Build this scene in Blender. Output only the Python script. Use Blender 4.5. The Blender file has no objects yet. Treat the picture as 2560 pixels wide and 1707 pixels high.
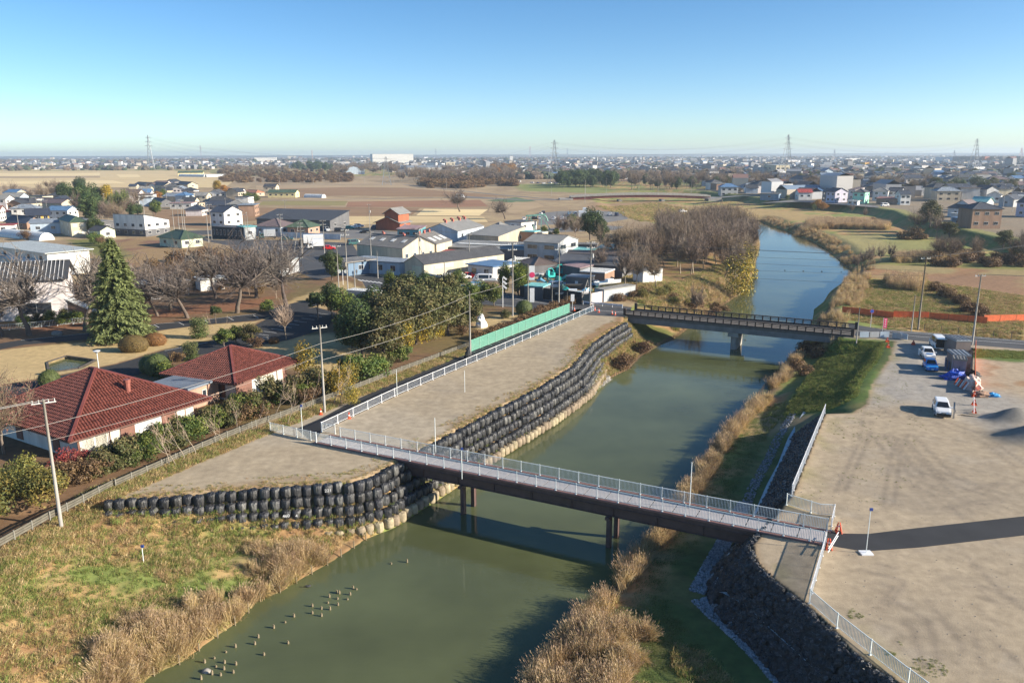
import bpy, math, random
import numpy as np
from mathutils import Vector, Matrix
R = math.radians
random.seed(7); rng = np.random.default_rng(7)
S = bpy.context.scene
COL = S.collection

# ------------------------------------------------------------------ camera
FPX, CX, CY, HC, HZ = 1991.0, 1280.0, 853.5, 30.0, 387.0
PITCH = math.atan((CY - HZ) / FPX); ROLL = R(-0.2)
cam = bpy.data.cameras.new('camera'); camo = bpy.data.objects.new('camera', cam); COL.objects.link(camo)
cam.sensor_width = 36.0; cam.lens = 36.0 * FPX / 2560.0; cam.clip_start = 0.5; cam.clip_end = 40000
camo.matrix_world = Matrix.Translation((0, 0, HC)) @ Matrix.Rotation(math.pi / 2 - PITCH, 4, 'X') @ Matrix.Rotation(ROLL, 4, 'Z')
S.camera = camo
_Rm = camo.matrix_world.to_3x3()

def G(px, py, h=0.0):
    """where the sight line through a photo pixel meets the level h"""
    d = _Rm @ Vector(((px - CX) / FPX, -(py - CY) / FPX, -1.0))
    t = (h - HC) / d.z
    return Vector((d.x * t, d.y * t, h))
def GP(pts, h=0.0): return [G(p[0], p[1], h) for p in pts]
def HT(px, py, qx, qy, h=0.0):
    """base point and height of an upright thing whose foot is at p and top at q"""
    b = G(px, py, h)
    d = _Rm @ Vector(((qx - CX) / FPX, -(qy - CY) / FPX, -1.0))
    t = b.y / d.y
    return b, HC + d.z * t - h

# ------------------------------------------------------------------ sun, sky, exposure
SUN_EL = R(21.0); SUN_DIR = Vector((0.975 * math.cos(SUN_EL), -0.222 * math.cos(SUN_EL), math.sin(SUN_EL)))
sl = bpy.data.lights.new('sun', 'SUN'); so = bpy.data.objects.new('sun', sl); COL.objects.link(so)
sl.energy = 5.0; sl.angle = R(0.5); sl.color = (1.0, 0.90, 0.75)
so.rotation_euler = SUN_DIR.to_track_quat('Z', 'Y').to_euler()
W = bpy.data.worlds.new('World'); S.world = W; W.use_nodes = True
nt = W.node_tree; bg = nt.nodes['Background']; sk = nt.nodes.new('ShaderNodeTexSky'); sk.sky_type = 'NISHITA'
sk.sun_disc = False; sk.sun_elevation = SUN_EL; sk.sun_rotation = math.atan2(SUN_DIR.x, SUN_DIR.y)
sk.altitude = 0; sk.air_density = 0.6; sk.dust_density = 0.45; sk.ozone_density = 0.9
wb = nt.nodes.new('ShaderNodeMix'); wb.data_type = 'RGBA'; wb.blend_type = 'MULTIPLY'; wb.inputs[0].default_value = 1; wb.inputs[7].default_value = (.90, .945, .95, 1)
nt.links.new(sk.outputs[0], wb.inputs[6]); hs = nt.nodes.new('ShaderNodeHueSaturation'); hs.inputs['Saturation'].default_value = 1.27; nt.links.new(wb.outputs[2], hs.inputs['Color']); nt.links.new(hs.outputs[0], bg.inputs[0]); bg.inputs[1].default_value = 0.1
vs = S.view_settings; vs.view_transform = 'Standard'; vs.look = 'None'; vs.exposure = 1.0; vs.gamma = 1; vs.use_curve_mapping = False
S.cycles.use_denoising = True
S.cycles.max_bounces = 6; S.cycles.diffuse_bounces = 2; S.cycles.glossy_bounces = 3; S.cycles.transparent_max_bounces = 8; S.cycles.volume_bounces = 0
S.cycles.caustics_reflective = False; S.cycles.caustics_refractive = False

# ------------------------------------------------------------------ materials
_m = {}
def M(name, rgb=(.5, .5, .5), rough=.8, var=.18, scale=1.0, bump=0., bscale=None, metal=0., vcol=None, rnd=0., spec=.5, hue=None, coords='Object', detail=4, stretch=None, trans=0.):
    """procedural material: base colour broken by two noises, optional colour attribute and per-object variation"""
    if name in _m: return _m[name]
    m = bpy.data.materials.new(name); m.use_nodes = True; _m[name] = m
    t = m.node_tree; N = t.nodes; L = t.links; b = N['Principled BSDF']
    b.inputs['Roughness'].default_value = rough; b.inputs['Metallic'].default_value = metal
    b.inputs['Specular IOR Level'].default_value = spec
    tc = N.new('ShaderNodeTexCoord'); mp = N.new('ShaderNodeMapping'); L.new(tc.outputs[coords], mp.inputs[0])
    if stretch: mp.inputs['Scale'].default_value = stretch
    if vcol:
        a = N.new('ShaderNodeAttribute'); a.attribute_name = vcol; src = a.outputs['Color']
    else:
        c = N.new('ShaderNodeRGB'); c.outputs[0].default_value = (*rgb, 1); src = c.outputs[0]
    if var > 0:
        n = N.new('ShaderNodeTexNoise'); n.inputs['Scale'].default_value = scale; n.inputs['Detail'].default_value = detail; n.inputs['Roughness'].default_value = .62
        L.new(mp.outputs[0], n.inputs['Vector'])
        mr = N.new('ShaderNodeMapRange'); mr.inputs[1].default_value = .3; mr.inputs[2].default_value = .7
        mr.inputs[3].default_value = 1 - var; mr.inputs[4].default_value = 1 + var; L.new(n.outputs[0], mr.inputs[0])
        mx = N.new('ShaderNodeMix'); mx.data_type = 'RGBA'; mx.blend_type = 'MULTIPLY'; mx.inputs[0].default_value = 1
        L.new(src, mx.inputs[6]); L.new(mr.outputs[0], mx.inputs[7]); src = mx.outputs[2]
        if hue:
            n2 = N.new('ShaderNodeTexNoise'); n2.inputs['Scale'].default_value = scale * .37; n2.inputs['Detail'].default_value = 3; L.new(mp.outputs[0], n2.inputs['Vector'])
            m2 = N.new('ShaderNodeMapRange'); m2.inputs[1].default_value = .45; m2.inputs[2].default_value = .68; L.new(n2.outputs[0], m2.inputs[0])
            mh = N.new('ShaderNodeMix'); mh.data_type = 'RGBA'; L.new(m2.outputs[0], mh.inputs[0]); L.new(src, mh.inputs[6]); mh.inputs[7].default_value = (*hue, 1); src = mh.outputs[2]
    if rnd > 0:
        oi = N.new('ShaderNodeObjectInfo'); hs = N.new('ShaderNodeHueSaturation')
        r1 = N.new('ShaderNodeMapRange'); r1.inputs[3].default_value = 1 - rnd; r1.inputs[4].default_value = 1 + rnd; L.new(oi.outputs['Random'], r1.inputs[0])
        r2 = N.new('ShaderNodeMapRange'); r2.inputs[3].default_value = .5 - rnd * .06; r2.inputs[4].default_value = .5 + rnd * .06; L.new(oi.outputs['Random'], r2.inputs[0])
        L.new(r1.outputs[0], hs.inputs['Value']); L.new(r2.outputs[0], hs.inputs['Hue']); L.new(src, hs.inputs['Color']); src = hs.outputs[0]
    L.new(src, b.inputs['Base Color'])
    if bump > 0:
        n3 = N.new('ShaderNodeTexNoise'); n3.inputs['Scale'].default_value = bscale or scale * 4; n3.inputs['Detail'].default_value = 5; L.new(mp.outputs[0], n3.inputs['Vector'])
        bp = N.new('ShaderNodeBump'); bp.inputs['Strength'].default_value = 1; bp.inputs['Distance'].default_value = bump
        L.new(n3.outputs[0], bp.inputs['Height']); L.new(bp.outputs[0], b.inputs['Normal'])
    if trans > 0:
        tr = N.new('ShaderNodeBsdfTranslucent'); L.new(src, tr.inputs[0]); ms = N.new('ShaderNodeMixShader'); ms.inputs[0].default_value = trans
        L.new(b.outputs[0], ms.inputs[1]); L.new(tr.outputs[0], ms.inputs[2]); L.new(ms.outputs[0], N['Material Output'].inputs[0])
    return m

# ------------------------------------------------------------------ objects
def tag(o, label=None, cat=None, group=None, kind=None):
    if label: o['label'] = label
    if cat: o['category'] = cat
    if group: o['group'] = group
    if kind: o['kind'] = kind
    return o
def link(name, me, parent=None, loc=None, rz=0.):
    o = bpy.data.objects.new(name, me); COL.objects.link(o)
    if parent: o.parent = parent
    if loc is not None: o.location = loc
    if rz: o.rotation_euler = (0, 0, rz)
    return o
def empty(name, label, cat, loc=(0, 0, 0), rz=0., group=None):
    o = link(name, None, None, loc, rz); o.empty_display_size = .3
    return tag(o, label, cat, group)
def kids(o): return [c for c in o.children]
_ch = {}
def copy_tree(o, loc=None, rz=None, s=None, label=None, group=None, parent=None):
    """a copy of a thing with copies of its parts and their sub-parts; meshes are shared"""
    c = o.copy(); COL.objects.link(c)
    if parent: c.parent = parent
    if loc is not None: c.location = loc
    if rz is not None: c.rotation_euler = (0, 0, rz)
    if s is not None: c.scale = (s, s, s) if not hasattr(s, '__len__') else s
    if label: c['label'] = label
    if group: c['group'] = group
    for k in CH.get(o.name, []):
        copy_tree(k, parent=c)
    if parent: CH.setdefault(parent.name, []).append(c)
    return c
CH = {}          # children of prototypes, kept by name (object.children is slow in a big scene)

class MB:
    """collects faces and links them as one mesh object"""
    def __init__(s): s.v = []; s.f = []; s.m = []; s.mats = []; s.mi = 0
    def mat(s, m):
        if m not in s.mats: s.mats.append(m)
        s.mi = s.mats.index(m); return s
    def face(s, pts):
        n = len(s.v); s.v.extend([tuple(p) for p in pts]); s.f.append(tuple(range(n, n + len(pts)))); s.m.append(s.mi)
    def prism(s, pts, z0, z1, top=True, bot=True):
        n = len(s.v); k = len(pts)
        a = 0.
        for i in range(k): a += pts[i][0] * pts[(i + 1) % k][1] - pts[(i + 1) % k][0] * pts[i][1]
        if a < 0: pts = list(reversed(pts))
        s.v += [(p[0], p[1], z0) for p in pts] + [(p[0], p[1], z1) for p in pts]
        for i in range(k):
            j = (i + 1) % k; s.f.append((n + i, n + j, n + k + j, n + k + i)); s.m.append(s.mi)
        if top: s.f.append(tuple(range(n + k, n + 2 * k))); s.m.append(s.mi)
        if bot: s.f.append(tuple(range(n + k - 1, n - 1, -1))); s.m.append(s.mi)
        return s
    def box(s, c, d, rz=0.):
        """centre c, size d, turned by rz"""
        cs, sn = math.cos(rz), math.sin(rz); hx, hy, hz = d[0] / 2, d[1] / 2, d[2] / 2
        P = [(c[0] + x * cs - y * sn, c[1] + x * sn + y * cs) for x, y in ((-hx, -hy), (hx, -hy), (hx, hy), (-hx, hy))]
        return s.prism(P, c[2] - hz, c[2] + hz)
    def bar(s, a, b, w, h=None, up=Vector((0, 0, 1))):
        """square bar from a to b"""
        a = Vector(a); b = Vector(b); h = h or w; d = (b - a)
        if d.length < 1e-6: return s
        d.normalize()
        x = d.cross(up)
        if x.length < 1e-3: x = Vector((1, 0, 0))
        x.normalize(); y = x.cross(d); n = len(s.v)
        for p in (a, b):
            for q in ((-1, -1), (1, -1), (1, 1), (-1, 1)): s.v.append(tuple(p + x * q[0] * w / 2 + y * q[1] * h / 2))
        for f in ((0, 1, 5, 4), (1, 2, 6, 5), (2, 3, 7, 6), (3, 0, 4, 7), (3, 2, 1, 0), (4, 5, 6, 7)): s.f.append(tuple(n + i for i in f)); s.m.append(s.mi)
        return s
    def tube(s, pts, r, n=6, cap=True):
        """round tube through pts; r a number or one per point"""
        k0 = len(s.v); m = len(pts); pts = [Vector(p) for p in pts]
        rr = r if hasattr(r, '__len__') else [r] * m
        for i, p in enumerate(pts):
            d = (pts[min(i + 1, m - 1)] - pts[max(i - 1, 0)])
            if d.length < 1e-9: d = Vector((0, 0, 1))
            d.normalize(); x = d.cross(Vector((0, 0, 1)))
            if x.length < .05: x = d.cross(Vector((0, 1, 0)))
            x.normalize(); y = x.cross(d)
            for j in range(n):
                a = 2 * math.pi * j / n; s.v.append(tuple(p + (x * math.cos(a) + y * math.sin(a)) * rr[i]))
        for i in range(m - 1):
            for j in range(n):
                q = (j + 1) % n; s.f.append((k0 + i * n + j, k0 + i * n + q, k0 + (i + 1) * n + q, k0 + (i + 1) * n + j)); s.m.append(s.mi)
        if cap and n > 2:
            s.f.append(tuple(k0 + j for j in range(n))); s.m.append(s.mi)
            s.f.append(tuple(k0 + (m - 1) * n + j for j in reversed(range(n)))); s.m.append(s.mi)
        return s
    def grid(s, P):
        """surface through rows of points"""
        k0 = len(s.v); a = len(P); b = len(P[0])
        for r in P:
            for p in r: s.v.append(tuple(p))
        for i in range(a - 1):
            for j in range(b - 1):
                s.f.append((k0 + i * b + j, k0 + i * b + j + 1, k0 + (i + 1) * b + j + 1, k0 + (i + 1) * b + j)); s.m.append(s.mi)
        return s
    def sphere(s, c, r, n=8, k=5, squash=1.):
        rx, ry, rz = (r, r, r * squash) if not hasattr(r, '__len__') else r
        P = [[(c[0] + rx * math.sin(math.pi * i / k) * math.cos(2 * math.pi * j / n), c[1] + ry * math.sin(math.pi * i / k) * math.sin(2 * math.pi * j / n), c[2] - rz * math.cos(math.pi * i / k)) for j in range(n + 1)] for i in range(k + 1)]
        return s.grid(P)
    def mesh(s, name, smooth=False, mats=None):
        me = bpy.data.meshes.new(name); me.from_pydata(s.v, [], s.f)
        for m in (mats or s.mats): me.materials.append(m)
        if len(s.mats) > 1 and mats is None: me.polygons.foreach_set('material_index', s.m)
        if smooth: me.polygons.foreach_set('use_smooth', [True] * len(s.f))
        me.update(); return me
    def build(s, name, mat=None, parent=None, smooth=False, loc=None, rz=0.):
        o = link(name, s.mesh(name, smooth, [mat] if mat else None), parent, loc, rz)
        if parent: CH.setdefault(parent.name, []).append(o)
        return o

def npmesh(name, V, F, mat, cols=None, smooth=False, cname='tint'):
    """V (n,3), F (m,k) arrays; cols per vertex"""
    me = bpy.data.meshes.new(name); V = np.asarray(V, dtype=np.float32); F = np.asarray(F, dtype=np.int32); k = F.shape[1]
    me.vertices.add(len(V)); me.vertices.foreach_set('co', V.ravel())
    me.loops.add(F.size); me.loops.foreach_set('vertex_index', F.ravel())
    me.polygons.add(len(F)); me.polygons.foreach_set('loop_start', np.arange(0, F.size, k, dtype=np.int32))
    me.polygons.foreach_set('loop_total', np.full(len(F), k, dtype=np.int32))
    me.update(calc_edges=True)
    if cols is not None:
        a = me.color_attributes.new(cname, 'FLOAT_COLOR', 'POINT'); c = np.ones((len(V), 4), np.float32); c[:, :3] = cols; a.data.foreach_set('color', c.ravel())
    if smooth: me.polygons.foreach_set('use_smooth', np.ones(len(F), dtype=bool))
    else: me.shade_flat()
    if mat: me.materials.append(mat)
    return me

# ------------------------------------------------------------------ 2-D helpers
def sdist(X, Y, poly):
    """signed distance of points to a polygon, negative inside"""
    P = np.array([(p[0], p[1]) for p in poly], float); n = len(P)
    d = np.full(X.shape, 1e18); ins = np.zeros(X.shape, bool)
    for i in range(n):
        ax, ay = P[i]; bx, by = P[(i + 1) % n]; ex, ey = bx - ax, by - ay
        t = np.clip(((X - ax) * ex + (Y - ay) * ey) / (ex * ex + ey * ey + 1e-12), 0, 1)
        d = np.minimum(d, (X - ax - t * ex) ** 2 + (Y - ay - t * ey) ** 2)
        c = ((ay > Y) != (by > Y)); 
        with np.errstate(divide='ignore', invalid='ignore'):
            xi = (bx - ax) * (Y - ay) / (by - ay + 1e-30) + ax
        ins ^= c & (X < xi)
    d = np.sqrt(d); return np.where(ins, -d, d)
def ldist(X, Y, line):
    d = np.full(X.shape, 1e18)
    for i in range(len(line) - 1):
        ax, ay = line[i][0], line[i][1]; ex, ey = line[i + 1][0] - ax, line[i + 1][1] - ay
        t = np.clip(((X - ax) * ex + (Y - ay) * ey) / (ex * ex + ey * ey + 1e-12), 0, 1)
        d = np.minimum(d, (X - ax - t * ex) ** 2 + (Y - ay - t * ey) ** 2)
    return np.sqrt(d)
def sm(t): t = np.clip(t, 0, 1); return t * t * (3 - 2 * t)
_gt = rng.random((256, 256))
def vnoise(X, Y, s):
    x = X / s; y = Y / s; xi = np.floor(x).astype(int); yi = np.floor(y).astype(int); fx = sm(x - xi); fy = sm(y - yi)
    g = lambda a, b: _gt[a & 255, b & 255]
    return (g(xi, yi) * (1 - fx) + g(xi + 1, yi) * fx) * (1 - fy) + (g(xi, yi + 1) * (1 - fx) + g(xi + 1, yi + 1) * fx) * fy
def fbm(X, Y, s, o=4):
    r = 0; a = .5; 
    for k in range(o): r = r + a * vnoise(X + 37.1 * k, Y - 11.7 * k, s / 2 ** k); a *= .5
    return r / (1 - .5 ** o)
def along(pts, step):
    """points and directions every step along a polyline"""
    out = []; acc = 0.; pts = [Vector(p) for p in pts]
    for i in range(len(pts) - 1):
        a, b = pts[i], pts[i + 1]; L = (b - a).length
        if L < 1e-6: continue
        d = (b - a) / L; t = acc
        while t < L: out.append((a + d * t, d)); t += step
        acc = t - L
    return out
# ------------------------------------------------------------------ ground levels
WL = -4.5
waterL = [(250,1790),(382,1685),(453,1653),(524,1601),(595,1552),(640,1503),(705,1475),(763,1439),(821,1407),(886,1365),(931,1333),(996,1300),(1060,1262),(1148,1203),(1280,1112),(1372,1050),(1433,1010),(1479,980),(1525,945),(1571,922),(1601,890),(1647,864),(1684,848),(1724,817),(1770,783),(1816,757),(1868,722),(1886,667),(1899,612),(1888,571),(1840,552)]
waterR = [(1900,553),(1930,566),(1974,580),(2029,602),(2072,627),(2100,655),(2134,684),(2120,702),(2114,721),(2100,740),(2094,762),(2067,803),(2020,853),(1982,899),(1935,960),(1890,1015),(1830,1070),(1790,1122),(1740,1199),(1690,1262),(1640,1342),(1580,1407),(1530,1472),(1480,1517),(1440,1562),(1390,1630),(1330,1700),(1290,1790)]
RIV = [(-40, 20, 0)] + GP(waterL, WL) + GP(waterR, WL) + [(6, 20, 0)]
# plateaus: polygon, level, width of the slope outside, kind of profile
yardL = GP([(272,1250),(388,1242),(485,1236),(569,1227),(640,1222),(782,1212),(880,1206),(930,1192),(966,1172),(1030,1138),(1093,1104),(1136,1080),(1206,1043),(1280,1006),(1341,974),(1433,917),(1476,865),(1525,829),(1565,806),(1572,772)])
pA0 = yardL + GP([(1590,757),(1650,725),(1720,695),(1750,660),(1730,610),(1640,560),(1500,520)]) + [Vector((60, 640, 0)), Vector((60, 1200, 0)), Vector((-3000, 1200, 0)), Vector((-3000, 60, 0)), Vector((-60, 62, 0))]
pA1 = GP([(290,1190),(150,1295),(40,1400),(-100,1530),(-500,1900)], -.6) + [Vector((-200, 10, 0)), Vector((-200, 90, 0))]
fenceR = [(2062,1033),(2035,1098),(2010,1161),(1979,1240)]
yardR = GP(fenceR + [(1930,1300),(1880,1362),(1893,1407),(1925,1439),(2003,1501),(2074,1565),(2132,1630),(2250,1708),(2420,1860),(2600,2100)]) + [Vector((200, 20, 0)), Vector((300, 140, 0))] + GP([(2700,875),(2560,850),(2391,835),(2211,822),(2105,808),(2105,845),(2235,852),(2222,900),(2185,945),(2172,985),(2165,1010),(2130,1032)])
pC = [G(2125, 808, 0), G(2105, 790, -1), G(2110, 770, -1), G(2105,740,-1.0), G(2128,722,-1.0), G(2140,700,-1.0), G(2165, 690, -1), G(2200, 660,-1), G(2300,655,-1), G(2900, 660,-1), Vector((300, 140, 0))]
crest = [(1760,478),(1850,488),(1920,497),(2070,506),(2116,511),(2180,518),(2233,525),(2263,538),(2328,557),(2383,568),(2478,590),(2560,601),(2700,640)]
pD = GP(crest, 2.) + [Vector((900, 170, 0)), Vector((900, 660, 0)), Vector((120, 660, 0))]
pE = [Vector((-4000, 640, 0)), Vector((60, 640, 0)), Vector((900, 700, 0)), Vector((900, 100, 0)), Vector((16000, 100, 0)), Vector((16000, 16000, 0)), Vector((-9000, 16000, 0))]
PLATS = [(pA0, 0., 7., 1), (pA1, -.8, 20., 0), (yardR, 0., 3.2, 1), (pC, -1., 9., 1), (pD, 2., 6.6, 1), (pE, 0., 30., 1), (GP([(2165,1005),(2180,950),(2222,900),(2235,856),(2300,860),(2300,1010)]), 0., 12., 0)]

def terrain(X, Y, noise=True):
    d = sdist(X, Y, RIV)
    h = np.where(d > 0, -4.42 + .75 * (1 - np.exp(-np.maximum(d, 0) / 1.8)) + .25 * sm(d / 40), -4.5 - np.minimum(1.6, -d * .45))
    up = sm((Y - 165) / 60.)                                      # upstream flood plain lies higher
    h = h + np.where(d > 0, up * 1.9 * sm(d / 9), 0)
    wild = np.ones_like(h); dist = {}
    for i, (poly, z, w, k) in enumerate(PLATS):
        e = sdist(X, Y, poly); dist[i] = e
        t = np.clip(1 - e / w, 0, 1); p = sm(t) if k else t
        if i == 2: p = np.clip(1 - e / 3.2, 0, 1)
        if i == 0: p = np.interp(e, [-.5, -.1, 3.0], [1, .74, 0])
        if i == 4: p = t
        if i == 1: p = t ** 1.35
        if i in (1, 6): p = p * np.clip(d / 2.5, 0, 1)
        if i == 0:                                                # steep only where the bags stand, a natural bank elsewhere
            far = sm((Y - 150) / 8.); p = p * (1 - far) + far * sm(np.clip(1 - e / 11., 0, 1))
        hh = h + (z - h) * p
        h = np.maximum(h, np.where(e < w * 1.6, hh, h)); wild = np.where(e < 0, 0. if i in (0, 2, 4, 5) else .5, wild)
    if noise:
        h = h + wild * ((fbm(X, Y, 5., 4) - .5) * .45 * np.clip(d / 3, 0, 1)) 
    # the garden ground, level with the yard
    dp = sdist(X, Y, GP(POND)); h = np.where(dp < 0, h - np.minimum(.7, -dp * 4), h)
    # heaps of soil
    for (c, r, q) in HEAPS:
        u = np.sqrt(((X - c[0]) / r[0]) ** 2 + ((Y - c[1]) / r[1]) ** 2); h = h + q * np.exp(-u * u * 2) * (1 + .25 * (fbm(X, Y, 1.5, 3) - .5))
    return h, d, dist
POND = [(118,905),(165,890),(238,900),(195,921),(122,931)]
HEAPS = [(G(2535,1050), (3.4, 2.2), 1.5), (G(2610,1100), (5, 3.4), 2.), (G(2440,1030), (2.2, 1.1), .35)]

rows = [26.]
while rows[-1] < 16000:
    y = rows[-1]; rows.append(y * (1.0042 if y < 170 else 1.007 if y < 700 else 1.03))
rows = np.array(rows)
ucol = np.linspace(-1, 1, 520); ucol = ucol * .82 * (1 + .35 * np.abs(ucol) ** 6)
gx = ucol[None, :] * (rows[:, None] + 12) ; gy = np.repeat(rows[:, None], len(ucol), 1)
GH, GD, GDI = terrain(gx, gy)

# ------------------------------------------------------------------ what covers the ground
def C(*a): return np.array(a, float)
def zmix(c, w, col): return c * (1 - w[..., None]) + w[..., None] * np.asarray(col)
n1 = fbm(gx, gy, 9., 5); n2 = fbm(gx + 300, gy, 3., 4); n3 = fbm(gx, gy + 900, 30., 4); n4 = fbm(gx + 50, gy + 50, 1.2, 3)
straw = C(.46, .30, .135); green = C(.20, .235, .065); brown = C(.20, .13, .075); mud = C(.13, .085, .05); gravel = C(.395, .32, .22)
soil = C(.31, .225, .135); lawn = C(.52, .385, .19)
def mask(poly, soft=1., jit=0., h=0.):
    e = sdist(gx, gy, GP(poly, h)); return np.clip(.5 - (e + jit * (n2 - .5) * 2) / soft, 0, 1)
col = np.broadcast_to(soil, gx.shape + (3,)).copy()
col = zmix(col, sm((n1 - .45) * 5), C(.38, .285, .165))
# bottom-left meadow and every river bank: straw broken by green
wildm = np.clip(1 - np.minimum(GDI[0], GDI[2]) * -1, 0, 1) * (GD > -1)
meadow = zmix(np.broadcast_to(straw, col.shape), sm((n1 * .5 + n2 * .5 - .41) * 6), green)
meadow = zmix(meadow, sm((.42 - n1) * 6) * .7, C(.31, .17, .085)); meadow = zmix(meadow, sm((n4 - .62) * 5) * .6, C(.33, .26, .13))
out = ((GDI[0] > 0) & (GDI[2] > 0)).astype(float)
col = zmix(col, out, meadow * 1.0)
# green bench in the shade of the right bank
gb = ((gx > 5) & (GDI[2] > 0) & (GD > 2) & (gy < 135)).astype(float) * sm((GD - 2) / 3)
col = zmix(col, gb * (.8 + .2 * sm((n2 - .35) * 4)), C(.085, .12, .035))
col = zmix(col, mask([(1990,1000),(2070,1040),(2010,1080),(1900,1050),(1890,1010)], 2, 2, -2.5) * .8, C(.33, .24, .14))
gbr = mask([(1990,960),(2060,860),(2130,838),(2240,850),(2190,940),(2160,1020),(2080,1030),(1960,1015)], 1.5, 1.5, -1.2)
col = zmix(col, gbr, zmix(np.broadcast_to(C(.10, .155, .035), col.shape), sm((n2 - .5) * 5) * .6, C(.17, .19, .05)))
bsl = ((GDI[2] > -.1) & (GDI[2] < 3.5) & (gx > 8) & (gy < 91) & (GDI[6] > 6)).astype(float); col = zmix(col, bsl * .95, C(.010, .010, .011))
hd = mask([(0,1340),(250,1210),(640,1060),(640,1020),(480,1050),(250,1140),(100,1190),(0,1230)], 1, 1); col = zmix(col, hd * .8, C(.11, .105, .04))
# yards
yl = np.clip(-GDI[0] / .7 + (n2 - .5) * 1.2, 0, 1) * mask([(230,1260),(640,1080),(1180,885),(1484,770),(1600,765),(1600,840),(1300,1100),(900,1260),(300,1300)], .5, .3)
gl = zmix(np.broadcast_to(gravel, col.shape), sm((n1 - .5) * 4) * .55, C(.30, .255, .20)); gl = zmix(gl, sm((n4 - .6) * 6) * .12, C(.45, .39, .30)); gl = zmix(gl, sm((n2 * .6 + n3 * .4 - .52) * 7) * .3, C(.29, .235, .165)); gl = zmix(gl, sm((.40 - n3) * 7) * .4, C(.47, .41, .32))
edge = np.clip(1 + GDI[0] / 2.2 + (n2 - .5) * 1.3, 0, 1)
col = zmix(col, yl, zmix(gl, edge * .85, C(.30, .19, .095)))
yr = np.clip(-GDI[2] / .6 + (n2 - .5), 0, 1) * ((gx > 8) & (gy < 150))
gr = zmix(np.broadcast_to(C(.385, .31, .215), col.shape), sm((n1 - .48) * 4) * .5, C(.27, .225, .17)); gr = zmix(gr, sm((n2 - .55) * 4) * .4, C(.44, .38, .30))
gr = zmix(gr, sm((n4 - .56) * 7) * .18, C(.22, .175, .12)); gr = zmix(gr, sm((n3 * .5 + n2 * .5 - .5) * 8) * .3, C(.27, .22, .16)); gr = zmix(gr, sm((.42 - n3) * 7) * .3, C(.45, .385, .29))
# wheel tracks across the right yard
trk = np.zeros_like(gx)
for L_ in ([(2200,1010),(2280,1100),(2380,1200),(2560,1260)], [(2190,1010),(2260,1110),(2330,1200),(2420,1290)], [(2180,960),(2160,1100),(2100,1230)], [(2360,1400),(2440,1540),(2560,1640)], [(2400,1395),(2500,1500),(2600,1570)], [(2300,1010),(2240,1130),(2220,1270)], [(2250,1020),(2450,1090),(2560,1170)], [(2200,1090),(2260,1190),(2400,1260),(2520,1250),(2560,1190)], [(2220,1080),(2300,1170),(2440,1220),(2540,1200)], [(2150,1470),(2300,1560),(2330,1660)], [(2130,1430),(2250,1460),(2200,1520)], [(2320,1470),(2420,1600),(2440,1700)], [(2210,1400),(2350,1440),(2560,1520)]):
    pl = GP(L_)
    for off in (-.85, .85):
        q = [(p[0] + off * .8, p[1] + off * .5) for p in pl]
        trk = np.maximum(trk, np.exp(-(ldist(gx, gy, q) / .26) ** 2) * sm((n2 - .3) * 4))
gr = zmix(gr, trk * .5, C(.19, .155, .12))
gg = mask([(2235,850),(2420,860),(2425,960),(2560,1000),(2560,1100),(2300,1010),(2170,1010),(2170,985),(2185,945)], 5, 2)
gr = zmix(gr, gg * .8, C(.33, .31, .28))
gr = zmix(gr, np.clip(1 + GDI[2] / 3., 0, 1) * sm((n2 - .45) * 5) * .6, C(.25, .22, .08))
gr = zmix(gr, mask([(2434,875),(2560,880),(2560,905),(2434,895)], 1, 1), C(.10, .15, .035))
gr = zmix(gr, mask([(2440,880),(2700,890),(2700,1000),(2450,960)], 3, 3) * sm((n2 - .45) * 5) * .75, C(.30, .17, .08))
col = zmix(col, yr, gr)
for c, r, q in HEAPS[:2]:
    u = ((gx - c[0]) / r[0]) ** 2 + ((gy - c[1]) / r[1]) ** 2; col = zmix(col, np.clip(1.4 - u, 0, 1), C(.20, .19, .17))
# strip of weeds between yard, path and garden fence
col = zmix(col, mask([(0,1345),(250,1215),(640,1075),(1165,868),(1172,882),(640,1095),(250,1260),(0,1400)], .8, .6), C(.29, .17, .08))
col = zmix(col, mask([(640,1092),(1172,885),(1175,882),(985,952),(800,1030),(700,1075),(650,1100)], .4, .3), C(.40, .33, .25))
# garden: dead winter lawn between the two drives, brown under the trees
garden = mask([(-800,1500),(0,1360),(640,1055),(1160,862),(1170,850),(1360,770),(1250,765),(1100,748),(930,760),(905,700),(860,690),(700,668),(300,680),(0,760),(-900,900)], 1)
col = zmix(col, garden, zmix(np.broadcast_to(C(.19, .115, .065), col.shape), sm((n1 - .5) * 5) * .7, C(.16, .13, .05)))
lw = mask([(-200,900),(90,865),(250,853),(430,822),(520,812),(640,803),(700,790),(790,770),(700,772),(600,832),(520,850),(410,872),(290,908),(153,936),(-100,980)], .6, .4)
lw = np.maximum(lw, mask([(560,880),(640,865),(760,840),(830,830),(930,860),(900,930),(800,950),(700,905),(600,890)], 2, 1.))
lw = np.maximum(lw, mask([(1180,805),(1330,770),(1340,785),(1200,830)], 1, 1.))
lw = np.maximum(lw, mask([(740,745),(860,700),(900,720),(830,775),(700,765)], 1, 1.) * .7)
col = zmix(col, lw * (.82 + .18 * n2), lawn * 1.0)
col = zmix(col, mask([(60,838),(250,815),(400,795),(640,770),(700,740),(430,770),(230,785),(60,825)], 2, 1.5), C(.24, .115, .06))
col = zmix(col, mask(POND, .5), C(.05, .055, .035))
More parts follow.
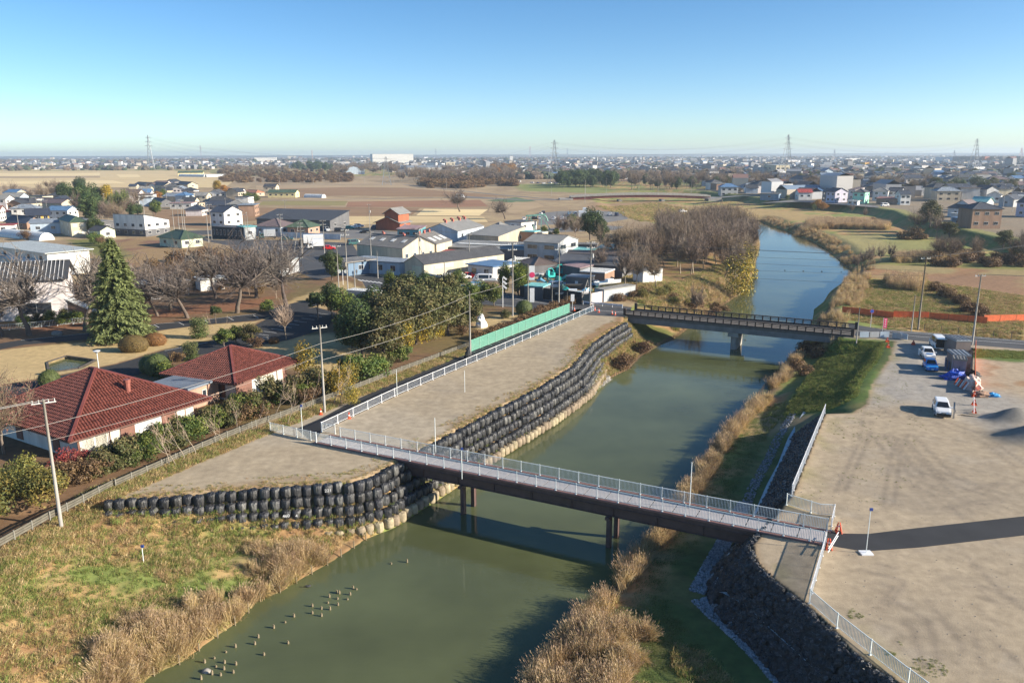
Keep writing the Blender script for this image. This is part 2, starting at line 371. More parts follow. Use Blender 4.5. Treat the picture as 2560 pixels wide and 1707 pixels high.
# vacant land left of the road
col = zmix(col, mask([(280,600),(410,590),(640,635),(700,640),(690,690),(420,690),(200,660),(180,620)], 4, 3), zmix(np.broadcast_to(C(.30, .20, .10), col.shape), sm((n1 - .5) * 4), C(.22, .12, .08)))
col = zmix(col, mask([(170,600),(260,597),(330,640),(280,660),(200,620)], 3, 2), C(.17, .17, .05))
# wooded left bank above the road bridge
col = zmix(col, mask([(1480,745),(1590,765),(1720,800),(1830,740),(1880,690),(1890,600),(1700,545),(1560,600),(1490,700)], 6, 4, -1), zmix(np.broadcast_to(C(.27, .165, .08), col.shape), sm((n2 - .5) * 5), C(.20, .175, .05)))
col = zmix(col, mask([(1590,800),(1700,808),(1700,850),(1600,835),(1560,812)], 1, 1, -2.), C(.16, .17, .05))
col = zmix(col, mask([(1425,910),(1480,860),(1560,820),(1610,835),(1640,870),(1560,925),(1500,950)], 1.5, 2, -2.6), C(.30, .19, .10))
# flood plain of the right bank: dry grass, scrub, mown green
fp = mask([(2130,800),(2130,720),(2140,690),(2150,660),(2300,640),(2560,640),(2900,700),(2900,860),(2560,850)], 3, 2, -1)
col = zmix(col, fp, zmix(np.broadcast_to(C(.31, .24, .11), col.shape), sm((n1 - .45) * 5), C(.30, .17, .085)))
col = zmix(col, mask([(2140,690),(2240,700),(2300,745),(2420,790),(2140,790),(2110,760)], 4, 3, -1) * sm((n2 - .38) * 5), C(.33, .28, .09))
col = zmix(col, mask([(2300,690),(2560,690),(2560,780),(2380,740)], 5, 4, -1), C(.27, .16, .09))
col = zmix(col, mask([(2060,640),(2200,665),(2560,680),(2560,668),(2200,650)], 3, 3, -1.5), C(.21, .20, .06))
col = zmix(col, mask([(1980,560),(2100,590),(2250,590),(2450,640),(2400,632),(2200,640),(2080,620)], 4, 3, -2), C(.32, .275, .115))
col = zmix(col, mask([(2200,600),(2330,600),(2420,630),(2250,628)], 4, 3, -2) * .7, C(.24, .24, .08))
col = zmix(col, mask([(1640,510),(1930,525),(2080,545),(2230,580),(2080,560),(1900,545),(1700,528)], 6, 5, -2), C(.38, .27, .12))
col = zmix(col, mask([(1480,510),(1640,500),(1780,530),(1880,560),(1800,555),(1600,545),(1450,560)], 6, 6, -1), C(.33, .215, .12))
e4 = GDI[4]; dyke = np.clip(1 - e4 / 8., 0, 1) * (e4 > -6) * (gy < 640) * (gx > 60)
col = zmix(col, dyke, zmix(np.broadcast_to(C(.13, .17, .05), col.shape), (e4 < -1) * .7, C(.33, .29, .12)))
col = zmix(col, (e4 < -6).astype(float), C(.25, .20, .14))
dL = mask([(1280,462),(1400,458),(1545,475),(1500,484),(1390,480),(1310,478)], 10, 6); col = zmix(col, dL, C(.22, .24, .08))
# water's edge is bare mud
col = zmix(col, np.clip(1 - np.abs(GD - .3) / .8, 0, 1) * (gy < 260), C(.17, .105, .055))
col *= (1 + .22 * (n4[..., None] - .5) + .25 * (n3[..., None] - .5))
ny, nx = gx.shape; idx = np.arange(ny * nx).reshape(ny, nx)
F = np.stack([idx[:-1, :-1], idx[:-1, 1:], idx[1:, 1:], idx[1:, :-1]], -1).reshape(-1, 4)
gm = M('ground_cover', vcol='tint', rough=.95, var=.2, scale=1.1, bump=.02, bscale=9, spec=.2, detail=9)
gme = npmesh('ground', np.stack([gx, gy, GH], -1).reshape(-1, 3), F, gm, col.reshape(-1, 3), smooth=True)
tag(link('ground', gme), kind='structure')

def TZ(x, y):
    return float(terrain(np.array([x], float), np.array([y], float), False)[0][0])
def TZv(X, Y): return terrain(np.asarray(X, float), np.asarray(Y, float), True)[0]

# water of the river and of the garden pond
wm = M('river_water', (.096, .11, .05), rough=.03, var=.35, scale=.045, spec=.5); wm.use_nodes = True
t = wm.node_tree; b = t.nodes['Principled BSDF']; b.inputs['IOR'].default_value = 1.333
tc = t.nodes.new('ShaderNodeTexCoord'); mp = t.nodes.new('ShaderNodeMapping'); mp.inputs['Scale'].default_value = (.35, 1.6, 1); mp.inputs['Rotation'].default_value = (0, 0, R(-15))
nn = t.nodes.new('ShaderNodeTexNoise'); nn.inputs['Scale'].default_value = 1.4; nn.inputs['Detail'].default_value = 4
bp = t.nodes.new('ShaderNodeBump'); bp.inputs['Distance'].default_value = .01; bp.inputs['Strength'].default_value = 1
t.links.new(tc.outputs['Object'], mp.inputs[0]); t.links.new(mp.outputs[0], nn.inputs['Vector']); t.links.new(nn.outputs[0], bp.inputs['Height']); t.links.new(bp.outputs[0], b.inputs['Normal'])
mb = MB(); mb.face([(-70, 18, WL), (60, 18, WL), (260, 620, WL), (40, 620, WL), (20, 300, WL), (-20, 150, WL)])
tag(mb.build('river_water', wm), kind='structure')
mb = MB(); mb.face([p + Vector((0, 0, -.35)) for p in GP([(100,905),(165,880),(258,898),(195,931),(105,941)])]); tag(mb.build('pond_water', wm), kind='structure')

# ------------------------------------------------------------------ roads, drives and field plots: thin sheets on the level ground
asph = M('asphalt', (.075, .077, .082), rough=.9, var=.2, scale=.25, bump=.004, bscale=30, spec=.3, detail=8)
asphn = M('fresh_asphalt', (.034, .035, .038), rough=.85, var=.16, scale=.4, bump=.004, bscale=30, spec=.35, detail=8)
asphp = M('pale_asphalt', (.19, .185, .18), rough=.9, var=.15, scale=.2, spec=.2, detail=8)
white = M('road_paint', (.7, .7, .68), rough=.7, var=.15, scale=3)
def sheet(name, pts, mat, z=.012, h=0., holes=None):
    P = GP(pts, h); mb = MB(); mb.face([(p.x, p.y, p.z + z) for p in P])
    if (P[1] - P[0]).cross(P[2] - P[1]).z < 0: pass
    return tag(mb.build(name, mat), kind='structure')
def strip(name, pts, w, mat, z=.02, h=0.):
    P = [Vector((p[0], p[1], 0)) if isinstance(p, Vector) else G(p[0], p[1], h) for p in pts]; mb = MB(); Lr = []; Rr = []
    for i, p in enumerate(P):
        d = (P[min(i + 1, len(P) - 1)] - P[max(i - 1, 0)]); d.z = 0; d.normalize(); n = Vector((-d.y, d.x, 0)) * w / 2
        Lr.append((p.x + n.x, p.y + n.y, h + z)); Rr.append((p.x - n.x, p.y - n.y, h + z))
    mb.grid([Rr, Lr]); return tag(mb.build(name, mat), kind='structure')
sheet('road', [(860,655),(905,668),(960,695),(1060,703),(1160,712),(1320,742),(1480,757),(1580,768),(1568,793),(1440,786),(1340,773),(1230,764),(1100,748),(1010,775),(930,748),(905,702),(860,685)], asph)
sheet('road_right', [(2121,809),(2211,824),(2391,837),(2560,851),(2760,867),(2760,900),(2560,873),(2439,863),(2357,858),(2223,845),(2126,839)], asph)
sheet('asphalt_lot', [(560,600),(640,599),(760,602),(880,608),(900,640),(860,655),(860,685),(790,700),(700,660),(600,640)], asph)
sheet('street', [(424,586),(530,600),(640,606),(640,622),(560,612),(500,600),(405,592)], asph, .016)
sheet('street_upper', [(470,577),(560,575),(640,580),(640,590),(530,586),(470,590)], asph, .016)
sheet('lane', [(640,580),(880,596),(1010,602),(1010,594),(900,588),(830,580),(800,573),(760,580)], asphp)
sheet('parking_apron', [(828,575),(860,568),(1000,580),(1000,590),(900,588),(830,584)], asphp, .02)
sheet('garden_drive', [(-300,905),(52,850),(254,829),(386,810),(474,803),(640,784),(735,757),(800,748),(830,752),(780,768),(640,801),(520,811),(428,822),(300,838),(214,849),(61,862),(-300,930)], asphn)
sheet('garden_drive_lower', [(-300,1020),(0,968),(153,939),(291,911),(413,875),(520,853),(600,835),(640,812),(700,780),(790,768),(840,782),(820,820),(720,850),(600,872),(533,880),(435,903),(337,940),(255,965),(162,985),(0,1010),(-300,1080)], asphn, .02)
sheet('footpath', [(741,1072),(807,1043),(885,1001),(992,953),(1160,885),(1283,838),(1426,779),(1450,770),(1484,777),(1184,906),(1000,985),(804,1078),(790,1100),(772,1098)], asphn)
sheet('footpath_right', [(2062,1327),(2100,1333),(2170,1334),(2270,1322),(2560,1290),(2900,1250),(2900,1300),(2560,1338),(2300,1368),(2160,1378),(2100,1368),(2062,1360)], asphn)
sheet('car_park', [(1345,563),(1350,533),(1400,528),(1480,527),(1560,530),(1570,548),(1520,556),(1440,560)], asphp)
sheet('lane_by_crane', [(1335,574),(1480,563),(1560,566),(1540,575),(1340,583)], asphp)
sheet('lot_right_of_river', [(1900,508),(2000,505),(2100,512),(2200,520),(2190,514),(2000,498)], asphp, .02, 2.)
strip('road_marking', [(1120,716),(1300,749),(1440,771),(1568,782)], .15, white, .03)
strip('road_marking', [(1060,706),(1300,744),(1478,760)], .15, white, .03)
strip('road_marking', [(1240,762),(1340,770),(1440,783)], .15, white, .03)
strip('road_marking', [(2135,826),(2300,842),(2560,860)], .13, white, .03)
strip('road_marking', [(2211,827),(2391,840),(2560,854)], .13, white, .03)
for i in range(6): strip('crosswalk_stripe', [(895 + i * 10, 699 + i * 1.2), (905 + i * 10, 703 + i * 1.2)], .4, white, .03)
strip('road_marking', [(925,715),(975,745),(1010,742)], .3, white, .03)
for q in ([(52,851),(254,830),(386,812)], [(390,810),(474,804),(640,785)], [(412,877),(520,856)], [(533,878),(600,868),(640,860)]): strip('road_marking', q, .12, white, .04)
for k in range(9): strip('parking_line', [(640 + k * 19, 835 - k * 6.5), (672 + k * 19, 839 - k * 6.5)], .12, white, .04)
for k in range(5): strip('parking_line', [(385 + k * 62, 812 - k * 6), (398 + k * 62, 819 - k * 6)], .12, white, .04)

# rice paddies and ploughed plots
def fmat(n, c): return M(n, c, rough=.95, var=.16, scale=.06, bump=.1, bscale=.8, spec=.15, stretch=(.25, 1.2, 1), detail=8)
FM = [fmat('stubble', (.60, .46, .25)), fmat('ploughed_soil', (.28, .18, .105)), fmat('pale_stubble', (.74, .58, .32)), fmat('dry_paddy', (.40, .295, .18)), fmat('olive_plot', (.27, .23, .10)), fmat('green_plot', (.11, .17, .09)), fmat('red_soil', (.30, .165, .10))]
PZ = [.03]
def plot(pts, k, z=0): PZ[0] += .006; return sheet('field_plot', pts, FM[k], PZ[0])
plot([(640,480),(760,463),(900,462),(1010,462),(1160,482),(1280,492),(1150,492),(1010,492),(860,489),(760,494)], 1)
plot([(640,463),(760,462),(905,452),(960,457),(1100,465),(1240,480),(1160,482),(1010,470),(880,468),(700,472),(640,476)], 3)
plot([(815,494),(960,498),(1140,496),(1290,501),(1240,505),(1130,516),(940,519),(820,517),(855,504),(700,500),(760,495)], 3)
plot([(870,505),(1200,500),(1220,516),(1120,519),(865,518)], 6, .05)
plot([(640,520),(865,519),(1050,521),(1030,538),(900,541),(850,541),(640,532)], 1)
plot([(660,503),(870,503),(862,514),(640,513)], 4, .04)
plot([(1060,523),(1220,524),(1198,540),(1040,539)], 2, .06)
plot([(850,541),(1030,541),(1210,543),(1220,556),(1000,558),(880,563),(850,556)], 0)
plot([(380,527),(420,524),(530,531),(528,560),(520,572),(425,566),(385,545)], 1)
plot([(600,528),(640,525),(660,535),(640,552),(600,556)], 1)
plot([(1213,502),(1290,494),(1340,503),(1285,507)], 5)
plot([(1290,505),(1340,506),(1360,516),(1285,535),(1220,530),(1225,516)], 3)
plot([(-300,415),(300,413),(560,414),(640,412),(520,420),(300,425),(-300,428)], 2)
for k, (y0, y1, c) in enumerate(((428,434,0),(434,441,2),(441,446,3),(446,453,0),(453,460,2),(460,470,0))):
    plot([(-300,y0),(60,y0),(250,y0-1),(430,y0-1),(430,y1-1),(250,y1),(60,y1+1),(-300,y1+2)], c, .03 + .01 * (k % 2))
plot([(250,430),(430,427),(520,432),(600,445),(560,470),(420,470),(330,462),(250,445)], 0, .06)
plot([(290,437),(345,437),(352,443),(300,444)], 2, .08)
plot([(-300,470),(60,466),(110,480),(0,500),(-300,520)], 3, .05)
plot([(1480,446),(1560,444),(1620,450),(1540,455)], 1)
plot([(1880,430),(2000,428),(2260,432),(2560,432),(2560,436),(2200,438),(1960,436)], 2, .06)
plot([(2300,432),(2480,434),(2470,442),(2300,441)], 0, .08)
# ------------------------------------------------------------------ plants: prototypes
bark = M('bark', (.13, .10, .08), rough=.9, var=.3, scale=2.5, rnd=.2)
barkp = M('pale_bark', (.30, .24, .18), rough=.9, var=.25, scale=2.5, rnd=.2)
twigm = M('twigs', (.135, .11, .095), rough=.9, var=.2, scale=1, rnd=.25)
twigr = M('reddish_twigs', (.17, .122, .082), rough=.9, var=.2, scale=1, rnd=.2)
leafm = M('foliage', vcol='tint', rough=.6, var=.35, scale=1.2, spec=.3, rnd=.15, trans=.18)
drym = M('dry_grass', vcol='tint', rough=.8, var=.25, scale=.6, spec=.2, rnd=.22, trans=.25)

def branches(seed, H, spread, levels=4, trunk=.22, fork=.25, nl=4, up=.55, r0=.16, tw=.014, dens=1.):
    """bare tree as segments [(a, b, ra, rb, level)]"""
    r = random.Random(seed); out = []
    def grow(p, d, L, rad, lv):
        n = 3 if lv < 2 else 2; q = p; pts = [p]
        for i in range(n):
            d = (d + Vector((r.gauss(0, .13), r.gauss(0, .13), r.gauss(.05, .08) * (1 if lv else .3)))).normalized()
            q2 = q + d * L / n; ra = rad * (1 - .45 * i / n); rb = rad * (1 - .45 * (i + 1) / n)
            out.append((q, q2, ra, rb, lv)); q = q2; pts.append(q)
        if lv >= levels: return
        k = nl if lv == 0 else (r.randint(4, 6) if lv < levels - 1 else r.randint(6, 9))
        k = max(2, int(k * dens))
        for i in range(k):
            t = 1. if lv == 0 else (.3 + .7 * (i + 1) / k)
            b = pts[0].lerp(pts[-1], t) if lv == 0 else pts[min(n, int(t * n))].lerp(pts[max(0, min(n, int(t * n)) - 1)], 1 - (t * n - int(t * n)) if t < 1 else 0)
            a = 2 * math.pi * (i / k + r.random() * .25) ; s = spread * (.6 + .6 * r.random())
            x = d.cross(Vector((0, .2, 1))); x = x.normalized() if x.length > .1 else Vector((1, 0, 0)); y = d.cross(x)
            nd = (d * (1 - s * .35) + (x * math.cos(a) + y * math.sin(a)) * s + Vector((0, 0, up * .35))).normalized()
            grow(b, nd, L * (.62 + .25 * r.random()) * (1.35 if lv == 0 else .95), rad * (.55 if lv else .5), lv + 1)
    grow(Vector((0, 0, -.2)), Vector((0, 0, 1)), H * fork, r0, 0)
    top = max(s[1].z for s in out); k = H / top
    return [(a * k, b * k, max(ra, tw), max(rb, tw), lv) for a, b, ra, rb, lv in out]

def bare_tree(name, seed, H, tm=None, bm=None, **kw):
    seg = branches(seed, H, **kw); tr = MB(); cr = MB()
    for a, b, ra, rb, lv in seg:
        (tr if lv < 2 else cr).tube([a, b], [ra, rb], 5 if lv < 2 else 3, cap=False)
    return [('trunk', tr.mesh('trunk', True, [bm or bark])), ('twigs', cr.mesh('twigs', False, [tm or twigm]))]

def leaves(n, blobs, size, cols, seed, flat=0., tw=.6):
    """n leaf quads over the skins of blobs [(centre, radii, shade index)]"""
    g = np.random.default_rng(seed); B = np.array([[*c, *rr] for c, rr, _ in blobs], float); ci = np.array([b[2] for b in blobs])
    w = B[:, 3] * B[:, 4] + B[:, 3] * B[:, 5]; w /= w.sum(); k = g.choice(len(B), n, p=w)
    u = g.normal(size=(n, 3)); u /= np.linalg.norm(u, axis=1, keepdims=True)
    P = B[k, :3] + u * B[k, 3:] * (g.random((n, 1)) ** .28)
    nrm = u + g.normal(size=(n, 3)) * tw; nrm[:, 2] += .35; nrm[:, 2] *= (1 + flat); nrm /= np.linalg.norm(nrm, axis=1, keepdims=True)
    a = np.cross(nrm, g.normal(size=(n, 3))); a /= np.linalg.norm(a, axis=1, keepdims=True); b = np.cross(nrm, a)
    s = size * (.6 + .8 * g.random((n, 1))); s2 = s * (.45 + .35 * g.random((n, 1)))
    V = np.stack([P - a * s, P - b * s2, P + a * s, P + b * s2], 1).reshape(-1, 3); F = np.arange(4 * n).reshape(n, 4)
    cc = np.asarray(cols, float)[(ci[k] + (g.random(n) < .25)) % len(cols)] * (.75 + .5 * g.random((n, 1)))
    return V, F, np.repeat(cc, 4, 0)
def crown_blobs(seed, c, r, k, rel=.36, nc=3, lo=-.75):
    g = random.Random(seed); out = []
    while len(out) < k:
        u = Vector((g.gauss(0, 1), g.gauss(0, 1), g.gauss(0, 1))).normalized() * (g.random() ** .35)
        if u.z < lo: continue
        q = rel * (.6 + .8 * g.random()); out.append(((c[0] + u.x * r[0] * .8, c[1] + u.y * r[1] * .8, c[2] + u.z * r[2] * .8), (r[0] * q, r[1] * q, r[2] * q * .85), g.randrange(nc)))
    return out
def leafy_tree(name, seed, H, rad, trunk_h, n, size, cols, k=34, rel=.36, tr=.16):
    ch = (H - trunk_h) / 2; bl = crown_blobs(seed, (0, 0, trunk_h + ch), (rad, rad, ch), k, rel, len(cols), -.9)
    V, F, c = leaves(n, bl, size, cols, seed); me = npmesh('crown', V, F, leafm, c)
    t = MB(); g = random.Random(seed)
    t.tube([(0, 0, -.3), (.05, .05, trunk_h), (0, 0, trunk_h + ch)], [tr * 1.2, tr, tr * .4], 6)
    for i in range(6):
        b = bl[g.randrange(len(bl))][0]; t.tube([(0, 0, trunk_h * (.7 + .5 * g.random())), b], [tr * .5, tr * .15], 4)
    return [('trunk', t.mesh('trunk', True, [bark])), ('crown', me)]
G1 = [(.045,.075,.022),(.06,.095,.03),(.085,.11,.035)]            # dark evergreen
G2 = [(.075,.085,.028),(.115,.115,.04),(.155,.13,.055)]                  # olive oak
G3 = [(.10,.14,.03),(.15,.17,.035),(.07,.11,.025)]                # mid green
YE = [(.42,.29,.03),(.50,.36,.05),(.30,.22,.03)]                  # ginkgo yellow
OR = [(.36,.17,.035),(.30,.13,.03),(.42,.23,.05)]
BRN = [(.17,.10,.05),(.13,.08,.045),(.21,.13,.06)]
YG = [(.17,.16,.04),(.26,.21,.05),(.11,.12,.035)]
RD = [(.30,.06,.05),(.22,.07,.05),(.34,.12,.08)]
PROTO = {}
def place(key, parts_fn, label, cat, name, loc, s=1., rz=None, group=None):
    """first call builds the kind, later calls copy it; all meshes shared"""
    if key not in PROTO:
        PROTO[key] = parts_fn()
    o = empty(name, label, cat, loc, random.uniform(0, 6.28) if rz is None else rz, group)
    o.scale = (s, s, s) if not hasattr(s, '__len__') else s
    for pn, me in PROTO[key]:
        c = link(pn, me, o); CH.setdefault(o.name, []).append(c)
    return o
def plant(key, px, py, s, label, cat='tree', name='tree', group=None, h=None, rz=None):
    p = px if isinstance(px, Vector) else G(px, py, 0 if h is None else h)
    z = TZ(p.x, p.y) if h is None or not isinstance(px, Vector) else p.z
    if h is None and not isinstance(px, Vector) and abs(z) > .3:
        for _ in range(3): p = G(px, py, z); z = TZ(p.x, p.y)
    return place(key, KINDS[key], label, cat, name, (p.x, p.y, z - .05), s, rz, group)
def cedar():
    g = np.random.default_rng(5); H = 17.; V = []; F = []; Cc = []; n = 0; br = MB(); rr = random.Random(5)
    br.tube([(0, 0, -.3), (0, 0, 8), (0, 0, 16.6)], [.38, .24, .03], 8)
    z = .7
    while z < 16.7:
        L0 = 4.9 * (1 - z / 17.2) ** .72 * (1 if z > 2 else .8 + .1 * z); nb = 13 if z < 12 else 9
        for i in range(nb):
            a = 2 * math.pi * (i + rr.random()) / nb; L = L0 * (.72 + .5 * rr.random()); d = np.array([math.cos(a), math.sin(a), 0])
            rise = .35; dr = .16 + .1 * rr.random()
            tip = lambda t: np.array([0, 0, z]) + d * L * t + np.array([0, 0, rise * t * L * .3 - dr * L * t * t])
            br.tube([tip(0), tip(.5), tip(1)], [.05, .03, .01], 3, cap=False)
            m = int(16 + 38 * L / 4.9); t = .25 + .8 * g.random(m) ** .7; sd = g.normal(size=m) * .16 * L * (1.15 - t * .8)
            x = np.array([-d[1], d[0], 0]); P = np.stack([tip(q) for q in t]) + x * sd[:, None] + np.stack([0 * t, 0 * t, g.normal(size=m) * .12 - np.abs(sd) * .12], 1)
            nr = np.array([0, 0, 1]) + g.normal(size=(m, 3)) * .45 + d * .3; nr /= np.linalg.norm(nr, axis=1, keepdims=True)
            aa = d + g.normal(size=(m, 3)) * .45; aa -= nr * (aa * nr).sum(1, keepdims=True); aa /= np.linalg.norm(aa, axis=1, keepdims=True); bb = np.cross(nr, aa)
            s = .17 * (.7 + .9 * g.random((m, 1))); V.append(np.stack([P - aa * s * 1.6, P - bb * s * .55, P + aa * s * 1.6 - [0, 0, .1], P + bb * s * .55], 1).reshape(-1, 3))
            F.append(np.arange(4 * m).reshape(m, 4) + n); n += 4 * m
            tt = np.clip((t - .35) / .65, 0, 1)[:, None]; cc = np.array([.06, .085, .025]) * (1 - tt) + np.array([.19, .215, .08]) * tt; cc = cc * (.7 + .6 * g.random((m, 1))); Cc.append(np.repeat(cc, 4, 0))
        z += .34 if z < 13 else .42
    return [('trunk', br.mesh('trunk', True, [bark])), ('crown', npmesh('crown', np.concatenate(V), np.concatenate(F), leafm, np.concatenate(Cc)))]
def bush(seed, r, n, size, cols, k=14, h=1.): return lambda: [('foliage', npmesh('foliage', *leaves(n, crown_blobs(seed, (0, 0, r * h * .7), (r, r, r * h * .8), k, .42, len(cols), -.8), size, cols, seed)[:2], leafm, leaves(n, crown_blobs(seed, (0, 0, r * h * .7), (r, r, r * h * .8), k, .42, len(cols), -.8), size, cols, seed)[2]))]
def topiary(rx, ry, rz, n, size, cols, seed):
    def f():
        V, F, c = leaves(n, [((0, 0, rz * .55), (rx, ry, rz * .75), 0)], size, cols, seed, tw=.35)
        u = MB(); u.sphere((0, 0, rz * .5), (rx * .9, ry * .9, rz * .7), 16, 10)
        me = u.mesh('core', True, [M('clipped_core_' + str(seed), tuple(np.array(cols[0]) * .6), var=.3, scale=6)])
        return [('foliage', npmesh('foliage', V, F, leafm, c)), ('core', me)]
    return f
def bamboo(seed):
    def f():
        g = random.Random(seed); bl = []; st = MB()
        for i in range(16):
            x, y = g.uniform(-2.5, 2.5), g.uniform(-2, 2); H = g.uniform(6, 9); st.tube([(x, y, 0), (x * 1.15, y * 1.15, H * .8)], [.05, .02], 4)
            for k in range(4): bl.append(((x * 1.15, y * 1.15, H * (.55 + .14 * k)), (.75 - .12 * k, .75 - .12 * k, 1.1), g.randrange(3)))
        V, F, c = leaves(3600, bl, .2, [(.14,.17,.05),(.20,.21,.07),(.10,.14,.045)], seed)
        return [('stems', st.mesh('stems', False, [M('bamboo_cane', (.25,.27,.10))])), ('crown', npmesh('crown', V, F, leafm, c))]
    return f
KINDS = {
 'cherry1': lambda: bare_tree('t', 11, 10, spread=.9, fork=.16, nl=5, up=.35, r0=.24, levels=4),
 'cherry2': lambda: bare_tree('t', 12, 10, spread=.95, fork=.15, nl=4, up=.3, r0=.26, levels=4),
 'cherry3': lambda: bare_tree('t', 13, 10, spread=.85, fork=.2, nl=5, up=.4, r0=.22, levels=4),
 'fan': lambda: bare_tree('t', 14, 8, tm=M('pale_twigs', (.34,.25,.19), rnd=.1), bm=barkp, spread=.55, fork=.13, nl=9, up=.7, r0=.15, levels=3, dens=1.2),
 'bare1': lambda: bare_tree('t', 21, 9, tm=M('grey_brown_twigs', (.20,.15,.115), rnd=.25), bm=barkp, spread=.6, fork=.25, nl=5, up=.8, r0=.13, levels=4, dens=1.),
 'bare2': lambda: bare_tree('t', 22, 9, tm=M('grey_brown_twigs'), bm=barkp, spread=.7, fork=.2, nl=5, up=.6, r0=.12, levels=4, dens=1.),
 'bare3': lambda: bare_tree('t', 23, 9, tm=twigr, bm=bark, spread=.8, fork=.2, nl=5, up=.5, r0=.13, levels=4, dens=1.),
 'sapling': lambda: bare_tree('t', 24, 5, tm=M('pale_twigs'), bm=barkp, spread=.5, fork=.35, nl=3, up=.6, r0=.06, levels=3, tw=.012, dens=.7),
 'redmaple': lambda: (lambda b: [b[0], b[1], ('crown', npmesh('crown', *(lambda q: (q[0], q[1], leafm, q[2]))(leaves(1500, crown_blobs(3, (0, 0, 5), (4.3, 4.3, 3.2), 22, .34), .07, [(.24,.11,.08),(.28,.14,.10),(.20,.10,.08)], 3))))])(bare_tree('t', 15, 8.5, tm=twigr, spread=.85, fork=.15, nl=5, up=.45, r0=.18, levels=4)),
 'cedar': cedar,
 'oak': lambda: leafy_tree('t', 31, 7.5, 3.6, 1.2, 6500, .17, G2, 46, .3),
 'oak2': lambda: leafy_tree('t', 36, 7.5, 3.8, 1., 6500, .17, G2, 52, .27),
 'ever': lambda: leafy_tree('t', 32, 8., 3.6, 1.2, 6000, .18, G1, 40, .32),
 'ever2': lambda: leafy_tree('t', 33, 8., 3.2, 1.2, 5500, .18, G1, 30, .36),
 'mid': lambda: leafy_tree('t', 34, 6., 2.8, .8, 4200, .15, G3, 30, .34),
 'small': lambda: leafy_tree('t', 37, 3.2, 1.5, .4, 2600, .1, G2, 24, .34, .07),
 'smallg': lambda: leafy_tree('t', 38, 3.2, 1.5, .4, 2600, .1, G3, 24, .34, .07),
 'cone': lambda: leafy_tree('t', 35, 8., 1.5, .3, 5200, .13, [(.045,.075,.02),(.10,.14,.02),(.18,.20,.02)], 40, .42),
 'ginkgo': lambda: leafy_tree('t', 41, 11, 3., 1.5, 3800, .2, YE, 34, .36),
 'orange': lambda: leafy_tree('t', 42, 7, 3.6, 1.2, 3600, .2, OR, 34, .36),
 'yellowbush': lambda: bush(51, 1.6, 2400, .09, YG, 20, 1.2)(),
 'yellowbush2': lambda: bush(58, 1.5, 1800, .08, YE + YG, 20, 1.6)(),
 'redbush': lambda: bush(52, 1.7, 2200, .08, RD, 20, .9)(),
 'bush': lambda: bush(53, 1.4, 2400, .09, G3, 18)(),
 'bushd': lambda: bush(54, 1.4, 2400, .09, G2, 18)(),
 'bushb': lambda: bush(55, 1.4, 1900, .08, BRN, 18)(),
 'scrub': lambda: bush(56, 2.2, 2000, .13, BRN, 20, .7)(),
 'squarebush': lambda: [('foliage', (lambda q: npmesh('foliage', q[0], q[1], leafm, q[2]))(leaves(3400, [((x, y, z), (.75, .75, .8), (i) % 3) for i, (x, y, z) in enumerate([(a, b, c) for a in (-.7, 0, .7) for b in (-.6, .6) for c in (.8, 1.9, 2.9)])], .1, [(.08,.12,.03),(.11,.13,.04),(.14,.15,.06)], 57)))],
 'topR': topiary(2.6, 1.8, 2.2, 3800, .07, [(.17,.115,.035),(.20,.11,.035),(.14,.11,.03)], 61),
 'topO': topiary(2.1, 1.6, 1.7, 3000, .07, [(.24,.115,.035),(.22,.12,.04),(.19,.10,.03)], 62),
 'topG': topiary(1.5, 1.4, 1.9, 2600, .07, [(.09,.12,.03),(.12,.15,.035),(.15,.16,.05)], 63),
 'bamboo': bamboo(71), 'pine': lambda: leafy_tree('t', 39, 4.2, 1.6, 1.8, 1500, .16, G1, 9, .42, .09),
}
BARE = ('bare1', 'bare2', 'bare3')
# ------------------------------------------------------------------ stuff: reeds, grass, stones by instancing on points
def blades(seed, n, h, spread, w, lean, cols, plume=None):
    g = np.random.default_rng(seed); a = g.random(n) * 6.283; r = spread * np.sqrt(g.random(n)); x = r * np.cos(a); y = r * np.sin(a)
    H = h * (.6 + .5 * g.random(n)); la = g.random(n) * 6.283; ln = lean * (.3 + g.random(n)); ww = w * (.6 + .8 * g.random(n)); V = []; F = []; Cc = []; k = 0
    for i in range(n):
        dx, dy = math.cos(la[i]) * ln[i], math.sin(la[i]) * ln[i]; px, py = -math.sin(la[i] + 1) * ww[i], math.cos(la[i] + 1) * ww[i]
        A = np.array([x[i], y[i], -.1]); B = A + [dx * .35, dy * .35, H[i] * .6]; T = A + [dx, dy, H[i] * (1 - .25 * ln[i] / max(h, .1))]; P = np.array([px, py, 0])
        V += [A - P, A + P, B + P * .8, B - P * .8, T + P * .12, T - P * .12]; F += [(k, k + 1, k + 2, k + 3), (k + 3, k + 2, k + 4, k + 5)]; k += 6
        c = np.array(cols[g.integers(len(cols))]) * (.75 + .5 * g.random()); Cc += [c, c, c, c, c * 1.1, c * 1.1]
        if plume and g.random() < plume[0]:
            Q = T + [dx * .1, dy * .1, .22]; pw = np.array([px, py, 0]) / max(ww[i], 1e-4) * .035; V += [T - pw, T + pw, Q + pw * .4, Q - pw * .4]; F += [(k, k + 1, k + 2, k + 3)]; k += 4; Cc += [np.array(plume[1])] * 4
    return npmesh('blades', np.array(V), np.array(F), drym, np.array(Cc))
def proto_col(name, meshes):
    c = bpy.data.collections.new(name)
    for i, me in enumerate(meshes):
        o = bpy.data.objects.new(name + '_kind', me); c.objects.link(o)
    return c
